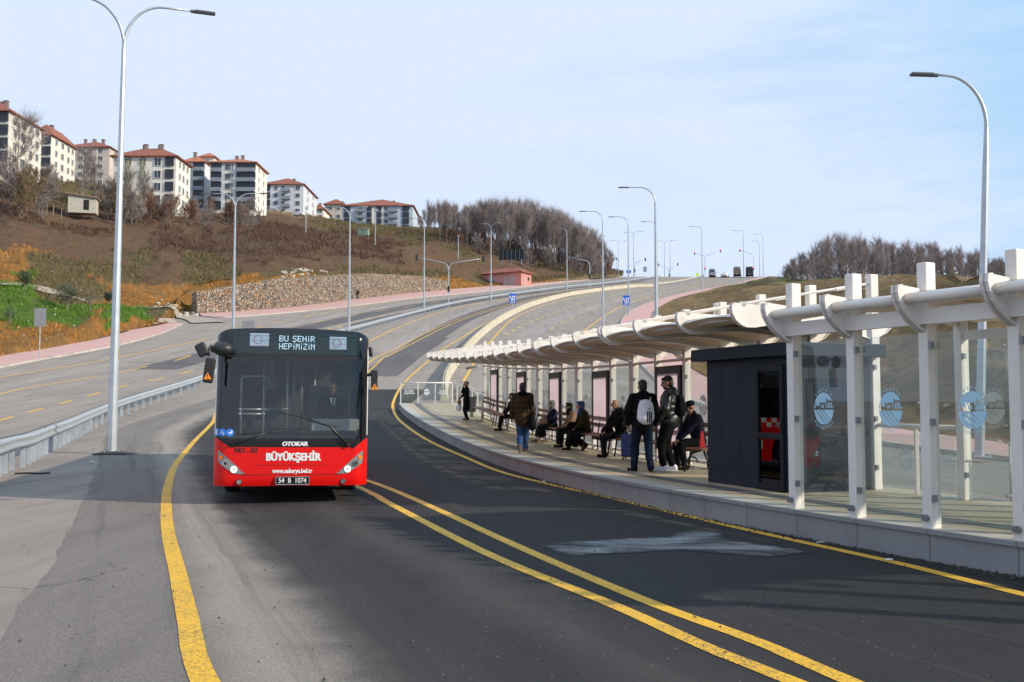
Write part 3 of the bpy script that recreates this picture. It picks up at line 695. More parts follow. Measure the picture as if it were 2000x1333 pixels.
for k in range(5):
    a, b = fr_[4+3*k], fr_[5+3*k]; c = a.P(2.93, 0).lerp(b.P(2.93, 0), .5); t = (b.P(0, 0)-a.P(0, 0)); L = t.length; ang = math.atan2(t.y, t.x)
    d = thing('display_panel', names[k], 'display panel', c, ang, 'display panels in the back wall of the shelter')
    w = L-.22; H0, H1 = .28, 2.16
    mb = MB(); fw = .13
    for x in (-1, 1): mb.box((x*(w/2-fw/2), 0, (H0+H1)/2), (fw, .10, H1-H0))
    mb.box((0, 0, H1-.09), (w-2*fw, .098, .18)); mb.box((0, 0, H0+.08), (w-2*fw, .098, .16)); o = mb.build('frame', m_black, d); bevel(o, .012)
    mb = MB(); mb.add([(-w/2+fw-.01, .038, H0+.15), (w/2-fw+.01, .038, H0+.15), (w/2-fw+.01, .038, H1-.17), (-w/2+fw-.01, .038, H1-.17)], [(0, 1, 2, 3)]); mb.build('poster', m_poster, d)
    mb = MB(); mb.add([(-w/2+fw, .047, H0+.16), (w/2-fw, .047, H0+.16), (w/2-fw, .047, H1-.18), (-w/2+fw, .047, H1-.18)], [(0, 1, 2, 3)]); mb.build('cover_glass', m_cover, d)
# ---- near shelter
s_near0 = s_at_u(1557, .10, 0, KS(9), KS(20)); _s3 = s_at_u(1822, .10, 0, KS(7), KS(20)); NSP = (s_near0-_s3)/2
ns = thing('bus_shelter', 'near cream shelter with glass front wall between posts standing on the kerb edge', 'bus shelter', kp(s_near0, 0))
DN = .21
NRIB = [(o, h-DN) for o, h in [(.10, 2.80), (-.02, 2.81), (-.31, 2.84), (-.38, 2.83), (-.385, 2.75), (-.36, 2.66), (-.30, 2.56), (-.21, 2.47), (-.08, 2.38), (.05, 2.32), (.05, 2.42), (.10, 2.45)]]
nf = [Fr(s_near0-NSP*i) for i in range(7)]
for i, f in enumerate(nf):
    c = [Vector(q) for q in NRIB]
    mb = MB(); mb.prism(NRIB, lambda o, h, d: f.P(o, h, d), -.012, .012)
    for a, b in zip(c[2:9], c[3:10]):
        e = (b-a); nr = Vector((e.y, -e.x)).normalized()*-.014; fl = .1
        q = [f.P(v.x, v.y, d) for v, d in ((a, -fl/2), (b, -fl/2), (b, fl/2), (a, fl/2))]+[f.P(v.x+nr.x, v.y+nr.y, d) for v, d in ((a, -fl/2), (b, -fl/2), (b, fl/2), (a, fl/2))]
        mb.add(q, [(0, 1, 2, 3), (7, 6, 5, 4), (0, 4, 5, 1), (1, 5, 6, 2), (2, 6, 7, 3), (3, 7, 4, 0)])
    bld(mb, 'bracket', m_white, ns)
    p_ = under(ns, post(f, .10, 0, 2.89, .13, None, 0, clamps=(.33, 1.15, 1.98), name='post'))
    mb = MB(); mb.tube([f.P(-.03, .12, 0), f.P(.02, .12, 0)], .036, 12); bld(mb, 'drain_pipe', m_clamp, ns)
    under(ns, post(f, 3.0, 0, 2.6, .13, None, 0, clamps=(.35, 1.2, 2.0), name='post'))
    mb = MB(); pts = [(0.1+2.9*k/12, 2.62-DN+.16*math.sin(PI*k/12)) for k in range(13)]
    for (o, h), (o2, h2) in zip(pts, pts[1:]):
        q = [f.P(o, h, -.03), f.P(o2, h2, -.03), f.P(o2, h2, .03), f.P(o, h, .03)]; mb.add(q+[x+Vector((0, 0, .09)) for x in q], [(0, 1, 2, 3), (7, 6, 5, 4), (0, 4, 5, 1), (2, 6, 7, 3), (0, 3, 7, 4), (1, 5, 6, 2)])
    bld(mb, 'rafter', m_white, ns)
for i in range(6):
    a, b = nf[i], nf[i+1]
    mb = MB(); mb.tube([a.P(-.20, 2.69-DN), b.P(-.20, 2.69-DN)], .062, 12); bld(mb, 'front_tube', m_white, ns, True)
    mb = MB(); mb.bar(a.P(.0, 2.50-DN), b.P(.0, 2.50-DN), .10, .17); bld(mb, 'front_beam', m_white, ns)
    mb = MB(); mb.bar(a.P(3.0, 2.50-DN), b.P(3.0, 2.50-DN), .08, .12); bld(mb, 'back_beam', m_white, ns)
    bld(pane(a, b, .10, .06, 2.12, .085), 'glass_panel', m_glass, ns)
    if i < 5: bld(pane(a, b, 3.0, .12, 2.1, .09), 'glass_panel', m_glass, ns)
    rows = [[a.P(o, h).lerp(b.P(o, h), k/3) for k in range(4)] for o, h in [(-.06, 2.755-DN)]+[(0.1+2.9*k/10, 2.72-DN+.16*math.sin(PI*k/10)) for k in range(11)]+[(3.3, 2.70-DN)]]
    mb = MB(); mb.grid(rows); mb.grid([[p+Vector((0, 0, .02)) for p in r] for r in rows]); bld(mb, 'roof_panel', m_beige_roof, ns, True)
# ---- emblem etched on the panes: sun disc, bridge, furrows and a ring of letters
def text_mesh(txt, size=1.0, align='CENTER', off=0.0, extr=0.0, space=1.0):
    cu = bpy.data.curves.new('lettering', 'FONT'); cu.body = txt; cu.size = size; cu.align_x = align; cu.align_y = 'CENTER'; cu.offset = off; cu.extrude = extr; cu.space_character = space
    cu.resolution_u = 3
    o = bpy.data.objects.new('lettering', cu); COL.objects.link(o); dg = bpy.context.evaluated_depsgraph_get()
    me = bpy.data.meshes.new_from_object(o.evaluated_get(dg)); bpy.data.objects.remove(o); bpy.data.curves.remove(cu)
    vs = [v.co.copy() for v in me.vertices]; fs = [tuple(p.vertices) for p in me.polygons]; bpy.data.meshes.remove(me); return vs, fs
def emblem(f):
    """f(x,y) -> world, unit radius 1"""
    mb = MB(); R = 1.0
    def sky(x):
        h = .03
        for c, r, b in ((-.12, .26, .12), (.62, .42, .10), (-.62, .16, .02)):
            if abs(x-c) < r: h = max(h, b+math.sqrt(r*r-(x-c)**2)*1.05)
        for c in (-.42, .10, -.82, .33):
            if abs(x-c) < .055: h = max(h, .42 if c != .33 else .62)
        return h
    n = 60
    for i in range(n):
        x0, x1 = -R+2*R*i/n, -R+2*R*(i+1)/n
        def q(x, lo): 
            t = math.sqrt(max(0, 1-x*x)); return min(t, max(lo, .03)), t
        a0, t0 = q(x0, sky((x0+x1)/2)); a1, t1 = q(x1, sky((x0+x1)/2))
        mb.add([f(x0, a0), f(x1, a1), f(x1, t1), f(x0, t0)], [(0, 1, 2, 3)])
        for c, r, b in ((-.12, .18, .10), (.62, .34, .08)):
            xm = (x0+x1)/2
            if abs(xm-c) < r and int((xm+9)*18) % 3:
                t = b+math.sqrt(r*r-(xm-c)**2); t = min(t, math.sqrt(max(0, 1-xm*xm)))
                mb.add([f(x0, .05), f(x1, .05), f(x1, t), f(x0, t)], [(0, 1, 2, 3)])
    for k in range(4):
        n = 16; L = []; Rr = []
        for i in range(n+1):
            y = -.06-.9*i/n; t = math.sqrt(max(0, 1-y*y)); u = (i/n)
            c0 = -1.05+k*.34+ (1.0+.12*k)*u**1.3*.9; c1 = c0+.26+.1*u
            if k == 0: c0 = -1.2
            if k == 3: c1 = 1.2
            L.append((max(-t, min(t, c0)), y)); Rr.append((max(-t, min(t, c1)), y))
        for i in range(n): mb.add([f(*L[i]), f(*Rr[i]), f(*Rr[i+1]), f(*L[i+1])], [(0, 1, 2, 3)])
    for txt, r, a0, st, fl in (('SAKARYA', 1.17, 132, -14, 1), ('BELEDİYESİ', 1.19, 222, 10.6, -1)):
        for k, ch in enumerate(txt):
            vs, fs = text_mesh(ch, .25, off=.004); g = math.radians(a0+st*k); 
            rot = g-PI/2 if fl > 0 else g+PI/2
            pts = []
            for v in vs: pts.append(f(r*math.cos(g)+v.x*math.cos(rot)-v.y*math.sin(rot), r*math.sin(g)+v.x*math.sin(rot)+v.y*math.cos(rot)))
            mb.add(pts, fs)
    return mb
m_bluefilm = M('pale_blue_film', (.42, .66, .80), .5, var=.05); m_whitefilm = M('frosted_film', (.66, .68, .68), .6, var=.06)
def emblem_on(a, b, off, h, r, mat, root, name='emblem', frac=.5, mirror=1):
    c0 = a.P(off-.006, h).lerp(b.P(off-.006, h), frac); t = (b.P(off, 0)-a.P(off, 0)).normalized()*mirror
    bld(emblem(lambda x, y: c0+t*(x*r*.86)+Vector((0, 0, y*r))), name, mat, root, False, False)
for i in range(5): emblem_on(nf[i], nf[i+1], .10, 1.28, .20, m_bluefilm, ns)
for i in range(4): emblem_on(nf[i], nf[i+1], 3.0, 1.28, .22, m_whitefilm, ns)
for i in range(3, NB):
    if i % 3 != 1: emblem_on(fr_[i], fr_[i+1], 3.0, 1.28, .22, m_whitefilm, sh)
# ---- glass balustrades
def balustrade(root, p0, p1, n, hgt, mat_post=m_white, clampy=True, ends=(1, 1)):
    p0, p1 = Vector(p0), Vector(p1)
    mb = MB(); mb.tube([p0+Vector((0, 0, hgt)), p1+Vector((0, 0, hgt))], .034, 8); bld(mb, 'handrail', mat_post, root, True)
    for i in range(n+1):
        if (i == 0 and not ends[0]) or (i == n and not ends[1]): continue
        q = p0.lerp(p1, i/n); mb = MB(); mb.box(q+Vector((0, 0, hgt/2)), (.05, .05, hgt)); bld(mb, 'baluster', mat_post, root)
    for i in range(n):
        a, b = p0.lerp(p1, (i+.07)/n), p0.lerp(p1, (i+.93)/n); mb = MB()
        mb.add([a+Vector((0, 0, .1)), b+Vector((0, 0, .1)), b+Vector((0, 0, hgt-.12)), a+Vector((0, 0, hgt-.12))], [(0, 1, 2, 3)]); bld(mb, 'glass_panel', m_glass, root)
e0, e1 = kp(SE-.25, .06), kp(SE-.25, 2.75); e2 = fr_[-1].P(3.0, 0)
rl = thing('glass_railing', 'white glass railing across the far left end of the platform', 'railing', e0)
balustrade(rl, e0, e1, 3, 1.08)
r2 = thing('glass_railing', 'white glass railing on the back edge behind the standing woman with the white bag', 'railing', e1)
balustrade(r2, e1+Vector((.02, -.1, 0)), e2+(e1-e2).normalized()*.25, 6, 1.08)
# emblem and two word marks on the end railing panes
for k, kind in ((0, 't'), (1, 'e'), (2, 't')):
    c0 = e0.lerp(e1, (k+.5)/3)+Vector((0, -.008, .60)); t = (e1-e0).normalized()
    if kind == 'e': bld(emblem(lambda x, y: c0+t*(x*.15)+Vector((0, 0, y*.15))), 'emblem', m_whitefilm, rl, False, False)
    else:
        mb = MB()
        for txt, dy in (('Bu Şehir', .06), ('Hepimizin', -.06)):
            vs, fs = text_mesh(txt, .135, off=.004); mb.add([c0+t*v.x+Vector((0, 0, v.y+dy)) for v in vs], fs)
        bld(mb, 'lettering', m_whitefilm, rl, False, False)
r3 = thing('glass_railing', 'cream handrail with a low glass panel in the gap between the two shelters', 'railing', fr_[0].P(3.0, 0))
q0, q1 = fr_[0].P(3.0, 0, -.08), nf[0].P(3.0, 0, .1); balustrade(r3, q0, q1, 2, 1.0, ends=(0, 0))
d_ = (q1-q0).normalized(); c0 = q0.lerp(q1, .36)+Vector((0, -.01, .5))
bld(emblem(lambda x, y: c0+d_*(x*.15)+Vector((0, -.006, y*.17))), 'emblem', m_whitefilm, r3, False, False)
mb = MB(); c1 = q0.lerp(q1, .78)+Vector((0, -.016, .52))
for txt, dy in (('Bu Şehir', .06), ('Hepimizin', -.06)):
    vs, fs = text_mesh(txt, .14, off=.006); mb.add([c1+d_*v.x+Vector((0, 0, v.y+dy)) for v in vs], fs)
bld(mb, 'lettering', m_whitefilm, r3, False, False)
# ---- light blue board inside the near shelter, at the picture's right edge
c = at(2003, 975, 12.6); c = gp(2010, 978, .34); ang = math.atan2(nf[0].n.y, nf[0].n.x)
bb = thing('information_board', 'pale blue board on a grey tubular stand behind the near shelter glass', 'board', c, ang)
mb = MB(); mb.box((.0, 0, .43), (.62, .03, .62)); o = mb.build('board', M('pale_blue_board', (.30, .55, .72), .4), bb); bevel(o, .006)
mb = MB(); mb.tube([(-.42, 0, .08), (.42, 0, .08)], .03, 8); mb.tube([(-.42, 0, .80), (.42, 0, .80)], .014, 8); [mb.tube([(x, 0, 0), (x, 0, .8)], .016, 8) for x in (-.34, .34)]; mb.build('stand', m_galv, bb, True)
# ---- kiosk
sk = s_at_u(1541, 1.35, 0, KS(12), KS(19)); kf = Fr(sk)
ko = kf.P(1.35, 0); ka = math.atan2(kf.n.y, kf.n.x)
kiosk = thing('kiosk', 'dark anthracite kiosk with a flat overhanging roof and a narrow glazed door', 'kiosk', ko, ka)
# local: x = away from the kerb, y = along the platform away from the camera (y<0 is nearer)
KW, KL, KH = 1.5, 2.25, 2.05
m_kw = M('kiosk_cladding', (.014, .023, .034), .55, var=.15, scale=2, spec=.2)
mb = MB(); mb.box((KW/2, KL/2, KH/2), (KW, KL, KH)); o = mb.build('wall', m_kw, kiosk); bevel(o, .01)
mb = MB()
for k in range(1, 3): mb.box((-.001, .78+k*.5, 1.0), (.003, .003, 2.0))
mb.build('cladding_seam', m_dark, kiosk)
mb = MB(); mb.box((KW/2, KL/2, KH+.10), (KW+.36, KL+.44, .20)); o = mb.build('roof', m_kw, kiosk); bevel(o, .01)
mb = MB(); fx = -.025
for y in (.10, .73): mb.box((fx, y, .97), (.05, .07, 1.9))
for z, h in ((.06, .10), (.84, .10), (1.88, .10)): mb.box((fx, .415, z), (.048, .56, h))
door = mb.build('door', M('door_frame', (.012, .016, .022), .5, spec=.2), kiosk); bevel(door, .006)
m_kglass = glass('kiosk_glass', (.16, .19, .20), 1.5)
mb = MB(); mb.add([(-.02, .135, .11), (-.02, .695, .11), (-.02, .695, .79), (-.02, .135, .79)], [(0, 1, 2, 3)]); mb.add([(-.02, .135, .89), (-.02, .695, .89), (-.02, .695, 1.83), (-.02, .135, 1.83)], [(0, 1, 2, 3)])
mb.build('pane', m_kglass, door)
mb = MB(); mb.box((-.075, .16, 1.0), (.03, .13, .025)); mb.box((-.055, .10, 1.0), (.02, .03, .16)); mb.build('handle', m_black, door)
mb = MB(); mb.add([(.30, -.004, .12), (KW-.12, -.004, .12), (KW-.12, -.004, 1.72), (.30, -.004, 1.72)], [(0, 1, 2, 3)]); mb.build('window', m_kglass, kiosk)
mb = MB()
for x in (.28, KW-.10): mb.box((x, -.012, .92), (.05, .024, 1.66))
for z in (.10, 1.74): mb.box((KW/2+.09, -.012, z), (KW-.34, .022, .05))
mb.build('window_frame', m_kw, kiosk)
# ---- benches along the back row
def bench(k, label):
    a, b = fr_[3+3*k], fr_[6+3*k]; A, B = a.P(2.62, 0, .18), b.P(2.62, 0, -.18); c = (A+B)/2; t = B-A; L = t.length
    pit = math.atan2(t.z, math.hypot(t.x, t.y))
    r = thing('bench', label, 'bench', c, 0, 'brown wooden benches under the long shelter', rot=(0, -pit, math.atan2(t.y, t.x)))
    # local +y is to the kerb side or away: kerb is at -normal
    n = a.n; ly = Vector((-t.y, t.x, 0)); sgn = -1 if ly.dot(n) > 0 else 1   # sgn*y points to the kerb
    for j in range(4):
        mb = MB(); mb.box((0, sgn*(-.20+.125*j), .455), (L, .11, .035)); o = mb.build('seat_slat', m_wood, r); bevel(o, .006)
    for z in (.70, .88):
        mb = MB(); mb.box((0, -sgn*.30, z), (L, .035, .10)); o = mb.build('backrest', m_wood, r); bevel(o, .006)
    for x in (-L/2+.08, 0, L/2-.08):
        mb = MB(); mb.tube([(x, sgn*.16, .43), (x, sgn*.19, .25), (x, sgn*.22, .02)], .022, 6); mb.tube([(x, -sgn*.2, .43), (x, -sgn*.20, .02)], .022, 6)
        mb.tube([(x, -sgn*.2, .43), (x, -sgn*.31, .95)], .02, 6); mb.tube([(x, -sgn*.2, .425), (x, sgn*.2, .425)], .02, 6)
        mb.build('leg', m_black, r, True)
for k, l in enumerate(['brown slatted bench nearest the dark kiosk, the old man in a beanie sits on it', 'brown slatted bench where the bald man in black sits', 'brown slatted bench where the headscarfed women sit', 'brown slatted bench behind the walking man in brown', 'brown slatted bench at the far end beside the waste bin']): bench(k, l)
# black cast iron bench end beside the kiosk
s_be = s_at_u(1378, 2.35, 0, KS(14), KS(26))
f = Fr(s_be); ib = thing('bench', 'black curled cast-iron bench end with a short seat, against the kiosk wall', 'bench', f.P(2.2, 0), math.atan2(f.n.y, f.n.x))
mb = MB(); mb.tube([(-.30, 0, .02), (-.26, 0, .2), (-.12, 0, .38), (.08, 0, .43), (.25, 0, .43)], .024, 8); mb.tube([(.25, 0, .02), (.2, 0, .22), (.12, 0, .40)], .024, 8)
mb.tube([(-.3, 0, .43), (.3, 0, .43)], .022, 8); mb.tube([(.25, 0, .43), (.34, 0, .86)], .02, 8); mb.tube([(-.12+.1*math.cos(g), 0, .2+.1*math.sin(g)) for g in [i*PI/5 for i in range(9)]], .016, 8); mb.build('leg', m_black, ib, True)
mb = MB(); mb.box((0, -.3, .465), (.5, .7, .035)); mb.build('seat', m_wood, ib)
# waste bin beside the far bench
f = Fr(fr_[-1].s+.35); wb = thing('waste_bin', 'dark square waste bin beside the far bench', 'bin', f.P(2.45, 0), math.atan2(f.t.y, f.t.x))
mb = MB(); mb.box((0, 0, .52), (.42, .34, .62)); o = mb.build('body', M('bin_shell', (.05, .055, .06), .5), wb); bevel(o, .02)
mb = MB(); mb.box((0, 0, .86), (.46, .38, .05)); o = mb.build('lid', m_black, wb); bevel(o, .01)
mb = MB(); [mb.tube([(x, 0, 0), (x, 0, .25)], .02, 6) for x in (-.15, .15)]; mb.build('leg', m_black, wb)
# camera on the last post
f = fr_[-1]; cc = thing('security_camera', 'small white security camera under the far tip of the canopy', 'camera', f.P(2.5, 2.22))
mb = MB(); mb.tube([(-.28, -.1, -.06), (.02, 0, 0)], .06, 10); mb.tube([(.02, 0, 0), (.25, .05, .05)], .02, 6); mb.build('body', m_white, cc, True)
mb = MB(); mb.tube([(-.32, -.115, -.068), (-.28, -.1, -.06)], .05, 10); mb.build('lens', m_black, cc)
# ================================================================ the bus
m_red = M('red_bus_paint', (.72, .005, .004), .33, var=.03, scale=.8, spec=.35, dirt=.16, dirtcol=(.25, .02, .015))
m_gloss_black = M('gloss_black_panel', (.012, .013, .015), .12, var=.1)
m_buswhite = M('white_bus_panel', (.72, .72, .72), .35, var=.04)
m_busglass = glass('windscreen_glass', (.60, .65, .66), 1.7)
m_sideglass = glass('tinted_side_glass', (.34, .37, .39), 1.6)
m_greybox = M('sign_box_glass', (.018, .030, .034), .15, var=.1)
m_white_l = M('white_letter', (.78, .78, .78), .5, var=.02)
m_chrome = M('chrome', (.7, .7, .7), .18, 1.0, var=.05)
bus = thing('bus', 'red and black city bus with lit headlights driving towards the camera', 'bus', gp(567.5, 986), rot=(0, .010, math.radians(12.5))); bus.scale = (1, 1, 1.022)
BW = 1.265; CR = .24
def Fy(x, z):
    ax = abs(x); y = .07*(ax/BW)**2
    if ax > BW-CR: t = min(1, (ax-(BW-CR))/CR); y += CR*(1-math.sqrt(max(0, 1-t*t)))
    if z > .95: y += .13*((z-.95)/1.95)**1.6
    if z < .45: y += .05*((.45-z)/.15)**2*.6
    if z > 2.70: y += .25*((z-2.70)/.2)**2*.5
    return y
def xs_(x0, x1, n=40):
    r = []
    for i in range(n+1):
        t = -1+2*i/n; q = math.sin(t*PI/2); r.append(q)
    return [x0+(x1-x0)*(q+1)/2 for q in r]
def pw(pts):
    def f(x):
        if x <= pts[0][0]: return pts[0][1]
        for (a, b), (c, d) in zip(pts, pts[1:]):
            if x <= c: return b+(d-b)*(x-a)/(c-a) if c > a else d
        return pts[-1][1]
    return f
def patch(mb, x0, x1, zlo, zhi, off=0.0, nz=8, n=40, xs=None):
    lo = zlo if callable(zlo) else (lambda x: zlo); hi = zhi if callable(zhi) else (lambda x: zhi)
    X = xs or xs_(x0, x1, n); rows = []
    for j in range(nz+1):
        rows.append([(x, Fy(x, lo(x)+(hi(x)-lo(x))*j/nz)-off, lo(x)+(hi(x)-lo(x))*j/nz) for x in X])
    mb.grid(rows)
ztop = lambda x: 2.885-.05*(x/BW)**2-(.10*max(0, (abs(x)-1.02)/.245)**2.2)
zr_ = pw([(-BW, 1.085), (-1.235, 1.075), (-.965, .905), (-.93, .925), (.95, .925), (1.0, .895), (1.24, 1.075), (BW, 1.085)])
Xfull = sorted(set(xs_(-BW, BW, 56)+[-.965, -.93, .95, 1.0, 1.24, -1.235]))
YS = Fy(BW, 1.5)+.0
mb = MB(); patch(mb, 0, 0, .30, zr_, nz=12, xs=Xfull)
for sx in (-1, 1):   # lower flanks
    for y0, y1 in ((None, 2.2), (3.3, 8.0), (9.15, 11.9)):
        rows = []
        for z in (.30, .6, .9, 1.085):
            ya = Fy(BW, z) if y0 is None else y0; rows.append([(sx*BW, ya+(y1-ya)*k/6, z) for k in range(7)])
        mb.grid(rows)
    for y0, y1 in ((2.2, 3.3), (8.0, 9.15)):
        rows = []
        for k in range(13):
            y = y0+(y1-y0)*k/12; h = .5+.52*math.sqrt(max(0, 1-((y-(y0+y1)/2)/((y1-y0)/2))**2)); rows.append([(sx*BW, y, min(h, 1.04)), (sx*BW, y, 1.085)])
        mb.grid(rows)
mb.grid([[(-BW, 11.9, .3), (BW, 11.9, .3)], [(-BW, 11.9, 1.1), (BW, 11.9, 1.1)]])
body = mb.build('body', m_red, bus, True)
mb = MB(); patch(mb, 0, 0, zr_, 1.07, 0, 3, xs=Xfull); xl = [-BW+(.115)*k/8 for k in range(9)]; xl = [-BW+.115*math.sin(k/8*PI/2)**2 for k in range(9)]
patch(mb, 0, 0, 1.07, 2.39, 0, 10, xs=xl); patch(mb, 0, 0, 1.07, 2.39, 0, 10, xs=[-x for x in reversed(xl)])
patch(mb, 0, 0, 2.39, ztop, 0, 8, xs=Xfull); mb.build('front_mask', m_gloss_black, bus, True)
mb = MB(); patch(mb, -1.15, 1.15, 1.07, 2.39, 0, 10); mb.build('windscreen', m_busglass, bus, True)
mb = MB(); patch(mb, -1.15, 1.15, 2.385, 2.41, .006, 1); mb.build('windscreen_seal', m_rubber, bus, True)
# flank: white piece under the glass, checker band, tinted windows
mb = MB(); mg = MB(); mw = MB()
for sx in (-1, 1):
    y0 = Fy(BW, 1.1)
    mw.add([(sx*(BW-.002), y0, 1.30), (sx*(BW-.002), y0+.10, 1.30), (sx*(BW-.002), Fy(BW, 2.6)+.10, 2.6), (sx*(BW-.002), Fy(BW, 2.6), 2.6)], [(0, 1, 2, 3)])
    mg.add([(sx*(BW-.004), y0+.10, 1.30), (sx*(BW-.004), 11.8, 1.30), (sx*(BW-.004), 11.8, 2.6), (sx*(BW-.004), y0+.22, 2.6)], [(0, 1, 2, 3)])
    for k in range(66):
        for j in range(2):
            (mw if (k+j) % 2 else mb).add([(sx*BW, y0+k*.175, 1.085+.107*j), (sx*BW, y0+(k+1)*.175, 1.085+.107*j), (sx*BW, y0+(k+1)*.175, 1.085+.107*(j+1)), (sx*BW, y0+k*.175, 1.085+.107*(j+1))], [(0, 1, 2, 3)])
mb.build('checker_band', m_red, bus); mw.build('white_trim', m_buswhite, bus); mg.build('side_glass', m_sideglass, bus)
mb = MB()
for y in (1.0, 2.3, 3.9, 5.5, 7.1, 8.7, 10.3, 11.7):
    for sx in (-1, 1): mb.box((sx*(BW-.03), y, 1.95), (.05, .10, 1.3))
mb.build('window_pillar', m_gloss_black, bus)
for sx in (-1, 1):
    rows = []
    for k in range(7):
        x = BW-.022+.0225*k/6; rows.append([(sx*x, Fy(min(x, BW), z)-.003, z) for z in [1.12+.24*j for j in range(7)]])
    mwt = MB(); mwt.grid(rows); mwt.build('corner_trim', m_buswhite, bus, True)
mb = MB()
for sx in (-1, 1): mb.add([(sx*(BW-.03), .6, .9), (sx*(BW-.03), 11.7, .9), (sx*(BW-.03), 11.7, 1.315), (sx*(BW-.03), .6, 1.315)], [(0, 1, 2, 3)])
mb.add([(-1.24, 11.75, .9), (1.24, 11.75, .9), (1.24, 11.75, 2.7), (-1.24, 11.75, 2.7)], [(0, 1, 2, 3)]); mb.build('cabin_wall', M('cabin_wall_lining', (.14, .14, .145), .7), bus)
# roof, floor, rear
mb = MB(); rows = []
for k in range(14):
    y = [0.0, .05, .12, .2, .35, .6, 1, 2, 4, 6, 8, 10, 11.6, 11.9][k]
    row = []
    for x in [-BW]+Xfull[1:-1]+[BW]:
        z = ztop(x)
        if k == 0: row.append((x, Fy(x, z)+.001, z))
        else:
            yy = Fy(x, z)+y; lift = .03*math.sin(min(1, y/.6)*PI/2)*(1-(x/BW)**4); row.append((x, yy, z+lift))
    rows.append(row)
mb.grid(rows)
for sx in (-1, 1): mb.grid([[(sx*BW, Fy(BW, 2.6), 2.6), (sx*BW, 11.9, 2.6)], [(sx*BW, Fy(BW, ztop(BW)), ztop(BW)), (sx*BW, Fy(BW, ztop(BW))+11.9, ztop(BW))]])
mb.grid([[(-BW, 11.9, 1.1), (BW, 11.9, 1.1)], [(-BW, 11.9, 2.75), (BW, 11.9, 2.75)]]); mb.build('roof', M('dark_blue_roof', (.02, .024, .04), .3), bus, True)
mb = MB(); mb.box((0, 6.1, .36), (2.44, 11.4, .06)); mb.build('underfloor', m_dark, bus)
mb = MB(); mb.box((0, 6.2, .95), (2.40, 11.0, .04)); mb.box((0, 6.3, 2.72), (2.44, 10.9, .03)); mb.build('cabin_floor', M('cabin_lining', (.10, .10, .105), .7), bus)
# wheels
for y in (2.75, 8.57):
    for sx in (-1, 1):
        mb = MB(); prof = [(-.14, .30), (-.14, .44), (-.11, .475), (.11, .475), (.14, .44), (.14, .30)]; n = 28
        rows = [[(sx*1.08+a, y+r*math.cos(2*PI*k/n), .475+r*math.sin(2*PI*k/n)) for k in range(n+1)] for a, r in prof]
        mb.grid(rows); w = mb.build('wheel', m_rubber, bus, True)
        mb = MB(); mb.tube([(sx*1.08-.12, y, .475), (sx*1.08+.12, y, .475)], .31, 20); mb.tube([(sx*1.08+sx*.12, y, .475), (sx*1.08+sx*.15, y, .475)], .12, 12); mb.build('rim', m_galv, w)
# destination sign
mb = MB(); patch(mb, -1.0, 1.05, 2.445, 2.795, .004, 4); sg = mb.build('destination_sign', m_greybox, bus, True)
m_led = emit('led_white', (.55, .82, 1.0), 1.15); m_ledp = emit('led_pink', (.85, .7, .95), .7); m_ledr = emit('led_red', (.75, .62, .9), .6)
G57 = {'B': ['####.', '#...#', '#...#', '####.', '#...#', '#...#', '####.'], 'U': ['#...#', '#...#', '#...#', '#...#', '#...#', '#...#', '.###.'],
 'Ş': ['.####', '#....', '#....', '.###.', '....#', '....#', '####.', '..#..'], 'E': ['#####', '#....', '#....', '####.', '#....', '#....', '#####'], 'H': ['#...#', '#...#', '#...#', '#####', '#...#', '#...#', '#...#'],
 'İ': ['.#.', '...', '.#.', '.#.', '.#.', '.#.', '.#.'], 'R': ['####.', '#...#', '#...#', '####.', '#.#..', '#..#.', '#...#'], 'P': ['####.', '#...#', '#...#', '####.', '#....', '#....', '#....'],
 'M': ['#...#', '##.##', '#.#.#', '#.#.#', '#...#', '#...#', '#...#'], 'Z': ['#####', '....#', '...#.', '..#..', '.#...', '#....', '#####'], 'I': ['.#.', '.#.', '.#.', '.#.', '.#.', '.#.', '.#.'], 'N': ['#...#', '##..#', '#.#.#', '#..##', '#...#', '#...#', '#...#'], ' ': ['...']*7}
mb = MB(); px = .0142
for txt, z0, xc in (('BU ŞEHİR', 2.745, .045), ('HEPİMİZİN', 2.617, .045)):
    wid = sum(len(G57[c][0])+1 for c in txt)-1; wid0 = .585; sx = wid0/wid; x = xc-wid0/2
    for c in txt:
        g = G57[c]
        for j, r in enumerate(g):
            for i, q in enumerate(r):
                if q == '#':
                    X = x+(i+.5)*sx; Z = z0-j*px; mb.box((X, Fy(X, Z)-.007, Z), (sx*.86, .003, px*.74))
        x += (len(g[0])+1)*sx
mb.build('lettering', m_led, sg)
for x0, w, z0, n in ((-.725, .31, 2.575, 13), (.585, .285, 2.545, 13)):
    mb = MB()
    for j in range(n):
        z = z0+.20*j/(n-1)
        for i in range(20):
            X = x0+w*(i+.5)/20; inside = (X-x0-w*.42)**2+(z-z0-.10)**2
            ring = .003 < inside < .0062
            mb.box((X, Fy(X, z)-.007, z), (w/20*.98, .003, .0054), mi=1 if ring else (2 if (j % 5 == 0 and not ring) else 0))
    mb.build('led_flag', [m_led, m_ledr, m_ledp], sg)
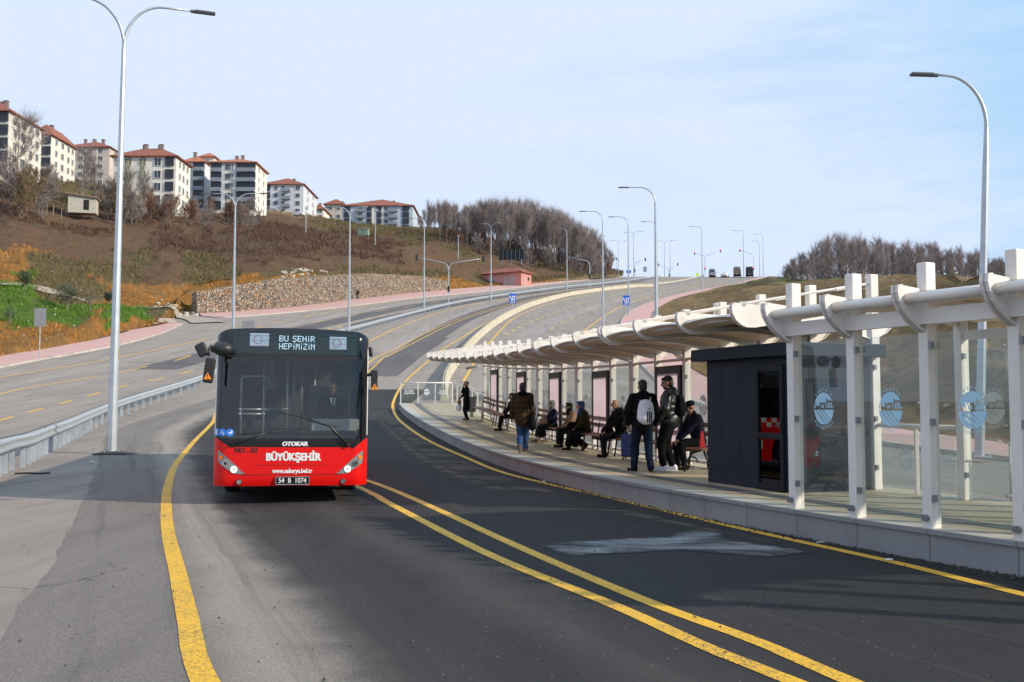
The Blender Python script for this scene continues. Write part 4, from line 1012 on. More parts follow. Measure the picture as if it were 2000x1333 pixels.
# lettering and trims
def front_text(name, txt, x, z, h, width, mat, bold=.0, parent=body, italic=0.0, depth=.005, heavy=0):
    vs, fs = text_mesh(txt, 1.0, off=bold); xs = [v.x for v in vs]; zs = [v.y for v in vs]
    k = h/(max(zs)-min(zs)); kx_ = width/(max(xs)-min(xs)); mx = (max(xs)+min(xs))/2; mz = (max(zs)+min(zs))/2; mb = MB(); pts = []
    for v in vs:
        X = x+(v.x-mx)*kx_+italic*(v.y-mz)*k; Z = z+(v.y-mz)*k; pts.append((X, Fy(X, Z)-depth, Z))
    mb.add(pts, fs)
    if heavy: mb.add([(x_+heavy, y_-.0007, z_) for x_, y_, z_ in pts], fs); mb.add([(x_-heavy, y_-.0013, z_) for x_, y_, z_ in pts], fs)
    return mb.build(name, mat, parent)
front_text('lettering', 'BÜYÜKŞEHİR', .035, .775, .20, .89, m_white_l, .035, heavy=.0045)
front_text('lettering', 'www.sakarya.bel.tr', .015, .535, .095, .65, m_white_l, .02, heavy=.0025)
front_text('lettering', 'OTOKAR', .055, .982, .072, .42, m_white_l, .03, italic=.15, heavy=.004)
front_text('lettering', 'MO - 02', -.735, .876, .080, .36, m_black, .0, heavy=.0035)
for txt, h, yc, zc, ln in (('BÜYÜKŞEHİR', .34, 4.9, .68, 2.6), ('ULAŞIMDA', .13, 6.4, 2.12, .9), ('SAKARYA', .13, 6.4, 1.95, .9), ('ZAMANI', .13, 6.4, 1.78, .8)):
    vs, fs = text_mesh(txt, 1.0, off=.03); tx0, tx1 = min(v.x for v in vs), max(v.x for v in vs); tz0, tz1 = min(v.y for v in vs), max(v.y for v in vs); mb = MB()
    mb.add([(BW+.004, yc+(v.x-(tx0+tx1)/2)*ln/(tx1-tx0), zc+(v.y-(tz0+tz1)/2)*h/(tz1-tz0)) for v in vs], fs); mb.build('lettering', m_white_l, body)
mb = MB(); patch(mb, -.80, .80, .476, .486, .004, 1); patch(mb, -.60, .62, .632, .638, .003, 1)
mb.build('bumper_seam', M('seam_shadow', (.10, .004, .004), .6), body, True)
mb = MB(); mb.box((.022, -.014, .385), (.55, .02, .135)); pl = mb.build('number_plate', m_gloss_black, bus); bevel(pl, .006)
vs, fs = text_mesh('54  B  1074', 1.0, off=.012); xs = [v.x for v in vs]; zs = [v.y for v in vs]; mb = MB()
mb.add([(.022+(v.x-(min(xs)+max(xs))/2)*.45/(max(xs)-min(xs)), -.0262, .392+(v.y-(min(zs)+max(zs))/2)*.082/(max(zs)-min(zs))) for v in vs], fs); mb.build('lettering', m_white_l, pl)
mb = MB(); mb.box((.022, -.0255, .327), (.53, .002, .010)); mb.box((.022, -.0255, .447), (.54, .002, .006)); mb.box((-.248, -.0255, .386), (.006, .002, .12)); mb.box((.292, -.0255, .386), (.006, .002, .12)); mb.build('plate_frame', m_galv, pl)
# headlamps
m_lamp_house = M('lamp_housing', (.34, .34, .33), .3, .5); m_lampglass = glass('lamp_lens', (.93, .93, .93), 1.3)
m_drl = emit('headlamp_led', (.72, 1.0, .90), 2.6); m_drl2 = emit('low_beam_glow', (.55, .65, .60), .7); m_ind = M('amber_lens', (.85, .22, .02), .2)
for sx in (-1, 1):
    poly = [(-1.19, .875), (-1.19, .70), (-1.165, .655), (-.94, .51), (-.90, .495), (-.725, .490), (-.80, .545), (-1.0, .735)]
    mb = MB(); c = (-1.02, .62)
    def P_(x, z, o): return (sx*-x*-1 if False else sx*abs(x), Fy(x, z)-o, z)
    # fan of fine quads so the housing follows the corner
    def ring(k, o): return [P_(c[0]+(x-c[0])*k, c[1]+(z-c[1])*k, o) for x, z in poly]
    dens = []
    for (x, z), (x2, z2) in zip(poly, poly[1:]+poly[:1]):
        for t in range(6): dens.append((x+(x2-x)*t/6, z+(z2-z)*t/6))
    poly = dens
    rs = [ring(k, .005) for k in (1.0, .75, .5, .25, .02)]
    for a, b in zip(rs, rs[1:]):
        n = len(a); mb.add(a+b, [(i, (i+1) % n, n+(i+1) % n, n+i) for i in range(n)])
    hd = mb.build('headlight', m_lamp_house, bus, True)
    mb = MB(); n = len(poly); a = ring(1.0, .006); b = ring(.955, .012); mb.add(a+b, [(i, (i+1) % n, n+(i+1) % n, n+i) for i in range(n)]); mb.build('rim', m_chrome, hd)
    def disc(name, x, z, r, mat, o=.018, r2=0):
        mb = MB(); X = sx*abs(x); y = Fy(x, z)-o; N = 20
        nx = Vector((sx*.35 if abs(x) > 1.0 else sx*.1, -1, 0)).normalized(); ux = Vector((-nx.y, nx.x, 0)); 
        outer = [Vector((X, y, z))+ux*math.cos(2*PI*k/N)*r+Vector((0, 0, math.sin(2*PI*k/N)*r)) for k in range(N)]
        if r2:
            inner = [Vector((X, y, z))+ux*math.cos(2*PI*k/N)*r2+Vector((0, 0, math.sin(2*PI*k/N)*r2)) for k in range(N)]
            mb.add(outer+inner, [(k, (k+1) % N, N+(k+1) % N, N+k) for k in range(N)])
        else: mb.add(outer, [tuple(range(N))])
        return mb.build(name, mat, hd, False, False)
    disc('daytime_lamp', -.925, .570, .052, m_drl, .022, .026); disc('low_beam', -.925, .570, .027, m_drl2, .023)
    disc('high_beam', -1.065, .665, .050, m_chrome, .022); disc('lamp_core', -1.065, .665, .026, m_black, .025)
    disc('indicator', -1.135, .758, .034, m_ind, .026)
    mb = MB(); x = sx*(.85 if sx > 0 else .84); y = Fy(x, .37); mb.tube([(x, y+.01, .365), (x, y-.012, .365)], .048, 18); fg = mb.build('fog_light', m_black, bus, True)
    mb = MB(); mb.tube([(x, y-.010, .365), (x, y-.017, .365)], .036, 18); mb.build('lens', m_chrome, fg)
# round blue stickers with a white figure
m_bluest = M('blue_sticker', (.03, .22, .75), .5, var=.03)
for k, (x, z) in enumerate(((-1.225, 1.165), (-1.125, 1.16), (-1.0, 1.158))):
    mb = MB(); N = 20
    def sp_at(dx, dz, o): X = max(-BW+.001, x+dx); return (X, Fy(X, z+dz)-o, z+dz)
    for rr, r0 in ((.063, .0),):
        for i in range(N):
            g0, g1 = 2*PI*i/N, 2*PI*(i+1)/N; mb.add([sp_at(0, 0, .005), sp_at(math.cos(g0)*rr, math.sin(g0)*rr, .005), sp_at(math.cos(g1)*rr, math.sin(g1)*rr, .005)], [(0, 1, 2)])
    st = mb.build('sticker', m_bluest, bus, False, False)
    mb = MB()
    for q in ([[(-.012, .045), (.012, .045), (.012, .025), (-.012, .025)], [(-.014, .02), (.014, .02), (.010, -.045), (-.010, -.045)]], [[(-.02, .04), (0, .04), (0, .0), (-.02, .0)], [(-.03, .0), (.03, -.005), (.03, -.015), (-.03, -.015)], [(.0, -.01), (.02, -.01), (.035, -.04), (.02, -.04)]], [[(-.04, -.01), (.03, -.02), (.04, .02), (.0, .01)], [(.01, .01), (.04, .02), (.035, .035), (.015, .035)]])[k]:
        mb.add([sp_at(a, b, .008) for a, b in q], [tuple(range(len(q)))])
    mb.build('pictogram', m_white_l, st, False, False)
# wipers
def wp(x, z, o): return (x, Fy(x, z)-o, z)
for blade, arm in (([( -.30+.0, 1.478), (.73, 1.255)], [(.92, .97), (.60, 1.28), (.26, 1.37)]),):
    mb = MB(); mb.tube([wp(-.21, 1.488, .03), wp(.1, 1.425, .035), wp(.30, 1.37, .035), wp(.74, 1.258, .03)], .009, 6); mb.tube([wp(*p, .045) for p in arm], [.022, .016, .012], 6); mb.tube([wp(.92, .955, .0), wp(.92, .965, .06)], .03, 8); mb.build('wiper', m_black, bus, True)
mb = MB(); mb.tube([wp(-.95, .985, .045), wp(-.7, 1.06, .045), wp(-.42, 1.165, .045)], [.02, .014, .01], 6); mb.tube([wp(-.90, 1.125, .03), wp(-.1, 1.20, .03)], .008, 6); mb.build('wiper', m_black, bus, True)
# mirrors
m_tri = M('orange_triangle', (.90, .26, .02), .5, var=.03)
ml = bpy.data.objects.new('mirror', None)
mb = MB(); mb.ell((-1.14, -.03, 2.50), (.165, .13, .115)); mb.cap((-1.22, .05, 2.56), (-1.29, .02, 2.50), .07, .06); mb.tube([(-1.24, -.05, 2.52), (-1.33, -.10, 2.55), (-1.37, -.12, 2.47), (-1.36, -.12, 2.38)], .022, 8)
mir = mb.build('mirror', m_black, bus, True)
mb = MB(); mb.box((-1.47, -.12, 2.48), (.17, .12, .22), Matrix.Rotation(math.radians(-28), 3, 'Y')); o = mb.build('wide_mirror', m_black, mir); bevel(o, .035, 3)
mb = MB(); mb.box((-1.345, -.12, 2.15), (.165, .11, .40), Matrix.Rotation(math.radians(7), 3, 'Y')); o = mb.build('mirror_head', m_black, mir); bevel(o, .035, 3)
def tri(parent, x, z, s, y):
    mb = MB(); mb.add([(x-s, y, z-s*.8), (x+s, y, z-s*.8), (x, y, z+s*.95)], [(0, 1, 2)]); t = mb.build('warning_triangle', m_tri, parent, False, False)
    mb = MB(); mb.add([(x-s*.14, y-.003, z-s*.1), (x+s*.14, y-.003, z-s*.1), (x+s*.08, y-.003, z+s*.42), (x-s*.08, y-.003, z+s*.42)], [(0, 1, 2, 3)]); mb.add([(x-s*.12, y-.003, z-s*.55), (x+s*.12, y-.003, z-s*.55), (x+s*.12, y-.003, z-s*.3), (x-s*.12, y-.003, z-s*.3)], [(0, 1, 2, 3)]); mb.build('exclamation_mark', m_black, t, False, False)
tri(mir, -1.365, 2.06, .062, -.185)
mb = MB(); mb.box((1.34, -.02, 2.05), (.105, .12, .30)); mb.tube([(1.22, .04, 2.12), (1.34, 0, 2.14)], .03, 8); mb.tube([(1.36, -.02, 2.1), (1.40, -.02, 2.08)], .035, 8); mir2 = mb.build('mirror', m_black, bus); bevel(mir2, .03, 3)
tri(mir2, 1.342, 1.915+.01, .058, -.085)
mb = MB(); mb.cap((1.27, .05, 2.56), (1.28, .05, 2.46), .035, .035); mb.build('marker_lamp', m_black, bus, True)
# cabin
m_pole = M('grab_pole', (.60, .60, .58), .3, .4); m_seat = M('seat_fabric', (.03, .04, .08), .8)
mb = MB()
mb.box((0, .52, 1.0), (2.3, .55, .22)); mb.box((.58, .75, 1.14), (1.0, .35, .10)); o = mb.build('dashboard', m_black, bus); bevel(o, .04)
mb = MB(); mb.box((.73, .62, 1.27), (.82, .05, .22)); mb.box((1.1, .9, 1.2), (.05, .6, .25)); o = mb.build('driver_partition', M('cream_partition', (.62, .58, .50), .5), bus); bevel(o, .03)
for path in ([(-.88, .95, 1.0), (-.88, .95, 2.03), (-.85, .95, 2.09), (-.5, .95, 2.10)], [(-.5, .95, 1.02), (-.5, .95, 2.6)], [(-.9, .95, 1.53), (-.5, .95, 1.53)], [(-.9, .95, 1.45), (-.5, .95, 1.45)], [(-.10, 1.5, 1.02), (-.10, 1.5, 2.6)], [(-.5, .95, 1.53), (-.1, 1.5, 1.53)],
             [(.02, 3, 1.0), (.02, 3, 2.6)], [(-.5, 4.5, 1.0), (-.5, 4.5, 2.6)], [(.45, 4.5, 1.0), (.45, 4.5, 2.6)], [(-.5, 7, 1.0), (-.5, 7, 2.6)], [(.2, 6, 1.0), (.2, 6, 2.6)]):
    mb = MB(); mb.tube(path, .019, 8)
    for q in path: mb.ell(q, (.03, .03, .028), None, 8, 6)
    mb.build('grab_pole', m_pole, bus, True)
for y in (3.6, 4.4, 5.2, 6.2, 7.2, 8.2, 9.4):
    for x in (-.95, -.5, .5, .95):
        mb = MB(); mb.box((x, y, 1.35), (.42, .42, .08)); mb.box((x, y+.22, 1.68), (.42, .07, .62)); o = mb.build('seat', m_seat, bus); bevel(o, .03)
mb = MB(); mb.box((.72, 1.55, 1.45), (.46, .12, .75)); mb.box((.72, 1.32, 1.15), (.48, .45, .12)); o = mb.build('driver_seat', m_seat, bus); bevel(o, .05)
mb = MB(); mb.tube([(.72+.2*math.cos(g), .92+.05*math.sin(g), 1.25+.18*math.sin(g)) for g in [i*PI/10 for i in range(21)]], .014, 8); mb.build('steering_wheel', m_black, bus, True)
mb = MB(); mb.box((-.385, .22, 1.935), (.20, .03, .16), Matrix.Rotation(math.radians(-14), 3, 'Y')); mb.tube([(-.34, .2, 2.0), (-.36, .2, 2.3), (-.3, .2, 2.38)], .018, 6); mb.build('monitor', m_black, bus)
mb = MB(); mb.tube([(-1.05, .15, 2.4), (-.5, .14, 2.38), (-.37, .16, 2.30), (-.37, .2, 2.05)], .012, 6); mb.build('cable', m_black, bus)
# ================================================================ people
DG = bpy.context.evaluated_depsgraph_get
def remeshed(name, mb, vox, mat, parent, smooth=3, fold=0.0, fsc=9.0, dec=None):
    o = mb.build(name, mat, None); md = o.modifiers.new('r', 'REMESH'); md.mode = 'VOXEL'; md.voxel_size = vox; md.use_smooth_shade = True
    if smooth: s_ = o.modifiers.new('s', 'SMOOTH'); s_.factor = .5; s_.iterations = smooth
    if dec: d_ = o.modifiers.new('d', 'DECIMATE'); d_.ratio = dec
    me = bpy.data.meshes.new_from_object(o.evaluated_get(DG())); bpy.data.objects.remove(o)
    if fold:
        for v in me.vertices:
            c = v.co; v.co = c+v.normal*(mnoise.noise(Vector((c.x*fsc, c.y*fsc, c.z*fsc*.55+3)))*fold)
    me.materials.clear(); me.materials.append(mat); me.polygons.foreach_set('use_smooth', [True]*len(me.polygons)); me.name = name
    return link(name, me, parent)
m_skin = M('skin', (.46, .24, .16), .5, var=.06, scale=9); m_skin2 = M('tan_skin', (.36, .18, .115), .5, var=.06, scale=9)
def cloth(name, c, var=.25, rough=.95, sc=5): return M(name, [x*.62 for x in c] if max(c) < .1 else c, rough, var=var, scale=sc, bmp=.15, bscale=90, spec=.12)
m_hair = M('dark_hair', (.012, .010, .009), .55, var=.3, scale=30, bmp=.4, bscale=70); m_hairg = M('brown_grey_hair', (.06, .04, .03), .6, var=.3, scale=30, bmp=.4, bscale=70)
c_black = cloth('black_cloth', (.012, .012, .014)); c_navy = cloth('navy_cloth', (.022, .024, .05)); c_brown = cloth('brown_cloth', (.075, .048, .026)); c_jeans = cloth('blue_jeans', (.035, .075, .17))
c_djeans = cloth('dark_jeans', (.014, .024, .05)); c_leather = M('black_leather', (.014, .015, .016), .36, var=.2, bmp=.3, bscale=25); c_olive = cloth('olive_cloth', (.05, .045, .02)); c_beige = cloth('beige_cloth', (.28, .17, .11))
c_grey = cloth('grey_scarf_cloth', (.17, .17, .165)); c_blue = cloth('blue_scarf_cloth', (.035, .06, .16)); c_dkgreen = cloth('dark_green_scarf', (.015, .025, .022)); c_white = cloth('white_cloth', (.72, .72, .75), .06)
c_shoe = cloth('dark_shoe', (.015, .014, .014)); c_tan = cloth('tan_shoe', (.20, .13, .09)); c_brshoe = cloth('brown_boot', (.06, .028, .016)); c_sneak = cloth('white_sneaker', (.75, .76, .80), .05); c_sole = cloth('pale_sole', (.36, .30, .20), .1)
c_lilac = cloth('lilac_trousers', (.50, .44, .62), .08)
def V(*a): return Vector(a)
def ik(S, W, l1, l2, hint):
    S, W = Vector(S), Vector(W); d = W-S; L = min(d.length, (l1+l2)*.999); d.normalize(); a = (l1*l1-l2*l2+L*L)/(2*L); h = math.sqrt(max(0, l1*l1-a*a))
    hv = Vector(hint); hv = hv-d*hv.dot(d); hv.normalize(); return S+d*a+hv*h, S+d*L
def orient(fwd, up=(0, 0, 1)):
    y = Vector(fwd).normalized(); x = y.cross(Vector(up)).normalized(); z = x.cross(y); return Matrix((x, y, z)).transposed()
def hand(mb, W, d, palmn, curl=.5, side=1, k=1.0):
    """palm, four unequal fingers with two bends, thumb from the side of the palm"""
    d = Vector(d).normalized(); pn = Vector(palmn); pn = (pn-d*pn.dot(d)).normalized(); sdv = d.cross(pn)*side
    W = Vector(W); c = W+d*.05*k
    R = Matrix((sdv, d, pn)).transposed(); mb.ell(c, (.040*k, .052*k, .018*k), R, 10, 8); mb.cap(W-d*.03, W+d*.01, .027*k, .026*k, 8)
    for i, (off, L) in enumerate(((-.029, .068), (-.010, .077), (.010, .073), (.028, .058))):
        p = W+d*.092*k+sdv*off*k; q = d
        for j, (f, r) in enumerate(((.42, .0095), (.33, .0088), (.25, .008))):
            ang = curl*(.55+.3*j+.06*i); q = (q*math.cos(ang)+pn*math.sin(ang)).normalized(); e = p+q*L*f*k; mb.cap(p, e, r*k, r*.93*k, 7); p = e
    t0 = W+d*.028*k-sdv*.030*k; td = (d*.75-sdv*.75+pn*.35).normalized(); t1 = t0+td*.038*k; mb.cap(t0, t1, .0125*k, .011*k, 7); td2 = (d*.95-sdv*.15+pn*.45).normalized(); mb.cap(t1, t1+td2*.032*k, .0105*k, .009*k, 7)
def head(mb, C, fd, k=1.0):
    R = orient(fd); f = lambda x, y, z: Vector(C)+(R @ V(x, y, z))*k
    E = lambda c, r: mb.ell(f(*c), tuple(q*k for q in r), R, 14, 10)
    E((0, -.012, .025), (.074, .094, .088)); E((0, .022, -.04), (.058, .066, .075)); E((0, .052, -.085), (.034, .034, .028)); E((0, .03, -.06), (.050, .055, .05))
    mb.cap(f(0, .086, .012), f(0, .107, -.026), .009*k, .015*k, 8); E((.014, .094, -.030), (.011, .012, .009)); E((-.014, .094, -.030), (.011, .012, .009))
    E((0, .082, .030), (.052, .016, .012)); E((0, .083, -.060), (.026, .012, .008)); E((0, .080, -.070), (.022, .012, .007))
    for s in (-1, 1): mb.ell(f(s*.077, -.008, -.005), (.012*k, .022*k, .033*k), R, 8, 6); E((s*.045, .055, -.025), (.024, .03, .026))
    return f
m_eye = M('dark_eye', (.02, .015, .012), .2)
def person(label, base, yaw, H=1.75, J=None, skin=m_skin, face=True, look=0.0, nod=0.0, tilt=0.0, category='person', hands=True, curl=.5, pn=None):
    k = H/1.75; r = thing('person', label, category, base, yaw)
    D = dict(pel=V(0, 0, .93), wst=V(0, 0, 1.08), chs=V(0, .0, 1.29), nck=V(0, -.01, 1.475), hd=V(0, .025, 1.635), shL=V(-.185, 0, 1.425), shR=V(.185, 0, 1.425), wrL=V(-.26, .05, .83), wrR=V(.26, .05, .83), heL=V(-.6, -.6, 0), heR=V(.6, -.6, 0),
             hpL=V(-.092, 0, .92), hpR=V(.092, 0, .92), anL=V(-.10, -.02, .085), anR=V(.10, -.02, .085), knh=V(0, 1, 0), toeL=V(0, 1, 0), toeR=V(0, 1, 0))
    D.update(J or {}); 
    for q in D: D[q] = Vector(D[q])
    for s in 'LR':
        D['el'+s], D['wr'+s] = ik(D['sh'+s], D['wr'+s], .29, .265, D['he'+s]); D['kn'+s], D['an'+s] = ik(D['hp'+s], D['an'+s], .435, .425, D.get('knh'+s, D['knh']))
    r.scale = (k, k, k)
    fd = V(math.sin(look), math.cos(look), -nod).normalized()
    mb = MB(); f = head(mb, D['hd']+V(0, 0, .012), fd, 1.07)
    mb.cap(D['nck']-V(0, 0, .06), D['hd']-V(0, .02, .06), .062, .052, 12)
    mb.cap(D['wst'], D['chs'], .115, .125, 12); mb.cap(D['pel'], D['wst'], .125, .115, 12); mb.cap(D['shL']*.8+D['nck']*.2, D['shR']*.8+D['nck']*.2, .06, .06, 10); mb.cap(D['chs'], D['nck'], .11, .05, 12)
    for s, sg in (('L', -1), ('R', 1)):
        mb.cap(D['sh'+s], D['el'+s], .05, .04); mb.cap(D['el'+s], D['wr'+s], .04, .027)
        if hands: hand(mb, D['wr'+s], (D['wr'+s]-D['el'+s]) if ('hd'+s) not in D else D['hd'+s], D.get('pn'+s, V(-sg, 0, 0)), curl, -sg)
        mb.cap(D['pel']*.4+D['hp'+s]*.6, D['hp'+s], .09, .085); mb.cap(D['hp'+s], D['kn'+s], .08, .052); mb.cap(D['kn'+s], D['an'+s], .052, .036); mb.cap(D['an'+s], D['an'+s]+D['toe'+s]*.1-V(0, 0, .03), .035, .03)
    remeshed('body', mb, .0085, skin, r, 2, dec=.5)
    if face:
        for s in (-1, 1): e = MB(); e.ell(f(s*.032, .077, .008), (.012, .006, .006), orient(fd), 8, 6); e.build('eye', m_eye, r, True); b = MB(); b.cap(f(s*.016, .089, .032), f(s*.050, .078, .034), .005, .004, 6); b.build('eyebrow', m_hair, r, True)
    return r, D, f, orient(fd)
def jacket(r, D, mat, hem=.80, wide=1.06, sl=1.0, hood=None, collar=True, fold=.012, name='jacket', vox=.015, hemv=None, nosl=False):
    mb = MB(); P = D['pel']; up = (D['chs']-P).normalized()
    sd = (D['shR']-D['shL']).normalized(); ft = up.cross(sd)*-1
    R = Matrix((sd, sd.cross(up)*-1, up)).transposed()
    L = (D['chs']-P).length
    for t, rx, ry in ((0, .185, .135), (.35, .180, .132), (.7, .190, .135), (1.0, .205, .138), (1.18, .200, .125)):
        mb.ell(P+up*L*t, (rx*wide, ry*wide, .13), R, 16, 10)
    if hem < P.z-.02 and hemv is None: mb.cap(P, V(P.x, P.y, hem+.12), .16*wide, .165*wide, 16)
    mb.cap(D['shL'], D['shR'], .083*wide, .083*wide, 12); mb.cap(D['chs']+up*.08, D['nck'], .13, .075, 12)
    if collar: mb.cap(D['nck']-V(0, 0, .02), D['nck']+V(0, 0, .035), .078, .074, 12)
    for s in 'LR':
        if nosl: continue
        e, w = D['el'+s], D['wr'+s]; mb.cap(D['sh'+s], e, .080*wide, .066*wide, 12); mb.cap(e, e.lerp(w, .97*sl), .066*wide, .046*wide, 12)
    o = remeshed(name, mb, vox, mat, r, 3, fold, dec=.6)
    if hood:
        mb = MB(); n = D['nck']; mb.ell(n+V(0, -.085, .015), (.13, .075, .085), None, 14, 10); mb.ell(n+V(0, -.02, .03), (.105, .085, .06), None, 14, 10); remeshed('hood', mb, .012, hood, r, 3, .006, 14)
    return o
def trousers(r, D, mat, wide=1.0, fold=.012, cuff=.0, name='trousers'):
    mb = MB(); mb.ell(D['pel']+V(0, 0, .03), (.175*wide, .13, .15), None, 14, 10)
    for s in 'LR':
        h, kn, a = D['hp'+s], D['kn'+s], D['an'+s]; mb.cap(h, kn, .096*wide, .070*wide, 12); mb.cap(kn, a.lerp(kn, cuff), .070*wide, .058*wide, 12); mb.cap(D['pel'], h, .11, .1, 12)
    return remeshed(name, mb, .015, mat, r, 3, fold, 11, dec=.6)
def shoes(r, D, mat, sole=None, k=1.0):
    for s in 'LR':
        a, t = D['an'+s], D['toe'+s].normalized(); mb = MB(); pit = V(t.x, t.y, t.z); u = V(0, 0, 1)-pit*pit.z; u.normalize(); 
        b = a-u*.045-pit*.045; mb.cap(b, b+pit*.19*k, .042*k, .036*k, 10); mb.cap(b+u*.02, a+u*.02, .045*k, .044*k, 10); mb.cap(a-u*.01, b+pit*.13*k, .045*k, .036*k, 10)
        o = remeshed('shoe', mb, .009, mat, r, 2)
        if sole:
            R = Matrix((pit.cross(u), pit, u)).transposed(); m2 = MB(); m2.ell(b+pit*.075*k-u*.034, (.046*k, .135*k, .014), R, 14, 6); m2.build('sole', sole, o, True)
def hair(r, f, R, mat, kind='short'):
    mb = MB(); E = lambda c, q: mb.ell(f(*c), tuple(x*1.08 for x in q), R, 14, 10)
    if kind == 'short': E((0, -.025, .050), (.080, .092, .078)); E((0, -.055, .0), (.074, .062, .085)); E((0, .028, .078), (.068, .066, .030)); E((0, .0, .06), (.079, .08, .05)); E((0, -.058, -.035), (.068, .055, .065))
    elif kind == 'bald': E((.0, -.055, .012), (.078, .062, .066)); 
    elif kind == 'tied': E((0, -.022, .045), (.081, .092, .080)); E((0, -.055, 0), (.074, .062, .085)); E((0, -.115, .04), (.04, .04, .04))
    elif kind == 'beanie': E((0, -.018, .062), (.083, .102, .072)); E((0, -.018, .045), (.085, .106, .030))
    remeshed('hair' if kind != 'beanie' else 'beanie', mb, .010, mat, r, 2, .006, 40)
def headscarf(r, D, f, R, mat):
    mb = MB(); E = lambda c, q: mb.ell(f(*c), tuple(x*1.1 for x in q), R, 16, 12)
    E((0, -.030, .030), (.093, .100, .108)); E((0, -.035, -.06), (.090, .085, .08)); E((0, .030, .095), (.066, .06, .035)); n = D['nck']; mb.cap(f(0, -.03, -.09), n-V(0, 0, .03), .085, .125, 14); mb.cap(f(0, .035, -.125), n+V(0, .07, -.05), .05, .07, 12); mb.ell(n-V(0, .02, .045), (.185, .13, .06), None, 14, 8)
    remeshed('headscarf', mb, .011, mat, r, 3, .010, 16)
def skirt(r, D, mat, z=.25, name='skirt', sit=True):
    mb = MB()
    for s in 'LR':
        h, kn, a = D['hp'+s], D['kn'+s], D['an'+s]; mb.cap(h, kn, .115, .105, 12); lo = kn+(a-kn)*((kn.z-z)/max(.05, kn.z-a.z)); mb.cap(kn, lo, .10, .10, 12)
    a, b = D['knL'], D['knR']; mb.cap(a, b, .10, .10, 12); m = (D['hpL']+D['hpR'])/2; k2 = (a+b)/2; mb.cap(m, k2, .13, .105, 12); la = k2+((D['anL']+D['anR'])/2-k2)*((k2.z-z)/max(.05, k2.z-.085)); mb.cap(k2, la, .11, .12, 12); mb.ell(D['pel'], (.18, .15, .14), None, 14, 10)
    return remeshed(name, mb, .014, mat, r, 3, .016, 10, dec=.6)
SITJ = dict(pel=V(0, .02, .56), wst=V(0, .0, .71), chs=V(0, .03, .92), nck=V(0, .045, 1.11), hd=V(0, .085, 1.265), shL=V(-.185, .04, 1.055), shR=V(.185, .04, 1.055), hpL=V(-.095, .04, .545), hpR=V(.095, .04, .545), anL=V(-.12, .47, .085), anR=V(.12, .47, .085), wrL=V(-.10, .36, .64), wrR=V(.10, .36, .64), knh=V(0, .4, 1), heL=V(-.8, -.5, -.1), heR=V(.8, -.5, -.1), pnL=V(.2, 0, -1), pnR=V(-.2, 0, -1))
def seat_at(u, off=2.62):
    s = s_at_u(u, off, .5); f = Fr(s); return f.P(off, 0), math.atan2(-f.n.y, -f.n.x)-PI/2
def yaw_to(dx, dy): return math.atan2(dy, dx)-PI/2
def sack(name, label, cat, parts, mat, vox=.012, fold=.01, fsc=14, loc=(0, 0, 0), mats=None):
    t = thing(name, label, cat, loc); mb = MB()
    for a in parts: getattr(mb, a[0])(*a[1:])
    remeshed('bag', mb, vox, mat, t, 3, fold, fsc); return t
def W_(r, p):
    bpy.context.view_layer.update(); return r.matrix_basis @ Vector(p)
# 1 woman standing at the far end
r, D, f, R = person('woman standing in a long black coat, hand at her face, holding a white bag', gp(911, 821, .34), yaw_to(-1, -.35), 1.62, dict(wrL=V(-.05, .17, 1.50), heL=V(-.5, .2, -.9), wrR=V(.16, .24, 1.02), heR=V(.6, -.6, 0), hdL=V(.1, .0, 1), pnL=V(.2, -1, .2), hdR=V(0, .6, -.8), pnR=V(-1, 0, 0)), look=-.1)
jacket(r, D, c_black, .45, .98); trousers(r, D, c_black); shoes(r, D, c_shoe); hair(r, f, R, m_hairg, 'tied')
h = W_(r, D['wrR']+V(0, .07, -.09)); t = sack('carrier_bag', 'white plastic carrier bag hanging from the hand of the woman in the long black coat', 'bag', [('ell', (0, 0, -.32), (.13, .075, .17), None, 12, 10), ('cap', (0, 0, -.22), (0, 0, -.06), .09, .02)], c_white, loc=h)
mb = MB(); mb.tube([(-.05, 0, -.14), (-.01, 0, .0), (.02, 0, .01), (.06, 0, -.14)], .008, 6); mb.build('handle', c_white, t)
h = W_(r, D['wrR']+V(-.10, .08, -.10)); t = sack('shoulder_bag', 'small beige shoulder bag on the strap of the woman in the long black coat', 'bag', [('ell', (0, 0, -.10), (.10, .05, .11), None, 12, 8)], c_beige, loc=h)
mb = MB(); a = W_(r, D['shL']+V(.05, .09, .075))-h; b_ = W_(r, D['chs']+V(.06, .165, -.05))-h; mb.tube([a, b_, V(0, 0, 0)], .011, 6); mb.build('strap', c_beige, t)
# 2 seated man half hidden by the man in brown
b, y = seat_at(1003); r, D, f, R = person('man sitting with ankles crossed half hidden behind the man in the brown coat', b, y, 1.72, {**SITJ, 'wrL': V(-.10, .42, .55), 'wrR': V(.08, .36, .66), 'anL': V(-.05, .52, .085), 'anR': V(.06, .56, .085)})
jacket(r, D, c_black); trousers(r, D, c_black, cuff=.18); shoes(r, D, c_shoe); hair(r, f, R, m_hair)
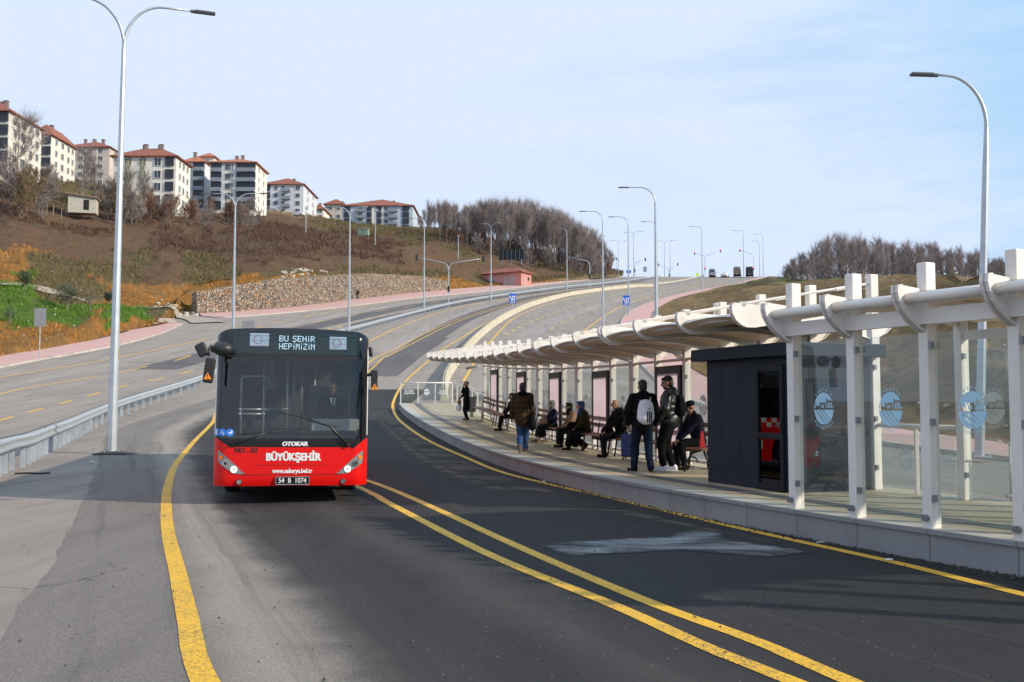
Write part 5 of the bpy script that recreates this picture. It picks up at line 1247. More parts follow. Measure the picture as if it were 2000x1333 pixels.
# 3 man in brown walking away
r, D, f, R = person('man in a brown coat and blue jeans walking away along the platform', gp(1021, 884, .34), yaw_to(.10, 1), 1.80, dict(anL=V(-.05, -.30, .16), toeL=V(-.1, .75, -.65), anR=V(.05, .20, .085), pel=V(0, 0, .90), hpL=V(-.09, 0, .89), hpR=V(.09, 0, .89), wrL=V(-.30, .06, .83), wrR=V(.27, -.02, .85)), face=False, look=.05)
jacket(r, D, c_brown, .70, 1.24, hood=c_black); trousers(r, D, c_jeans, 1.2); shoes(r, D, c_tan, c_sole); hair(r, f, R, m_hair)
h = W_(r, V(.25, -.08, .78)); t = sack('shoulder_bag', 'large black shoulder bag hanging at the side of the man in brown', 'bag', [('ell', (0, 0, -.02), (.10, .17, .20), None, 14, 10), ('ell', (0, 0, -.10), (.11, .19, .13), None, 14, 10)], c_black, loc=h)
mb = MB(); a = W_(r, D['shR']+V(-.02, -.02, .10))-h; b_ = W_(r, D['chs']+V(.17, -.15, .0))-h; c2 = W_(r, D['shR']+V(-.02, .10, .04))-h; mb.tube([V(0, -.05, .12), b_, a, c2, V(.02, .13, .1)], .016, 6); mb.build('strap', c_black, t)
# 4 woman in the grey scarf
b, y = seat_at(1082); r, D, f, R = person('seated woman in a grey headscarf, dark blue top and black skirt over pale trousers', b, y, 1.60, {**SITJ, 'anL': V(-.16, .33, .085), 'anR': V(.14, .60, .085), 'wrL': V(-.07, .28, .70), 'wrR': V(.08, .33, .68)}, look=-.1)
jacket(r, D, c_navy, 1.02); trousers(r, D, c_lilac, .9, cuff=.1); skirt(r, D, c_black, .27); shoes(r, D, c_tan, c_sole); headscarf(r, D, f, R, c_grey)
h = W_(r, V(.02, .34, .66)); t = sack('handbag', 'soft beige handbag on the lap of the woman in the grey headscarf', 'bag', [('ell', (0, 0, .06), (.17, .17, .10), None, 14, 10), ('ell', (0, 0, .0), (.19, .18, .06), None, 14, 10)], c_beige, loc=h)
mb = MB(); mb.tube([(-.08, -.05, .12), (-.05, -.08, .2), (.05, -.08, .2), (.08, -.05, .12)], .01, 6); mb.build('handle', c_beige, t)
# 5 beige coat behind, 6 blue scarf in front
b, y = seat_at(1122, 2.62); r, D, f, R = person('seated woman in a dark scarf and beige coat, beside the woman in the blue headscarf', b, y, 1.60, {**SITJ, 'nck': V(0, .12, 1.10), 'hd': V(0, .19, 1.245), 'chs': V(0, .07, .92), 'shL': V(-.185, .10, 1.05), 'shR': V(.185, .10, 1.05)}, look=.05)
jacket(r, D, c_beige); skirt(r, D, c_black, .2); shoes(r, D, c_shoe); headscarf(r, D, f, R, c_dkgreen)
b, y = seat_at(1146, 2.60); r, D, f, R = person('seated woman in a blue headscarf, olive coat and long black skirt with brown boots', b, y, 1.66, {**SITJ, 'pel': V(0, .02, .56), 'chs': V(0, .08, .93), 'nck': V(0, .13, 1.11), 'hd': V(0, .19, 1.26), 'shL': V(-.19, .11, 1.06), 'shR': V(.19, .11, 1.06), 'anL': V(-.11, .10, .15), 'toeL': V(0, .7, -.7), 'anR': V(.11, .52, .085)}, look=-.05, nod=.1)
jacket(r, D, c_olive, wide=1.18); skirt(r, D, c_black, .17); shoes(r, D, c_brshoe, c_shoe, 1.05); headscarf(r, D, f, R, c_blue)
h = W_(r, V(.05, .42, .66)); sack('handbag', 'black handbag held on the knees of the woman in the blue headscarf', 'bag', [('ell', (0, 0, .05), (.15, .09, .10), None, 12, 8)], c_black, loc=h)
# 7 bald man
b, y = seat_at(1216); r, D, f, R = person('bald bearded man in black sitting with clasped hands, looking towards the camera', b, y, 1.76, {**SITJ, 'nck': V(0, .12, 1.11), 'hd': V(0, .185, 1.255), 'chs': V(0, .08, .93), 'shL': V(-.19, .11, 1.06), 'shR': V(.19, .11, 1.06), 'wrL': V(-.05, .48, .60), 'wrR': V(.06, .45, .60), 'anL': V(-.10, .50, .085), 'anR': V(.14, .42, .085)}, m_skin2, look=-1.05)
jacket(r, D, c_black, hood=c_black); trousers(r, D, c_black); shoes(r, D, c_shoe); hair(r, f, R, m_hair, 'bald')
mb = MB(); mb.ell(f(0, .045, -.082), (.052, .045, .034), R, 12, 8); remeshed('beard', mb, .009, m_hair, r, 1)
h = W_(r, V(.24, .30, .60)); sack('bag', 'black holdall resting beside the bald seated man, above the blue suitcase', 'bag', [('ell', (0, 0, .02), (.17, .13, .13), None, 12, 8)], c_black, loc=h)
# suitcase
cs = thing('suitcase', 'blue wheeled suitcase standing between the bald man and the youth with the white backpack', 'suitcase', gp(1231, 898, .34), -.5)
mb = MB(); mb.box((0, 0, .33), (.40, .24, .54)); o = mb.build('shell', M('blue_suitcase', (.012, .04, .16), .5, var=.12), cs); bevel(o, .05, 3)
for x in (-.15, .15):
    for y in (-.08, .08): mb = MB(); mb.tube([(x-.012, y, .03), (x+.012, y, .03)], .03, 10); mb.build('wheel', m_rubber, cs)
mb = MB(); mb.tube([(-.1, .1, .58), (-.1, .1, .66), (.1, .1, .66), (.1, .1, .58)], .012, 6); mb.build('handle', m_black, cs)
# 8 youth with the white backpack
r, D, f, R = person('young man in a black hooded jacket and jeans seen from behind with a white backpack', gp(1256, 922, .34), yaw_to(-.02, 1), 1.76, dict(anL=V(-.17, .04, .085), anR=V(.13, -.10, .085), toeL=V(-.6, .8, 0), toeR=V(.1, 1, 0), hpL=V(-.09, .03, .91), pel=V(0, .03, .92), wrL=V(-.27, .12, .92), wrR=V(.26, .14, .92)), face=False, look=-.2)
jacket(r, D, c_black, .86, 1.2, hood=c_black); trousers(r, D, c_djeans, 1.2); shoes(r, D, c_shoe, c_sole); hair(r, f, R, m_hair)
h = W_(r, V(.03, -.20, 1.15)); bp = thing('backpack', 'white backpack with three black stripes on the back of the youth in black', 'backpack', h, r.rotation_euler.z)
mb = MB(); mb.ell((0, 0, -.09), (.17, .105, .15), None, 16, 10); mb.ell((0, 0, .0), (.168, .10, .17), None, 16, 10); mb.ell((0, .01, .10), (.15, .09, .15), None, 16, 10); mb.ell((0, -.05, -.12), (.145, .075, .11), None, 14, 8); mb.ell((0, 0, .03), (.165, .085, .2), None, 16, 10); remeshed('bag', mb, .011, c_white, bp, 5, .008, 12)
m_stripe = cloth('black_stripe', (.012, .012, .014))
for k in range(3):
    mb = MB(); x = .015+.038*k; mb.grid([[(x-.011, -.128+.02*abs(t-.4), -.20+.22*t+.02*k*0), (x+.011, -.128+.02*abs(t-.4), -.20+.22*t)] for t in (0, .25, .5, .75, 1)]); mb.build('stripe', m_stripe, bp)
mb = MB()
for k in range(3): xx = .028+.022*k; mb.add([(xx-.008, -.122, .055), (xx+.008, -.122, .055), (xx+.008-.006, -.121, .066+.014*k), (xx-.008-.006, -.121, .060+.012*k)], [(0, 1, 2, 3)])
mb.build('logo', m_stripe, bp, False, False)
for s in (-1, 1):
    mb = MB(); mb.tube([(s*.09, .04, .20), (s*.11, .13, .30), (s*.125, .24, .325), (s*.13, .345, .22), (s*.14, .33, -.02), (s*.16, .16, -.14)], .017, 6); mb.build('strap', c_white, bp, True)
mb = MB(); mb.tube([(-.03, .0, .25), (0, -.01, .30), (.03, .0, .25)], .012, 6); mb.build('handle', c_black, bp)
# 9 man in the leather jacket
r, D, f, R = person('tall man in a black leather jacket, glasses and white sneakers standing in profile facing left', gp(1307, 920, .34), yaw_to(-.93, .25), 1.84, dict(wrL=V(-.22, .16, .95), wrR=V(.22, .18, .95), anL=V(-.07, .10, .085), anR=V(.07, -.06, .085)), look=-.1, nod=.18)
jacket(r, D, c_leather, .84, 1.2, fold=.018, hood=c_leather); trousers(r, D, c_black, 1.25, cuff=.10); shoes(r, D, c_sneak, c_sneak, 1.1); hair(r, f, R, m_hair)
mb = MB(); mb.ell(f(0, .045, -.082), (.050, .045, .032), R, 12, 8); remeshed('beard', mb, .009, m_hair, r, 1)
mb = MB()
for s in (-1, 1): mb.tube([f(s*.034+.024*math.cos(g), .094, .006+.019*math.sin(g)) for g in [i*PI/6 for i in range(13)]], .0025, 5); mb.tube([f(s*.058, .092, .01), f(s*.08, .0, .012)], .0025, 5)
mb.build('glasses', m_black, r)
h = W_(r, V(.02, -.22, 1.22)); bp = thing('backpack', 'black backpack on the back of the man in the leather jacket', 'backpack', h, r.rotation_euler.z)
mb = MB(); mb.ell((0, 0, -.04), (.155, .12, .20), None, 16, 10); mb.ell((0, .01, .10), (.13, .09, .13), None, 16, 10); remeshed('bag', mb, .012, c_black, bp, 4, .01, 12)
for s in (-1, 1): mb = MB(); mb.tube([(s*.09, .05, .2), (s*.12, .22, .28), (s*.13, .36, .18), (s*.15, .34, -.05), (s*.16, .1, -.18)], .018, 6); mb.build('strap', c_black, bp, True)
# 10 old man in navy
b, y = seat_at(1367, 2.62); r, D, f, R = person('old man in navy jacket and black beanie sitting bent forward near the kiosk', b, y, 1.74, {**SITJ, 'chs': V(0, .08, .92), 'nck': V(0, .15, 1.09), 'hd': V(0, .22, 1.235), 'shL': V(-.19, .13, 1.04), 'shR': V(.19, .13, 1.04), 'wrL': V(-.06, .48, .62), 'wrR': V(.07, .46, .62), 'anL': V(-.12, .40, .085), 'anR': V(.12, .44, .085)}, m_skin2, nod=.35)
jacket(r, D, c_navy, wide=1.08); trousers(r, D, c_black, 1.1); shoes(r, D, c_shoe); hair(r, f, R, c_black, 'beanie')
# 11 walker at the stone wall
b = gp(699, 584.5, .14); r, D, f, R = person('distant person in a dark brown jacket and light jeans walking along the stone wall', b, yaw_to(.5, -1), 1.75, dict(anL=V(-.1, .15, .085), anR=V(.1, -.15, .085)), hands=True)
jacket(r, D, c_brown); trousers(r, D, cloth('light_jeans', (.13, .16, .21))); shoes(r, D, c_shoe); hair(r, f, R, m_hair)
# 12 driver
bpy.context.view_layer.update()
mw_ = bus.matrix_basis
r, D, f, R = person('bus driver in a dark suit, white shirt and tie behind the windscreen', mw_ @ Vector((.72, 1.40, .66)), bus.rotation_euler.z+PI, 1.74, {**SITJ, 'wrL': V(-.16, .44, .66), 'wrR': V(.16, .44, .66)})
jacket(r, D, c_black); trousers(r, D, c_black); shoes(r, D, c_shoe); hair(r, f, R, m_hairg, 'bald')
mb = MB(); mb.add([D['nck']+V(-.06, .105, .0), D['nck']+V(.06, .105, .0), D['chs']+V(.012, .155, .02), D['chs']+V(-.012, .155, .02)], [(0, 1, 2, 3)]); mb.build('shirt', c_white, r)
mb = MB(); mb.add([D['nck']+V(-.014, .112, -.01), D['nck']+V(.014, .112, -.01), D['chs']+V(.016, .162, .02), D['chs']+V(-.016, .162, .02)], [(0, 1, 2, 3)]); mb.build('tie', c_navy, r)
# red umbrella-like bag on the bench end
t = thing('shopping_bag', 'red shopping bag standing on the bench end beside the kiosk', 'bag', Fr(s_be).P(2.28, .49)); mb = MB(); mb.add([(-.05, -.09, 0), (.05, -.09, 0), (.05, .09, 0), (-.05, .09, 0), (-.02, -.03, .3), (.02, -.03, .3), (.02, .03, .3), (-.02, .03, .3)], [(0, 1, 2, 3), (4, 5, 6, 7), (0, 1, 5, 4), (1, 2, 6, 5), (2, 3, 7, 6), (3, 0, 4, 7)]); mb.build('bag', M('red_bag', (.6, .03, .03), .5), t)
# ================================================================ street lamps
m_lampgrey = M('lamp_head_grey', (.12, .13, .14), .5, .3)
def lamp_unit(parent, base_z, sgn, reach=2.45, rise=1.15, d=None):
    """one curved arm and its lamp head, arm leaves along local +x*sgn"""
    mb = MB(); pts = [(0, 0, base_z-.4), (0, 0, base_z)]
    for i in range(1, 13):
        a = PI/2*i/12; pts.append((sgn*1.15*(1-math.cos(a)), 0, base_z+rise*math.sin(a)))
    pts += [(sgn*(reach-.45), 0, base_z+rise+.01)]
    mb.tube(pts, [.062]+[.058-.022*i/(len(pts)-2) for i in range(len(pts)-1)], 8); arm = mb.build('arm', m_galv, parent, True)
    mb = MB(); mb.box((sgn*(reach-.05), 0, base_z+rise+.01), (.62, .24, .07)); mb.tube([(sgn*(reach-.5), 0, base_z+rise), (sgn*(reach-.3), 0, base_z+rise)], .06, 8); h = mb.build('lamp_head', m_lampgrey, parent); bevel(h, .02)
def street_lamp(label, base, arms, H=12.55, yaw=0, lean=0.0, w0=.135, tag_y=True, rise=1.15, reach=2.45):
    t = thing('street_lamp', label, 'street lamp', base, 0, 'street lamps along the road', rot=(0, lean, yaw))
    mb = MB(); mb.tube([(0, 0, 0), (0, 0, 3), (0, 0, 8), (0, 0, H)], [w0, w0*.86, w0*.62, w0*.46], 8); mb.build('pole', m_galv, t)
    mb = MB(); mb.box((0, 0, .02), (.5, .5, .04))
    for x in (-.19, .19):
        for y in (-.19, .19): mb.tube([(x, y, .03), (x, y, .10)], .02, 6)
    mb.build('base_plate', m_galv2, t)
    for s in arms: lamp_unit(t, H, s, rise=rise, reach=reach)
    if tag_y:
        mb = MB(); mb.box((w0*.86+.004, 0, 3.05), (.012, .09, .32)); mb.build('number_tag', M('yellow_tag', (.75, .5, .03), .5), t)
    return t
b0 = gp(218, 887)
L0 = street_lamp('tall double-armed street lamp standing left of the bus, nearest the camera', b0, (-1, 1), H=12.65, yaw=.34, lean=.006, w0=.15, rise=1.42)
mb = MB(); 
for i in range(26):
    a0 = 2*PI*i/26; a1 = 2*PI*(i+1)/26; R_ = lambda a: .62+.35*mnoise.noise(Vector((math.cos(a)*1.6, math.sin(a)*1.6, 4)))
    mb.add([(0, 0, .11), (R_(a0)*math.cos(a0), R_(a0)*math.sin(a0), .012), (R_(a1)*math.cos(a1), R_(a1)*math.sin(a1), .012)], [(0, 1, 2)])
tag(link('asphalt_heap', mb.mesh('asphalt_heap', M('loose_asphalt', (.035, .033, .03), .95, var=.5, scale=14, bmp=.6, bscale=20))), 'dark heap of loose asphalt round the foot of the nearest double lamp', 'heap'); bpy.data.objects['asphalt_heap'].location = b0
GR = Path2([(-10.0, 18.4), (-12.1, 24)]+[tuple(gp(u, v))[:2] for u, v in [(50, 911), (109, 878), (204, 828), (294, 793), (401, 755)]]+[(-21.1, 82)]+[tuple(gp(u, v))[:2] for u, v in [(706, 648), (760, 633), (850, 609), (910, 595), (1000, 580), (1102, 566), (1180, 558), (1240, 551), (1290, 543)]])
def gr_at_u(u):
    return min(((abs(proj((*GR.at(GR.len*i/900)[0][:2], Zr(GR.at(GR.len*i/900)[0].y)))[0]-u), i) for i in range(900)))[1]*GR.len/900
def on_rail(u, off=0.0):
    s = gr_at_u(u); p, t = GR.at(s); n = Vector((-t.y, t.x, 0)); q = p+n*off; return Vector((q.x, q.y, Zr(q.y)))
for u, arms, yw, lab in ((460, (-1, 1), 0, 'double-armed street lamp rising behind the left part of the bus roof'), (672, (-1, 1), -.1, 'double-armed street lamp behind the right end of the bus, before the stone wall'), (828, (-1,), -.2, 'street lamp with one arm in front of the right part of the stone wall'),
                         (954, (-1, 1), -.35, 'double-armed street lamp beside the pink hut'), (1103, (-1,), -.4, 'street lamp with one arm in front of the left wood, right of the billboard')):
    q = Vector((-21.9, 78, Zr(78))) if u == 460 else (gp(828, 611) if u == 828 else on_rail(u, -.5)); street_lamp(lab, q, arms, yaw=yw, w0=.15)
for (u, v, arms, yw, lab) in ((1238, 550, (-1, 1), -.4, 'far double-armed street lamp at the top of the hill, left of the tall single lamp'), (1298, 541, (-1, 1), -.4, 'far double-armed street lamp at the crest above the barrier end'), (1309, 537.5, (1,), -.4, 'farthest thin lamp with an arm to the right, at the crest'),
                              (1208, 536, (-1, 1), 0, 'small distant twin lamp against the sky at the right end of the wood'), (1284, 592, (-1,), -.35, 'street lamp on the right pavement just behind the tall front lamp'), (1372, 571, (-1,), -.4, 'street lamp at the kerb before the traffic lights, mid right pavement'), (1453, 555, (-1,), -.5, 'street lamp near the dark truck on the right pavement'),
                              (1491, 543, (-1,), -.5, 'rightmost distant street lamp on the crest'), (1484, 541, (-1,), -.5, 'slightly lower lamp beside the rightmost distant lamp on the crest'), (1228, 617, (-1,), -.2, 'street lamp carrying the blue lane sign on its pole'), (1178, 640, (-1,), -.1, 'street lamp at the road edge left of the blue lane sign lamp')):
    street_lamp(lab, gp(u, v, .13 if u in (1284, 1372, 1453) else 0), arms, yaw=yw, w0=.14, tag_y=False)
street_lamp('tall single-arm street lamp rising behind the canopy centre', Vector((10.55, 72.5, Zr(72.5)+.14)), (-1,), yaw=-.05, w0=.17)
street_lamp('tall single-arm street lamp behind the glass shelter at the right edge', gp(1913, 893, .14), (-1,), H=9.15, yaw=-.05, lean=.048, w0=.14, rise=1.45, reach=1.85)
# ================================================================ guard rail
gr = thing('guard_rail', 'long galvanised guard rail curving along the left carriageway', 'guard rail', tuple(GR.at(5)[0]))
def bld_at(mb, name, mats, root, smooth=False): return under(root, mb.build(name, mats, None, smooth))
for side in (-1, 1):
    mb = MB(); rows = []; n = 330
    for i in range(n+1):
        p, t = GR.at(GR.len*i/n); nn = Vector((-t.y, t.x, 0))*side; row = []
        for o, z in ((.10, .46), (.175, .49), (.175, .55), (.115, .61), (.175, .67), (.175, .73), (.10, .77)):
            q = p+nn*o; row.append((q.x, q.y, Zr(p.y)+z+.08))
        rows.append(row)
    mb.grid(rows); o = bld_at(mb, 'beam', m_galv, gr, True)
s = .6; k = 0; rest = MB()
while s < GR.len-.3:
    p, t = GR.at(s); nn = Vector((-t.y, t.x, 0)); z = Zr(p.y); R3 = Matrix((t, nn, Vector((0, 0, 1)))).transposed()
    dst = rest if k >= 96 else MB()
    dst.box((p.x, p.y, z+.40), (.055, .11, .82), R3); dst.box(p+Vector((0, 0, z+.69)), (.09, .20, .16), R3)
    if k < 96: bld_at(dst, 'post', m_galv2, gr)
    k += 1; s += 1.0 if p.y < 40 else (1.5 if p.y < 90 else 2.0)
o = bld_at(rest, 'post', m_galv2, gr); o['kind'] = 'stuff'
# ================================================================ cream concrete barrier
CB = Path2([tuple(gp(u, v))[:2] for u, v in [(868, 783), (868, 760), (876, 735), (902, 698), (930, 666), (966, 636), (1007, 612), (1052, 594), (1124, 576), (1225, 563), (1275, 560.5)]])
cb = thing('concrete_barrier', 'long cream concrete barrier curving uphill from the platform end', 'barrier', tuple(CB.at(1)[0]))
mb = MB(); rows = []; n = 260
for i in range(n+1):
    p, t = CB.at(CB.len*i/n); nn = Vector((-t.y, t.x, 0)); row = []
    for o, z in ((.42, 0), (.42, .10), (.26, .26), (.15, .72), (.05, .72), (.05, .60), (-.05, .60), (-.05, .72), (-.15, .72), (-.26, .26), (-.42, .10), (-.42, 0)):
        q = p+nn*o*.58; row.append((q.x, q.y, Zr(p.y)+z))
    rows.append(row)
mb.grid(rows); mb.add([Vector(q) for q in rows[0]], [tuple(range(12))])
m_cb = M('cream_concrete', (.50, .44, .34), .8, var=.1, scale=.7, dirt=.35, dirtcol=(.3, .25, .17), kind='pos'); bld_at(mb, 'body', m_cb, cb)
mb = MB(); ribs_ = []
fb = Path2([tuple(gp(u, v))[:2] for u, v in [(1278, 560.3), (1316, 556), (1350, 549), (1374, 542)]])
fn = thing('guard_rail', 'short far guard rail continuing the cream barrier up to the traffic lights', 'guard rail', tuple(fb.at(0)[0]))
rows = []
for i in range(41):
    p, t = fb.at(fb.len*i/40); rows.append([(p.x, p.y, Zr(p.y)+z) for z in (.55, .72, .9)])
mb.grid(rows); bld_at(mb, 'beam', m_cb, fn)
for i in range(24): p, t = fb.at(fb.len*i/23.01); mb = MB(); mb.box((p.x, p.y, Zr(p.y)+.4), (.18, .12, .8)); bld_at(mb, 'post', m_galv2, fn)
# ================================================================ signs and signals
m_blue = M('blue_sign', (.01, .12, .62), .4, var=.05); m_signback = M('grey_sign_back', (.30, .30, .31), .5, .2, var=.1)
def lane_sign(label, base, z, w, h, yaw, pole=True):
    t = thing('lane_sign', label, 'road sign', base, yaw)
    mb = MB(); mb.box((0, -.08, z), (w, .02, h)); o = mb.build('panel', m_blue, t); bevel(o, .004)
    if pole: mb = MB(); mb.tube([(0, 0, 0), (0, 0, z+h/2)], .04, 8); mb.build('pole', m_galv, t)
    for k, x in enumerate((-.26, .04, .30)):
        mb = MB(); y = -.095; X = x*w; hh = h*.62; s = w*.055; b0_ = z-h*.30
        if k: mb.add([(X-s, y, b0_), (X+s, y, b0_), (X+s, y, b0_+hh*.75), (X-s, y, b0_+hh*.75)], [(0, 1, 2, 3)]); mb.add([(X-2.3*s, y, b0_+hh*.75), (X+2.3*s, y, b0_+hh*.75), (X, y, b0_+hh)], [(0, 1, 2)])
        else:
            mb.add([(X+s*2-s, y, b0_), (X+s*2+s, y, b0_), (X+s*2+s, y, b0_+hh*.45), (X+s*2-s, y, b0_+hh*.4)], [(0, 1, 2, 3)]); mb.add([(X+s*3, y, b0_+hh*.45), (X+s*1, y, b0_+hh*.4), (X-s*2.2, y, b0_+hh*.70), (X-s*.8, y, b0_+hh*.80)], [(0, 1, 2, 3)]); mb.add([(X-s*3.4, y, b0_+hh*.55), (X-s*.0, y, b0_+hh*.92), (X-s*3.6, y, b0_+hh*.95)], [(0, 1, 2)])
        mb.build('arrow', m_white_l, t)
    mb = MB(); mb.box((0, -.094, z-h*.42), (w*.7, .004, h*.05)); mb.build('text_line', m_white_l, t)
b = gp(1001, 613); sc = F/b.y; lane_sign('blue lane arrow sign on a thin pole at the cream barrier', b, (613-583)/sc, 13/sc, 19/sc, .1)
b = gp(1226, 617); sc = F/b.y; lane_sign('blue lane arrow sign fixed to a lamp pole on the right pavement', b-Vector((.25, .35, 0)), (617-588)/sc, 13.5/sc, 20/sc, 0)
def sign_back(label, u, vb, vt, vlo, w, mat=None, dz=.14, cat='road sign', name='road_sign', Y=None):
    b = gp(u, vb, dz) if Y is None else at(u, vb, Y); sc = F/b.y; t = thing(name, label, cat, b)
    mb = MB(); mb.tube([(0, .04, 0), (0, .04, (vb-vt)/sc)], .05, 8); mb.build('pole', m_galv, t)
    mb = MB(); mb.box((0, 0, (vb-(vt+vlo)/2)/sc), (w/sc, .03, (vlo-vt)/sc)); o = mb.build('panel', mat or m_signback, t); bevel(o, .004); return t
sign_back('grey back of a rectangular road sign on the left pavement', 76, 702, 602, 638, 23)
sign_back('grey back of a road sign just above the bus roof', 485, 650, 627, 645, 24, dz=0)
sign_back('plain grey sign board at the crest left of the barrier', 1260, 546, 521, 531, 7, dz=0)
sign_back('fluorescent yellow-green sign at the crest before the white van', 1362, 541, 525, 533, 5, M('fluo_sign', (.55, .85, .05), .4), dz=0)
sign_back('small blue direction sign on the far left crest', 1228, 543, 528, 534, 9, m_blue, dz=0)
m_red_on = emit('red_signal', (1.0, .06, .06), 6); m_sig = M('signal_housing', (.02, .025, .025), .5)
def signal_head(parent, x, z, lit, yaw=0):
    mb = MB(); mb.box((x, 0, z), (.34, .22, .95)); h = mb.build('signal_head', m_sig, parent); bevel(h, .03)
    for k, c in enumerate((.29, 0, -.29)):
        mb = MB(); mb.tube([(x, -.10, z+c), (x, -.125, z+c)], .115, 14); mb.build('lens', m_red_on if (lit and k == 0) else m_sig, h)
        mb = MB(); mb.tube([(x-.13, -.11, z+c+.06), (x-.07, -.22, z+c+.13), (x+.07, -.22, z+c+.13), (x+.13, -.11, z+c+.06)], .012, 4); mb.build('visor', m_sig, h)
def signal(label, base, arms, H, lit, low=True):
    t = thing('traffic_light', label, 'traffic light', base, 0, 'traffic lights over the road'); hb = H
    mb = MB(); mb.tube([(0, 0, 0), (0, 0, H-1.6)], .09, 8); mb.build('pole', m_galv, t)
    for L, rise in arms:
        s = 1 if L > 0 else -1; mb = MB(); pts = [(0, 0, H-1.8), (s*.05, 0, H-1.2)]+[(s*(.05+1.0*(1-math.cos(a))), 0, H-1.2+1.0*math.sin(a)) for a in (PI/8, PI/4, 3*PI/8, PI/2)]+[(L, 0, H+rise)]
        mb.tube(pts, [.07]*6+[.045], 6); mb.build('arm', m_galv, t, True); signal_head(t, L, H+rise-.1, lit)
    if low: signal_head(t, .0, 2.9 if H > 5 else 2, lit)
    return t
def sig_px(label, u, vb, ufar, vfar, lit, vtop, dz=0, both=None):
    b = gp(u, vb, dz); sc = F/b.y; H = (vb-vtop)/sc; arms = [((x-u)/sc, (vtop-y)/sc) for x, y in zip(ufar, vfar)]; return signal(label, b, arms, H, lit)
sig_px('two-armed traffic light pole standing at the guard rail before the hut', 876, 601, (813, 944), (501, 504), False, 510)
sig_px('traffic light pole with one arm to the left, right of the billboard', 1152, 566, (1103,), (499,), False, 507)
sig_px('traffic light with an arm over the road showing red, left of the vans', 1377, 543, (1408, 1357), (489, 494), True, 497)
sig_px('traffic light on the right kerb with an arm to the left showing red', 1472, 543, (1446,), (488,), True, 494)
sig_px('distant traffic light with a long arm to the right, above the guard rail', 1240, 549, (1261,), (506,), False, 510)
sig_px('farthest two-armed traffic light at the end of the guard rail', 1307, 539, (1286, 1324), (506, 505), False, 511)
sig_px('distant traffic light beside the right end of the wood', 1204, 540, (1204.5,), (495,), False, 497)
# ================================================================ gabion wall
m_gab, n, p = nt('gabion_stone'); c = coord(n)
v1 = n.nodes.new('ShaderNodeTexVoronoi'); v1.inputs['Scale'].default_value = 3.0; v2 = n.nodes.new('ShaderNodeTexVoronoi'); v2.feature = 'DISTANCE_TO_EDGE'; v2.inputs['Scale'].default_value = 3.0
for v in (v1, v2): n.links.new(c, v.inputs['Vector'])
sx = n.nodes.new('ShaderNodeSeparateColor'); n.links.new(v1.outputs['Color'], sx.inputs[0])
r_ = n.nodes.new('ShaderNodeValToRGB'); e = r_.color_ramp.elements; e[0].color = rgb((.13, .10, .075)); e[0].position = 0; e[1].color = rgb((.42, .36, .29)); e[1].position = 1
for ps, cc in ((.3, (.24, .20, .165)), (.55, (.32, .26, .20)), (.70, (.36, .18, .075)), (.8, (.38, .31, .24))): q = e.new(ps); q.color = rgb(cc)
n.links.new(sx.outputs[0], r_.inputs[0]); gap = ramp(n, v2.outputs['Distance'], [(.02, 0), (.10, 1)])
n.links.new(mixc(n, gap, (.045, .035, .028), r_.outputs[0]), p.inputs['Base Color']); p.inputs['Roughness'].default_value = .9; bump(n, p, gap, .9, .12)
base_px = [(385, 614.5), (450, 611), (550, 603.5), (640, 593), (697, 586), (790, 575), (877, 567.5)]; top_px = [(382, 571), (460, 558), (550, 545), (640, 538.5), (730, 535), (820, 539), (878, 548)]
WP = pxpath(base_px); mb = MB(); tops_v = pw(top_px); n_ = 200; fr, bk = [], []; rows = []
for i in range(n_+1):
    q, t = WP.at(WP.len*i/n_); nn = Vector((-t.y, t.x, 0)); z0 = Zr(q.y); u = proj((q.x, q.y, z0))[0]; z1 = at(u, tops_v(u), q.y).z+.22*mnoise.noise(Vector((i*.35, 0, 0)))+.1*mnoise.noise(Vector((i*1.3, 3, 0)))
    row = []
    for k in range(19):
        tt = k/18; w = q+nn*(.35*tt); z = z0+.0+(z1-z0)*tt; d = .10*mnoise.noise(Vector((w.x*2.4, w.y*2.4, z*2.4)))+.05*mnoise.noise(Vector((w.x*6, w.y*6, z*6)))
        row.append(Vector((w.x, w.y, z))-nn*d)
    row.append(Vector((q.x, q.y, z1))+nn*1.6); row.append(Vector((q.x, q.y, z0))+nn*1.8); rows.append(row)
mb.grid(rows)
for r in (rows[0], rows[-1]): mb.add(r, [tuple(range(len(r)))])
gw = tag(mb.build('gabion_wall', m_gab), 'long retaining wall of stacked tan and grey stones above the left pavement', 'stone wall')
# ================================================================ hut, billboard, cabinet, shed
m_tile = M('red_roof_tile', (.26, .085, .05), .8, var=.25, scale=.8, bmp=.5, bscale=14); m_tile2 = M('orange_roof_tile', (.40, .15, .08), .8, var=.2, scale=.8, bmp=.5, bscale=14)
m_pinkwall = M('pink_render', (.55, .24, .21), .85, var=.08, scale=.6); m_doorgrey = M('pale_door', (.42, .30, .29), .6)
b = gp(1018, 558.5, .14); sc = F/b.y; hut = thing('utility_hut', 'small pink utility hut with a red tiled hip roof beside the pavement', 'hut', b, math.radians(-30))
w, d_, h = 11.0, 5.0, 3.5
mb = MB(); mb.box((-w/2, d_/2, h/2), (w, d_, h)); mb.build('wall', m_pinkwall, hut)
mb = MB(); e = .55; A_ = [(-w-e, -e, h+.0), (e, -e, h), (e, d_+e, h), (-w-e, d_+e, h)]; rdg = [(-w+2.2, d_/2, h+1.35), (-2.2, d_/2, h+1.35)]
mb.add(A_+rdg+[(x, y, z-.22) for x, y, z in A_], [(0, 1, 5, 4), (2, 3, 4, 5), (1, 2, 5), (3, 0, 4), (0, 6, 7, 1), (1, 7, 8, 2), (2, 8, 9, 3), (3, 9, 6, 0), (6, 9, 8, 7)]); mb.build('roof', m_tile, hut)
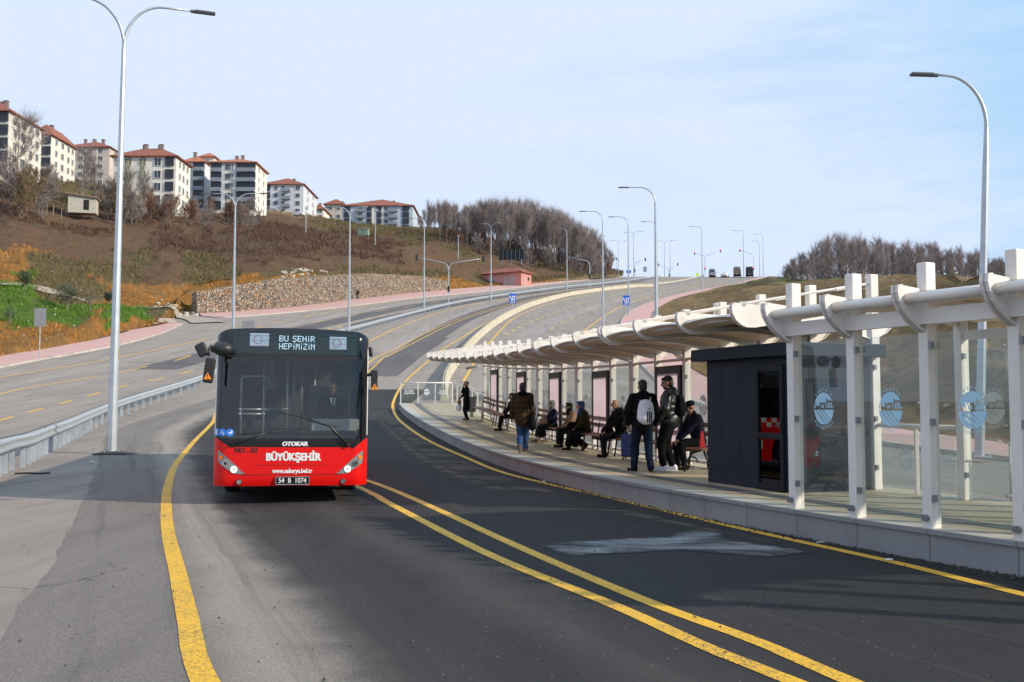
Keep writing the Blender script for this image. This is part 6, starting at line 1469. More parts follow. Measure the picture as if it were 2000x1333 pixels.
for x in (-8.2, -3.4):
    mb = MB(); mb.box((x, -.02, 1.3), (3.0, .06, 2.6)); dd = mb.build('door', m_doorgrey, hut)
    mb = MB(); mb.box((x, -.06, 1.3), (.04, .03, 2.6)); mb.build('door_seam', m_dark, dd)
mb = MB(); mb.box((.02, 1.6, 1.2), (.06, 1.2, 2.4)); mb.build('door', m_doorgrey, hut); mb = MB(); mb.box((.02, 3.6, 2.0), (.06, .9, .8)); mb.build('window', M('dark_pane', (.03, .04, .05), .2), hut)
bb = at(999, 512, 272); t = thing('billboard', 'dark blank billboard on posts in front of the bare wood', 'billboard', bb, math.radians(-18))
mb = MB(); mb.box((0, 0, 2.0), (7.4, .25, 2.7)); o = mb.build('panel', M('black_board', (.012, .014, .02), .6), t)
for x in (-2.8, 0, 2.8): mb = MB(); mb.box((x, .25, 1.2), (.2, .2, 4.2)); mb.build('post', m_galv2, t)
mb = MB(); [mb.box((-3.6+1.2*i, -.14, 2.0), (.05, .03, 2.7)) for i in range(7)]; mb.build('frame', m_galv2, t)
bb = at(710, 466, 280); bb.z = ground_z(bb.x, bb.y); t = thing('utility_cabinet', 'pale green utility cabinet standing on the hillside', 'cabinet', bb, -.2)
mb = MB(); mb.box((0, 0, .9), (3.0, 1.2, 1.8)); o = mb.build('body', M('pale_green_cabinet', (.25, .33, .25), .6), t); bevel(o, .03); mb = MB(); mb.box((0, 0, 1.86), (3.2, 1.4, .12)); mb.build('roof', m_galv2, t); mb = MB(); mb.box((0, -.61, .9), (.04, .02, 1.6)); mb.build('door_seam', m_dark, t)
bb = at(160, 406, 196); bb.z = max(bb.z, ground_z(bb.x, bb.y)+.9); t = thing('shed', 'small whitewashed shed with a lean-to sheet roof on the hillside', 'shed', bb, .25)
mb = MB(); mb.add([(-2.6, 0, -1), (2.6, 0, -1), (2.6, 3, -1), (-2.6, 3, -1), (-2.6, 0, 2.7), (2.6, 0, 2.1), (2.6, 3, 2.1), (-2.6, 3, 2.7)], [(0, 1, 5, 4), (1, 2, 6, 5), (2, 3, 7, 6), (3, 0, 4, 7), (4, 5, 6, 7), (0, 3, 2, 1)]); mb.build('wall', M('whitewash', (.50, .47, .40), .9, var=.15, dirt=.5), t)
mb = MB(); mb.add([(-3.0, -.5, 2.86), (3.0, -.5, 2.16), (3.0, 3.4, 2.16), (-3.0, 3.4, 2.86), (-3.0, -.5, 2.72), (3.0, -.5, 2.02), (3.0, 3.4, 2.02), (-3.0, 3.4, 2.72)], [(0, 1, 2, 3), (7, 6, 5, 4), (0, 4, 5, 1), (1, 5, 6, 2), (2, 6, 7, 3), (3, 7, 4, 0)]); mb.build('roof', M('rusty_sheet', (.36, .25, .18), .7), t); mb = MB(); mb.box((.8, -.02, .6), (1.0, .06, 2.0)); mb.build('door', m_dark, t)
for i, (u, v, Y) in enumerate([(76, 412, 185), (91, 411, 187), (104, 409, 189), (120, 407, 190)]):
    q = at(u, v, Y); z = ground_z(q.x, q.y); mb = MB(); mb.tube([(q.x, q.y, z-.3), (q.x+.05, q.y, z+2.0)], .08, 6); o = mb.build('fence_post', M('old_timber', (.28, .22, .16), .9) if i == 0 else bpy.data.materials['old_timber']); tag(o, 'thin weathered fence post in the row left of the whitewashed shed', 'fence post', 'fence posts left of the shed')
# concrete blocks at the end of the left pavement
bq = gp(326, 631, .12); t = thing('manhole_block', 'broken concrete manhole block lying at the junction end of the left pavement', 'concrete block', bq, .3)
mb = MB(); mb.box((0, 0, .14), (2.0, 1.2, .28)); [mb.box(c, d) for c, d in (((0, -.52, .40), (1.8, .16, .24)), ((0, .52, .40), (1.8, .16, .24)), ((-.85, 0, .40), (.16, .9, .24)), ((.85, 0, .40), (.16, .9, .24)))]; mb.build('block', m_kerb, t)
# lamp-like slim poles on the slope
for u, vb, vt, Y, lab in ((733, 470, 398, 255, 'thin grey pole with a small box on the slope below the right apartment block'), (895, 490, 440, 268, 'thin grey pole on the slope beside the bare trees'), (597, 470, 415, 240, 'thin short pole on the slope below the white parked car')):
    q = at(u, vb, Y); z = ground_z(q.x, q.y); hh = (vb-vt)*Y/F; t = thing('utility_pole', lab, 'pole', (q.x, q.y, z-.2)); mb = MB(); mb.tube([(0, 0, 0), (0, 0, hh)], .11, 6); mb.build('pole', m_galv, t); mb = MB(); mb.box((.1, 0, hh-.2), (1.1 if u == 733 else .7, .5, .5 if u == 733 else .15)); mb.build('lamp_head', m_galv, t)
# ================================================================ apartment blocks
m_pane = M('dark_window_pane', (.035, .05, .07), .12, var=.3, scale=.5); m_frame = M('white_window_frame', (.62, .62, .60), .5)
m_dframe = M('dark_window_frame', (.06, .07, .09), .5); m_dpane = M('glazed_balcony', (.012, .018, .028), .15, var=.3, scale=.5)
m_rail = M('grey_balcony_panel', (.22, .25, .29), .5); m_chim = M('chimney_render', (.24, .19, .17), .9)
wm = {}
def win_mesh(w, h, cols=2, dark=False):
    key = (round(w, 2), round(h, 2), cols, dark)
    if key in wm: return wm[key]
    mb = MB(); mb.mi = 0
    for x in (-w/2, w/2): mb.box((x, -.05, 0), (.10, .12, h+.1))
    for z in (-h/2, h/2): mb.box((0, -.05, z), (w-.1, .11, .10))
    for k in range(1, cols): mb.box((-w/2+w*k/cols, -.045, 0), (.07, .09, h-.1))
    mb.mi = 1; mb.add([(-w/2, -.03, -h/2), (w/2, -.03, -h/2), (w/2, -.03, h/2), (-w/2, -.03, h/2)], [(0, 1, 2, 3)])
    wm[key] = mb.mesh('window', [m_dframe if dark else m_frame, m_dpane if dark else m_pane]); return wm[key]
def balc_mesh(w, d, h=1.0):
    key = ('b', w, d)
    if key in wm: return wm[key]
    mb = MB(); mb.box((0, -d/2, -.08), (w, d, .16)); mb.box((0, -d+.05, h/2), (w, .08, h))
    for s in (-1, 1): mb.box((s*(w/2-.04), -d/2, h/2), (.08, d-.1, h))
    wm[key] = mb.mesh('balcony', m_rail); return wm[key]
def block(label, u0, u1, ue, Y, vbase, veave, floors, wall, tile, win=(), bal=(), side=(), bands=(), chim=3, ridge=2.2, name='apartment_building', strips=(), dark=()):
    """front-right ground corner at (u1, vbase, Y); fractions along the front for windows (win), balconies (bal), and along the side (side)"""
    pr = at(u1, vbase, Y); pl_ = at(u0, vbase, Y); w = pr.x-pl_.x; D_ = max(6, pr.x*F/((ue-1000)*cp)-Y) if ue != u1 else 12
    H = (vbase-veave)*Y/F; fh = H/floors; root = thing(name, label, 'building', (pr.x, pr.y, pr.z), 0, 'apartment blocks on the hill')
    mb = MB(); mb.box((-w/2, D_/2, H/2-3), (w, D_, H+6)); wl = mb.build('wall', wall, root)
    mb = MB(); e = .7; A_ = [(-w-e, -e, H+.02), (e, -e, H+.02), (e, D_+e, H+.02), (-w-e, D_+e, H+.02)]; ins = min(w, D_)/2
    if w >= D_: rd = [(-w+ins, D_/2, H+ridge+.7), (-ins, D_/2, H+ridge+.7)]; fs = [(0, 1, 5, 4), (2, 3, 4, 5), (1, 2, 5), (3, 0, 4)]
    else: rd = [(-w/2, ins, H+ridge+.7), (-w/2, D_-ins, H+ridge+.7)]; fs = [(0, 1, 4), (1, 2, 5, 4), (2, 3, 5), (3, 0, 4, 5)]
    mb.add(A_+rd+[(x, y, z-.25) for x, y, z in A_], fs+[(0, 6, 7, 1), (1, 7, 8, 2), (2, 8, 9, 3), (3, 9, 6, 0), (6, 9, 8, 7)]); rf = mb.build('roof', tile, root)
    for k in range(chim):
        x = -w*(.25+.5*(k+.5)/max(1, chim))+(.8 if k % 2 else -.5); mb = MB(); mb.box((x, D_/2-.6+.9*(k % 2), H+ridge*.8+1.0), (.9, .8, 1.9)); mb.box((x, D_/2-.6+.9*(k % 2), H+ridge*.8+2.0), (1.1, 1.0, .15)); mb.build('chimney', m_chim, rf)
    for (f0, f1, mt) in strips: mb = MB(); mb.box((-w+w*(f0+f1)/2, -.04, H/2), (w*(f1-f0), .1, H-.3)); mb.build('facade_strip', mt, root)
    def put(me, loc, rz=0): o = link(me.name, me, root); o.location = loc; o.rotation_euler.z = rz; return o
    for fl in range(floors):
        z = fl*fh+fh*.52
        for f, ww, hh in win: put(win_mesh(ww, min(hh, fh*.72), 2 if ww < 2.6 else 3), (-w+w*f, -.045, z))
        for f, ww, hh in dark: put(win_mesh(ww*1.08, min(hh*1.15, fh*.8), 4, True), (-w+w*f, -.15, z+.1))
        for f, ww, dd in bal:
            if fl: put(balc_mesh(ww, dd), (-w+w*f, -.02, fl*fh+.1))
        for f, ww, hh in side: put(win_mesh(ww, min(hh, fh*.7), 2), (.045, D_*f, z), PI/2)
    for fl in range(1, floors):
        for bnd in bands: mb = MB(); mb.box((-w/2, -.03, fl*fh), (w-.05, .06, .18)); mb.build('string_course', bnd, root)
    return root
cw = M('cream_facade', (.72, .67, .59), .9, var=.08, scale=.3, dirt=.3, dirtcol=(.25, .22, .19)); gwl = M('pale_grey_facade', (.60, .62, .66), .9, var=.06, scale=.3, dirt=.3, dirtcol=(.25, .22, .19)); bw = M('blue_grey_facade', (.46, .52, .60), .9, var=.06, scale=.3, dirt=.3, dirtcol=(.25, .22, .19)); ol = M('olive_panel', (.24, .26, .14), .9); ow = M('warm_white_facade', (.75, .71, .64), .9, var=.06, scale=.3, dirt=.3, dirtcol=(.25, .22, .19)); dg = M('dark_grey_facade', (.25, .26, .26), .9); tnw = M('tan_facade', (.56, .48, .42), .9, var=.08, scale=.3, dirt=.3, dirtcol=(.25, .22, .19))
block('cream five-storey apartment block at the left picture edge', -75, 14, 66, 215, 345, 213, 5, cw, m_tile, win=((.35, 1.8, 1.6), (.62, 1.8, 1.6)), dark=((.86, 2.4, 1.9),), side=((.18, 1.3, 1.6), (.42, 2.0, 1.7), (.66, 1.2, 1.5), (.86, 1.3, 1.6)), chim=2, ridge=2.8)
block('cream apartment block second from the left, with olive side panels', 61, 98, 134, 250, 350, 261, 4, cw, m_tile, dark=((.76, 2.0, 1.8),), win=((.28, 1.1, 1.5),), side=((.2, 1.2, 1.5), (.45, 1.4, 1.6), (.7, 1.2, 1.5), (.88, 1.0, 1.4)), chim=1, ridge=2.6)
block('dull cream apartment block behind, third from the left, with many chimneys', 124, 212, 236, 340, 380, 285, 6, tnw, m_tile, win=((.16, 1.6, 1.5), (.36, 1.6, 1.5), (.58, 1.6, 1.5), (.80, 1.6, 1.5)), strips=((.46, .5, cw), (.70, .74, cw)), side=((.3, 1.3, 1.4), (.7, 1.3, 1.4)), chim=5, ridge=3.0)
block('cream apartment block with olive panels, right behind the nearest lamp pole', 219, 342, 363, 243, 402, 303, 4, ow, m_tile, win=((.09, 1.1, 1.5), (.24, 1.7, 1.7), (.47, 1.7, 1.7), (.71, 1.7, 1.9)), dark=((.90, 1.9, 1.9),), strips=((.205, .275, ol), (.435, .505, ol)), side=((.25, 1.2, 1.5), (.5, 1.3, 1.6), (.78, 1.2, 1.5)), chim=4, ridge=2.6)
block('left wing of the grey block, low orange roof beside the stair tower', 356, 399, 402, 300, 410, 314, 5, gwl, m_tile2, win=((.18, 1.0, 1.6),), dark=((.72, 3.0, 1.8),), bal=((.72, 3.2, 1.2),), chim=1, ridge=1.7)
block('stair tower of the grey block with a small square orange roof', 391, 417, 420, 306, 410, 304, 6, ow, m_tile2, win=((.5, .7, .7),), chim=0, ridge=1.0)
block('five-storey grey and white block with dark glazed balconies', 409, 497, 515, 290, 413, 315, 5, ow, m_tile2, win=((.40, 1.8, 1.9), (.48, .8, 1.9)), dark=((.14, 2.8, 1.9), (.80, 5.2, 1.9)), bal=((.14, 3.0, 1.0), (.80, 5.5, 1.0)), strips=((.02, .07, dg), (.22, .30, gwl), (.52, .60, gwl)), side=((.3, 1.0, 1.5), (.7, 1.0, 1.5)), chim=2, ridge=1.9)
block('pale grey four-storey block with a dark red roof and side balconies', 513, 592, 614, 360, 420, 359, 4, gwl, m_tile, win=((.32, 1.3, 1.6), (.50, 1.3, 1.6), (.86, 1.6, 1.6)), dark=((.10, 2.2, 2.0),), bal=((.58, 3.0, 1.3),), side=((.3, 1.5, 1.6), (.7, 1.5, 1.6)), chim=2, ridge=3.2)
block('wide blue-grey block with a long red roof left of the bare wood', 668, 806, 822, 390, 452, 401, 4, bw, m_tile, win=((.26, 1.5, 1.6), (.62, 1.5, 1.6)), dark=((.07, 2.2, 2.2), (.38, 1.6, 2.2), (.52, 1.6, 2.2), (.90, 2.4, 2.0)), bal=((.26, 3.4, 1.2), (.72, 3.6, 1.2)), side=((.5, 1.5, 1.6),), chim=3, ridge=4.6, strips=((.42, .46, cw), (.56, .585, cw)))
block('brown block with a dull roof half hidden behind the blue-grey one', 634, 672, 690, 430, 448, 398, 3, tnw, m_tile, win=((.3, 1.6, 1.5), (.7, 1.6, 1.5)), chim=3, ridge=2.4)
block('small white house with a red roof between the pale blocks', 612, 632, 640, 400, 428, 408, 2, ow, m_tile, win=((.3, 1.0, 1.2), (.7, 1.0, 1.2)), chim=1, ridge=1.8, name='house')
# ================================================================ vehicles
m_cargl = M('car_glass', (.03, .04, .05), .1)
def loft_box(mb, secs):
    """secs: (y, half width bottom, half width top, z0, z1)"""
    rows = [[(-wb, y, z0), (-wb*1.0, y, z0+(z1-z0)*.5), (-wt, y, z1), (wt, y, z1), (wb, y, z0+(z1-z0)*.5), (wb, y, z0), (-wb, y, z0)] for y, wb, wt, z0, z1 in secs]
    mb.grid(rows); mb.add(rows[0][:-1], [tuple(range(6))]); mb.add(rows[-1][:-1], [tuple(range(6))])
def vehicle(name, label, cat, base, yaw, kind, paint):
    t = thing(name, label, cat, base, yaw); W2 = dict(car=.9, van=1.0, truck=1.1)[kind]
    mb = MB()
    if kind == 'car': loft_box(mb, [(-2.15, .78, .74, .35, .85), (-1.9, .88, .82, .28, .98), (0, .9, .86, .25, 1.0), (1.6, .88, .82, .28, .92), (2.15, .75, .70, .35, .70)])
    elif kind == 'van': loft_box(mb, [(-2.7, .95, .88, .4, 1.25), (-2.55, 1.0, .92, .35, 1.3), (1.6, 1.0, .92, .35, 1.3), (2.7, .92, .85, .4, 1.0)])
    else: loft_box(mb, [(-3.2, 1.1, 1.1, .6, 1.5), (3.0, 1.1, 1.1, .6, 1.5)])
    o = mb.build('body', paint, t); bevel(o, .04)
    mb = MB()
    if kind == 'car': loft_box(mb, [(-1.75, .80, .62, .97, 1.05), (-1.05, .82, .62, .99, 1.45), (.3, .82, .62, .99, 1.47), (1.2, .80, .6, .95, 1.05)])
    elif kind == 'van': loft_box(mb, [(-2.62, .95, .82, 1.29, 2.15), (-2.3, .96, .82, 1.29, 2.45), (1.0, .96, .82, 1.29, 2.45), (1.9, .93, .80, 1.2, 1.5)])
    else: loft_box(mb, [(-3.2, 1.1, .92, 1.51, 2.5), (-3.0, 1.1, .92, 1.51, 2.95), (1.2, 1.1, .92, 1.51, 2.95)])
    o = mb.build('cab' if kind != 'truck' else 'load_cover', paint, t); bevel(o, .04)
    mb = MB(); zz = dict(car=(1.05, 1.4), van=(1.4, 2.05), truck=(1.7, 1.9))[kind]; y = dict(car=-1.6, van=-2.66, truck=-3.24)[kind]
    if kind != 'truck': mb.add([(-W2*.78, y-.12, zz[0]), (W2*.78, y-.12, zz[0]), (W2*.66, y+(.45 if kind == 'car' else .05), zz[1]), (-W2*.66, y+(.45 if kind == 'car' else .05), zz[1])], [(0, 1, 2, 3)]); mb.build('rear_window', m_cargl, t)
    yr = dict(car=-2.17, van=-2.73, truck=-3.23)[kind]
    for s in (-1, 1):
        mb = MB(); mb.box((s*W2*.78, yr, .78 if kind != 'van' else 1.05), (.22, .05, .16 if kind != 'van' else .4)); mb.build('tail_lamp', M('tail_lamp', (.5, .02, .02), .3) if 'tail_lamp' not in bpy.data.materials else bpy.data.materials['tail_lamp'], t)
        for yy in ((-1.35, 1.35) if kind == 'car' else (-1.7, 1.8)): mb = MB(); mb.tube([(s*(W2-.2), yy, .34), (s*(W2+.01), yy, .34)], .34, 16); mb.build('wheel', m_rubber, t)
        if kind == 'van': mb = MB(); mb.box((s*1.14, 1.4, 1.5), (.22, .1, .3)); mb.build('mirror', m_black, t)
    mb = MB(); mb.box((0, yr-.01, .62), (.52, .02, .12)); mb.build('number_plate', m_white_l, t)
    return t
silv = M('silver_paint', (.38, .40, .44), .35, .3, var=.05); whp = M('white_paint', (.70, .70, .70), .35, var=.04); tanp = M('tan_tarpaulin', (.20, .17, .13), .8, var=.2); drk = M('dark_tarpaulin', (.03, .035, .045), .6, var=.2)
vehicle('van', 'silver van driving away at the crest, left of the white car', 'van', gp(1391.5, 542), -.25, 'van', silv)
vehicle('car', 'white car driving away at the crest between the two vans', 'car', gp(1416, 542.5), -.45, 'car', whp)
vehicle('truck', 'tan covered truck waiting at the crest beside the lamp pole', 'truck', gp(1440, 542), -.25, 'truck', tanp)
vehicle('truck', 'dark covered truck at the right kerb under the red signal', 'truck', gp(1464, 542), -.25, 'truck', drk)
for u, v, Y, lab, pt, yw in ((583, 418.5, 330, 'white car parked on the hill before the pale grey block', whp, 1.2), (532, 414, 345, 'silver car parked at the foot of the pale grey block', silv, 1.3)):
    q = at(u, v, Y); vehicle('parked_car', lab, 'car', (q.x, q.y, ground_z(q.x, q.y)+.15), yw, 'car', pt)
# ================================================================ litter
m_lit = M('white_litter', (.65, .66, .68), .6); mb = None
for u, v, w, lab, cat in ((180, 903, .10, 'crumpled pale plastic bag lying before the nearest lamp', 'litter'), (800, 838, .05, 'white scrap of paper on the kerb line at the far left of the platform', 'litter'), (1063, 941, .06, 'white scrap lying between the kerb and the yellow line', 'litter'), (1602, 1060, .05, 'crumpled white scrap in the gutter below the near shelter', 'litter'), (1735, 1094, .055, 'white wrapper in the gutter below the second near post', 'litter')):
    q = gp(u, v, .02); mb = MB(); N = 10; vs = [(0, 0, w*.35)]
    for k in range(N): a = 2*PI*k/N; r = w*random.uniform(.5, 1.1); vs.append((r*math.cos(a), r*.7*math.sin(a), random.uniform(0, w*.22)))
    mb.add(vs, [(0, 1+k, 1+(k+1) % N) for k in range(N)]); o = mb.build('litter', m_lit); o.location = q; tag(o, lab, cat)
q = gp(62, 927, .03); mb = MB(); mb.tube([(-.38, -.02, .02), (-.1, .03, .03), (.15, .0, .02), (.4, .05, .03)], .022, 6); o = mb.build('rubber_strip', m_rubber); o.location = q; tag(o, 'black rubber strip lying on the shoulder under the guard rail', 'rubber strip')
q = gp(441, 1252, .02)
# ================================================================ trees and brush
m_bark = M('grey_bark', (.22, .19, .17), .9, var=.3, scale=2); m_twig = M('bare_twigs', (.27, .222, .21), .9, var=.35, scale=.6); m_twigr = M('reddish_twigs', (.20, .105, .07), .9, var=.35, scale=.6); m_twigy = M('ochre_twigs', (.20, .14, .07), .9, var=.3, scale=.6)
m_leafo = M('olive_leaves', (.055, .075, .045), .8, var=.4, scale=2); m_ivy = M('ivy_leaves', (.025, .045, .02), .8, var=.4, scale=2)
def bare_tree(seed, H, spread, nlimb, ntwig, trunk_r, tw=.045, low=.35, ups=(.55, 1.25), tg=.6, tl=(.05, .13)):
    """trunk with limbs (one mesh) and the fine twigs (another), unit in metres"""
    R = random.Random(seed); tb = MB(); tc_ = MB(); tips = []
    lean = Vector((R.uniform(-.06, .06), R.uniform(-.06, .06), 0)); P = []
    for k in range(8): z = H*.82*k/7; P.append(Vector((lean.x*z+R.uniform(-.12, .12)*(k > 0), lean.y*z+R.uniform(-.12, .12)*(k > 0), z-.3*(k == 0))))
    tb.tube(P, [trunk_r*(1-.88*k/7) for k in range(8)], 6)
    for i in range(nlimb):
        t = low+(1-low)*(i+R.random())/nlimb; k = min(6, int(t*7)); b = P[k].lerp(P[k+1], t*7-k); a = R.uniform(0, 2*PI); L = spread*(1.15-t*.65)*R.uniform(.7, 1.15); up = R.uniform(*ups)
        d = Vector((math.cos(a), math.sin(a), up)).normalized(); q = [b]; 
        for s in range(4): d = (d+Vector((R.uniform(-.25, .25), R.uniform(-.25, .25), R.uniform(-.05, .3)))).normalized(); q.append(q[-1]+d*L/4)
        r0 = trunk_r*(1-.8*t)*.55; tb.tube(q, [r0, r0*.75, r0*.5, r0*.35, r0*.2], 4, cap=False)
        for s in range(1, 5):
            for m in range(3): tips.append((q[s], d))
    for k in range(3): tips += [(P[7], Vector((0, 0, 1))), (P[6], Vector((0, 0, 1)))]
    for i in range(ntwig):
        b, d0 = tips[R.randrange(len(tips))]; d = (d0*(1.2-tg)+Vector((R.gauss(0, tg), R.gauss(0, tg), R.gauss(.35, tg*.8)))).normalized(); L = H*R.uniform(*tl); w = tw*R.uniform(.5, 1.1)
        p0 = b; n = R.choice((2, 3))
        for s in range(n):
            p1 = p0+d*L/n*1.2; sd = d.cross(Vector((R.gauss(0, 1), R.gauss(0, 1), R.gauss(0, 1)))).normalized()*w*(1-s/n*.7)
            tc_.add([p0-sd, p0+sd, p1+sd*.45, p1-sd*.45], [(0, 1, 2, 3)])
            if R.random() < .75: e = p1+(d+Vector((R.gauss(0, .7), R.gauss(0, .7), R.gauss(.2, .5)))).normalized()*L*.5; tc_.add([p1-sd*.6, p1+sd*.6, e], [(0, 1, 2)])
            d = (d+Vector((R.gauss(0, .35), R.gauss(0, .35), R.gauss(.1, .3)))).normalized(); p0 = p1
    return tb.mesh('trunk', m_bark, False, False), tc_
protos = []; R0 = random.Random(3)
for k in range(8): a, b = bare_tree(40+k, 14, R0.uniform(3.4, 5.6), 17, 1050, .15, .027, R0.uniform(.14, .34), (.9, 2.3), .38, (.06, .16)); protos.append((a, b.mesh('crown', m_twig, False, False)))
shrubs = []
for k in range(4):
    a, b = bare_tree(70+k, 5.0, 2.3, 16, 950, .09, .036, .08); shrubs.append((a, [b.mesh('crown', m, False, False) for m in (m_twig, m_twigr, m_twigy)]))
def plant_tree(loc, sc, pr, rz, label, group, cat='tree', name='bare_tree', sz=None):
    t = thing(name, label, cat, loc, rz, group); t.scale = (sc, sc, sz or sc)
    a = link('trunk', pr[0], t); b = link('crown', pr[1], t); return t
R = random.Random(5)
# left wood: skyline heights read from the photograph, trunks stand on the hill
sky_l = pw([(815, 418), (835, 392), (870, 388), (905, 405), (930, 392), (965, 386), (1010, 390), (1050, 395), (1090, 408), (1130, 428), (1160, 448), (1185, 470), (1200, 500)])
cnt = 0
for row, (Yo, n) in enumerate(((-6, 44), (8, 44), (25, 40), (55, 36))):
    for i in range(n):
        u = 818+(1196-818)*(i+R.random()*.9)/n; Y = 330-.06*(u-820)+Yo+R.uniform(-8, 10)
        if u < 905 and R.random() < .25: continue
        q = at(u, 480, Y); z = ground_z(q.x, q.y); vt = sky_l(u)+R.choice((R.uniform(6, 18), R.uniform(12, 40))); ht = at(u, vt, Y).z-z
        if ht < 3: continue
        sc = ht/13.2; plant_tree((q.x, q.y, z), min(sc, 1.5) if ht > 9 else sc, R.choice(protos), R.uniform(0, 6.2), 'bare grey-brown tree standing in the wood on the left ridge', 'bare trees of the wood on the left ridge', sz=sc); cnt += 1
# low brush in front of the left wood
for i in range(80):
    u = 860+330*(i+R.random())/80; Y = 322-.05*(u-820)+R.uniform(-18, 26); q = at(u, 500, Y); z = ground_z(q.x, q.y); s = R.choice(shrubs)
    plant_tree((q.x, q.y, z), R.uniform(.7, 1.2), (s[0], s[1][R.choice((0, 0, 1))]), R.uniform(0, 6), 'low bare shrub at the foot of the wood on the left ridge', 'low shrubs below the left wood', 'shrub', 'bare_shrub')
# two ivy covered trunks
for u, Y, lab in ((868, 322, 'ivy-covered dark green tree at the left end of the bare wood'), (886, 330, 'narrower ivy-clad tree just right of the darker ivy tree'), (908, 318, 'ivy-clad trunk farthest right in the left end of the wood')):
    q = at(u, 480, Y); z = ground_z(q.x, q.y); t = plant_tree((q.x, q.y, z), .9, protos[1], 1, lab, None, name='ivy_tree'); mb = MB(); Rv = random.Random(u)
    for k in range(900):
        h = Rv.uniform(1, 10); a = Rv.uniform(0, 6.28); r = abs(Rv.gauss(0, .55))*(1.3-h/12); c = Vector((r*math.cos(a), r*math.sin(a), h)); s = Rv.uniform(.10, .22); dd = [Vector((Rv.gauss(0, 1), Rv.gauss(0, 1), Rv.gauss(0, 1))).normalized()*s for _ in range(3)]; mb.add([c+x for x in dd], [(0, 1, 2)])
    mb.build('ivy', m_ivy, t, fix=False)
# right wood
sky_r = pw([(1530, 520), (1560, 505), (1590, 490), (1620, 470), (1645, 461), (1680, 466), (1720, 472), (1755, 478), (1800, 480), (1850, 486), (1890, 490), (1950, 500), (2080, 505)])
for row, (Yo, n) in enumerate(((0, 46), (14, 44), (28, 40), (60, 36))):
    for i in range(n):
        u = 1533+(2090-1533)*(i+R.random()*.9)/n; Y = 225+Yo+R.uniform(-8, 10); q = at(u, 552, Y); z = ground_z(q.x, q.y); z = min(z, at(u, 549, Y).z); vt = sky_r(u)+R.choice((R.uniform(-5, 10), R.uniform(5, 26))); ht = at(u, vt, Y).z-z
        if ht < 1.5: continue
        plant_tree((q.x, q.y, z), max(.5, ht/14.5), R.choice(protos), R.uniform(0, 6.2), 'bare grey tree in the wood behind the right bank', 'bare trees of the wood behind the right bank', sz=ht/13.2)
for i in range(90):
    u = 1535+520*(i+R.random())/90; Y = 218+R.uniform(-6, 30); q = at(u, 549, Y); s = R.choice(shrubs)
    plant_tree((q.x, q.y, min(ground_z(q.x, q.y), q.z)-.2), R.uniform(.55, 1.0), (s[0], s[1][0]), R.uniform(0, 6), 'low bare shrub at the foot of the wood behind the right bank', 'low shrubs below the right wood', 'shrub', 'bare_shrub')
# shrubs and trees under the apartment blocks
lab_c = ('bare grey shrub in the belt below the apartment blocks', 'reddish bare shrub in the belt below the apartment blocks', 'ochre bare shrub in the belt below the apartment blocks')
for i in range(95):
    u = R.uniform(-20, 510); Y = R.uniform(178, 205)+max(0, u-120)*.17; q = at(u, 400, Y); z = ground_z(q.x, q.y); s = R.choice(shrubs); c = R.choice((0, 0, 2)) if u < 250 else R.choice((0, 1, 1, 2)); k = R.uniform(.65, 1.35)*(1.25 if u < 260 else .95)
    if 100 < u < 222 and Y < 214: continue
    plant_tree((q.x, q.y, z-.2), k, (s[0], s[1][c]), R.uniform(0, 6), lab_c[c], ('grey shrubs below the blocks', 'reddish shrubs below the blocks', 'ochre shrubs below the blocks')[c], 'shrub', 'bare_shrub')
for u, vb, vt, Y, lab in ((35, 372, 225, 188, 'tall bare tree before the leftmost apartment block'), (158, 380, 290, 215, 'bare ochre tree before the third apartment block'), (188, 390, 318, 212, 'bare tree above the whitewashed shed'), (248, 412, 330, 215, 'bare yellowish tree right of the nearest lamp pole, below the olive-panelled block'), (283, 408, 340, 222, 'spreading bare tree below the olive-panelled block'), (210, 412, 362, 205, 'small bare tree left of the nearest lamp pole')):
    q = at(u, vb, Y); z = ground_z(q.x, q.y); ht = at(u, vt, Y).z-z; plant_tree((q.x, q.y, z-.2), ht/13.2*1.2, protos[R.randrange(8)], R.uniform(0, 6), lab, None, sz=ht/13.2)
# young olive trees on the near bank
for u, vb, vt, Y, lab in ((48, 578, 537, 112, 'round dark olive bush on the orange bank at the left'), (131, 608, 548, 108, 'small olive tree with a thin trunk in the middle of the grassy bank'), (213, 590, 562, 120, 'small olive bush left of the nearest lamp pole'), (19, 618, 582, 96, 'sparse young olive tree at the left picture edge'), (176, 603, 560, 110, 'thin leafless sapling between the small olive trees')):
    q = at(u, vb, Y); z = ground_z(q.x, q.y); sc = Y/F; H = (vb-vt)*sc; t = thing('olive_tree', lab, 'tree', (q.x, q.y, z-.1)); mb = MB(); mb.tube([(0, 0, 0), (.05, 0, H*.3), (0, .05, H*.7)], [.07, .05, .02], 6)
    for a in (0, 1.3, 2.6, 3.9, 5.2): mb.tube([(0, 0, H*.35), (.3*math.cos(a), .3*math.sin(a), H*.62), (.5*math.cos(a), .5*math.sin(a), H*.85)], [.03, .02, .008], 4)
    mb.build('trunk', m_bark, t); mb = MB(); Rv = random.Random(int(u)); n = 260 if 'leafless' in lab or 'sparse' in lab else 1500
    for k in range(n):
        d = Vector((Rv.gauss(0, 1), Rv.gauss(0, 1), Rv.gauss(0, 1))).normalized()*Rv.random()**.45; lump = 1+.35*mnoise.noise(d*2.2+Vector((u, 0, 0))); c = Vector((d.x*.36*H*lump, d.y*.36*H*lump, H*.66+d.z*.36*H*lump)); s = Rv.uniform(.05, .13); dd = [Vector((Rv.gauss(0, 1), Rv.gauss(0, 1), Rv.gauss(0, 1))).normalized()*s for _ in range(3)]; mb.add([c+x for x in dd], [(0, 1, 2)])
    mb.build('crown', m_leafo, t, fix=False)
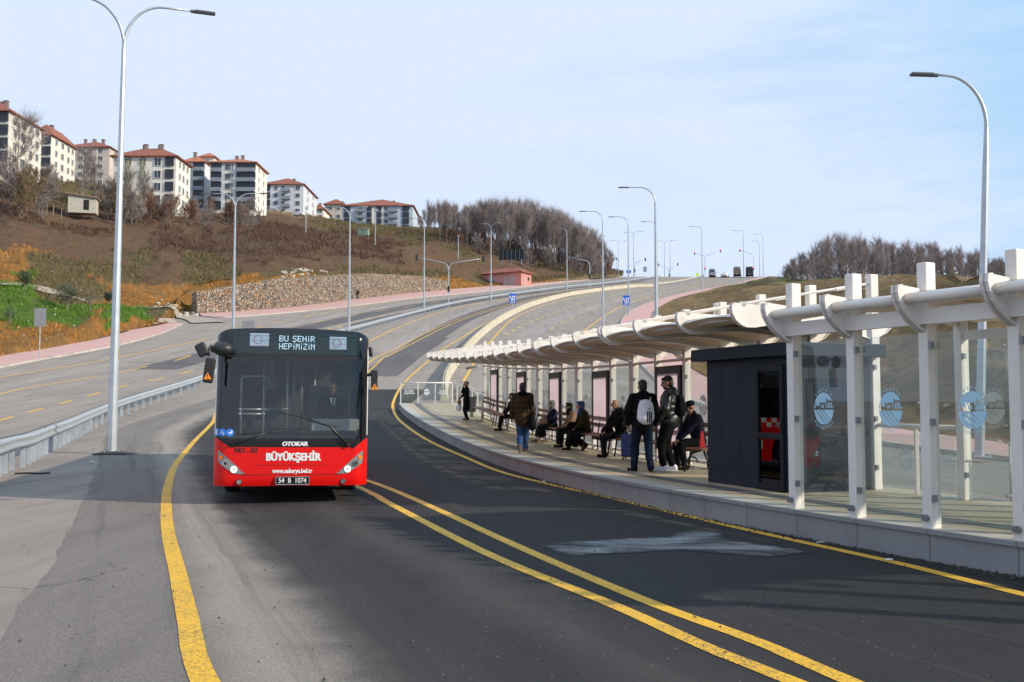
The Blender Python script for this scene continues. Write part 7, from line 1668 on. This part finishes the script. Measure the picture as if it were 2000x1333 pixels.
# uncountable brush, grass and stones on the slopes
def scatter(name, label, P, C, N, fn, seed, hgt, wid, blades, kind='stuff', keep=lambda c, q: True):
    rg = np.random.default_rng(seed); ni, nj = P.shape[:2]
    a = P[1:, :-1]-P[:-1, :-1]; b = P[:-1, 1:]-P[:-1, :-1]; ar = np.linalg.norm(np.cross(a, b), axis=2); dist = np.linalg.norm(P[:-1, :-1], axis=2); w = ar/dist**1.6; w *= fn(C[:-1, :-1]); w = (w/w.sum()).ravel()
    idx = rg.choice(len(w), N, p=w); I, J = idx//(nj-1), idx % (nj-1); fi, fj = rg.random(N)[:, None], rg.random(N)[:, None]
    base = (P[I, J]*(1-fi)*(1-fj)+P[I+1, J]*fi*(1-fj)+P[I, J+1]*(1-fi)*fj+P[I+1, J+1]*fi*fj); col = C[I, J]
    clump = np.array([mnoise.noise(Vector(p)*.09)+.6*mnoise.noise(Vector(p)*.3) for p in base]); ok = clump > rg.normal(-.08, .18, N); base, col = base[ok], col[ok]; n = len(base)
    dz = np.clip(np.linalg.norm(base, axis=1)/110, .55, 2.2)[:, None]
    V_, Cc = [], []
    for k in range(blades):
        o = rg.normal(0, .35, (n, 3))*dz*hgt; o[:, 2] = 0; d = rg.normal(0, .42, (n, 3)); d[:, 2] = 1; h = rg.uniform(.5, 1.2, (n, 1))*hgt*dz; s = rg.normal(0, 1, (n, 3)); s[:, 2] *= .2; s /= np.linalg.norm(s, axis=1)[:, None]; ww = wid*dz*rg.uniform(.6, 1.3, (n, 1))
        p0 = base+o-np.array([0, 0, .08]); V_.append(np.stack([p0-s*ww, p0+s*ww, p0+d*h], 1)); tint = rg.uniform(.85, 2.0, (n, 1)); Cc.append(np.repeat((col*tint)[:, None, :], 3, 1))
    Vv = np.concatenate(V_).reshape(-1, 3); CC = np.concatenate(Cc).reshape(-1, 3); m = len(Vv)//3
    me = bpy.data.meshes.new(name); me.vertices.add(len(Vv)); me.vertices.foreach_set('co', Vv.ravel()); me.loops.add(len(Vv)); me.loops.foreach_set('vertex_index', np.arange(len(Vv))); me.polygons.add(m); me.polygons.foreach_set('loop_start', np.arange(m)*3); me.update(calc_edges=True)
    ca = me.color_attributes.new('soil', 'FLOAT_COLOR', 'POINT'); ca.data.foreach_set('color', np.concatenate([CC, np.ones((len(CC), 1))], 1).ravel()); me.materials.append(m_brush); return tag(link(name, me), label, name.replace('_', ' '), kind=kind)
m_brush, n, p = nt('dry_brush'); a_ = n.nodes.new('ShaderNodeAttribute'); a_.attribute_name = 'soil'; n.links.new(a_.outputs[0], p.inputs['Base Color']); p.inputs['Roughness'].default_value = .9; p.inputs['Specular IOR Level'].default_value = .1
isb = lambda C: ((C[..., 0]-C[..., 1] < .055) & (C[..., 0] < .16)).astype(float)*1.0+((C[..., 0] >= .16) & (C[..., 0] < .3))*.5+.02
isg = lambda C: (C[..., 1] > C[..., 0]).astype(float)+.004
scatter('dry_brush', 'dry brown brush covering the left hillside', HLP, HLC, 42000, isb, 1, .48, .04, 6)
scatter('grass', 'green grass growing on the left bank', HLP, HLC, 22000, isg, 2, .28, .03, 5)
scatter('dry_grass', 'sparse dry grass and clods on the right bank', HRP, HRC, 16000, lambda C: np.ones(C.shape[:2]), 3, .16, .022, 3)
# stones on the banks
m_rub = M('pale_rubble', (.42, .37, .31), .9, var=.3, scale=2)
mb = MB(); rg = random.Random(9)
def stone(c, r):
    n = 7; vs = []
    for z, k in ((-.4, .8), (.25, 1), (.7, .5)):
        for i in range(n): a = 2*PI*i/n; rr = r*k*rg.uniform(.75, 1.2); vs.append(Vector(c)+Vector((rr*math.cos(a), rr*math.sin(a), r*z)))
    fs = [(j*n+i, j*n+(i+1) % n, (j+1)*n+(i+1) % n, (j+1)*n+i) for j in range(2) for i in range(n)]+[tuple(range(2*n, 3*n))]; mb.add(vs, fs)
for k in range(420):
    if k < 130: i = rg.randrange(HLP.shape[0]*2//13, HLP.shape[0]*7//13); j = rg.randrange(2, 60); q = HLP[i, j]
    else: i = rg.randrange(2, HRP.shape[0]-30); j = rg.randrange(1, HRP.shape[1]//2+8); q = HRP[i, j]
    stone((q[0]+rg.uniform(-1, 1), q[1]+rg.uniform(-1, 1), ground_z(q[0], q[1])), rg.uniform(.05, .15)*(1 if k > 130 else .9))
for k in range(160):
    u = rg.uniform(350, 520); q = WP.at(rg.uniform(0, WP.len*.45))[0]; t = Vector((-.9, .43, 0)); q = q+t*rg.uniform(.5, 3.5); stone((q.x, q.y, ground_z(q.x, q.y)+.1), rg.uniform(.15, .4))
for k in range(60): q = at(rg.uniform(300, 385), rg.uniform(606, 618), 132+rg.uniform(0, 8)); stone((q.x, q.y, ground_z(q.x, q.y)+.1), rg.uniform(.12, .4))
tag(mb.build('rubble', m_rub), 'pale stones scattered over the orange and brown banks', 'stones', kind='stuff')
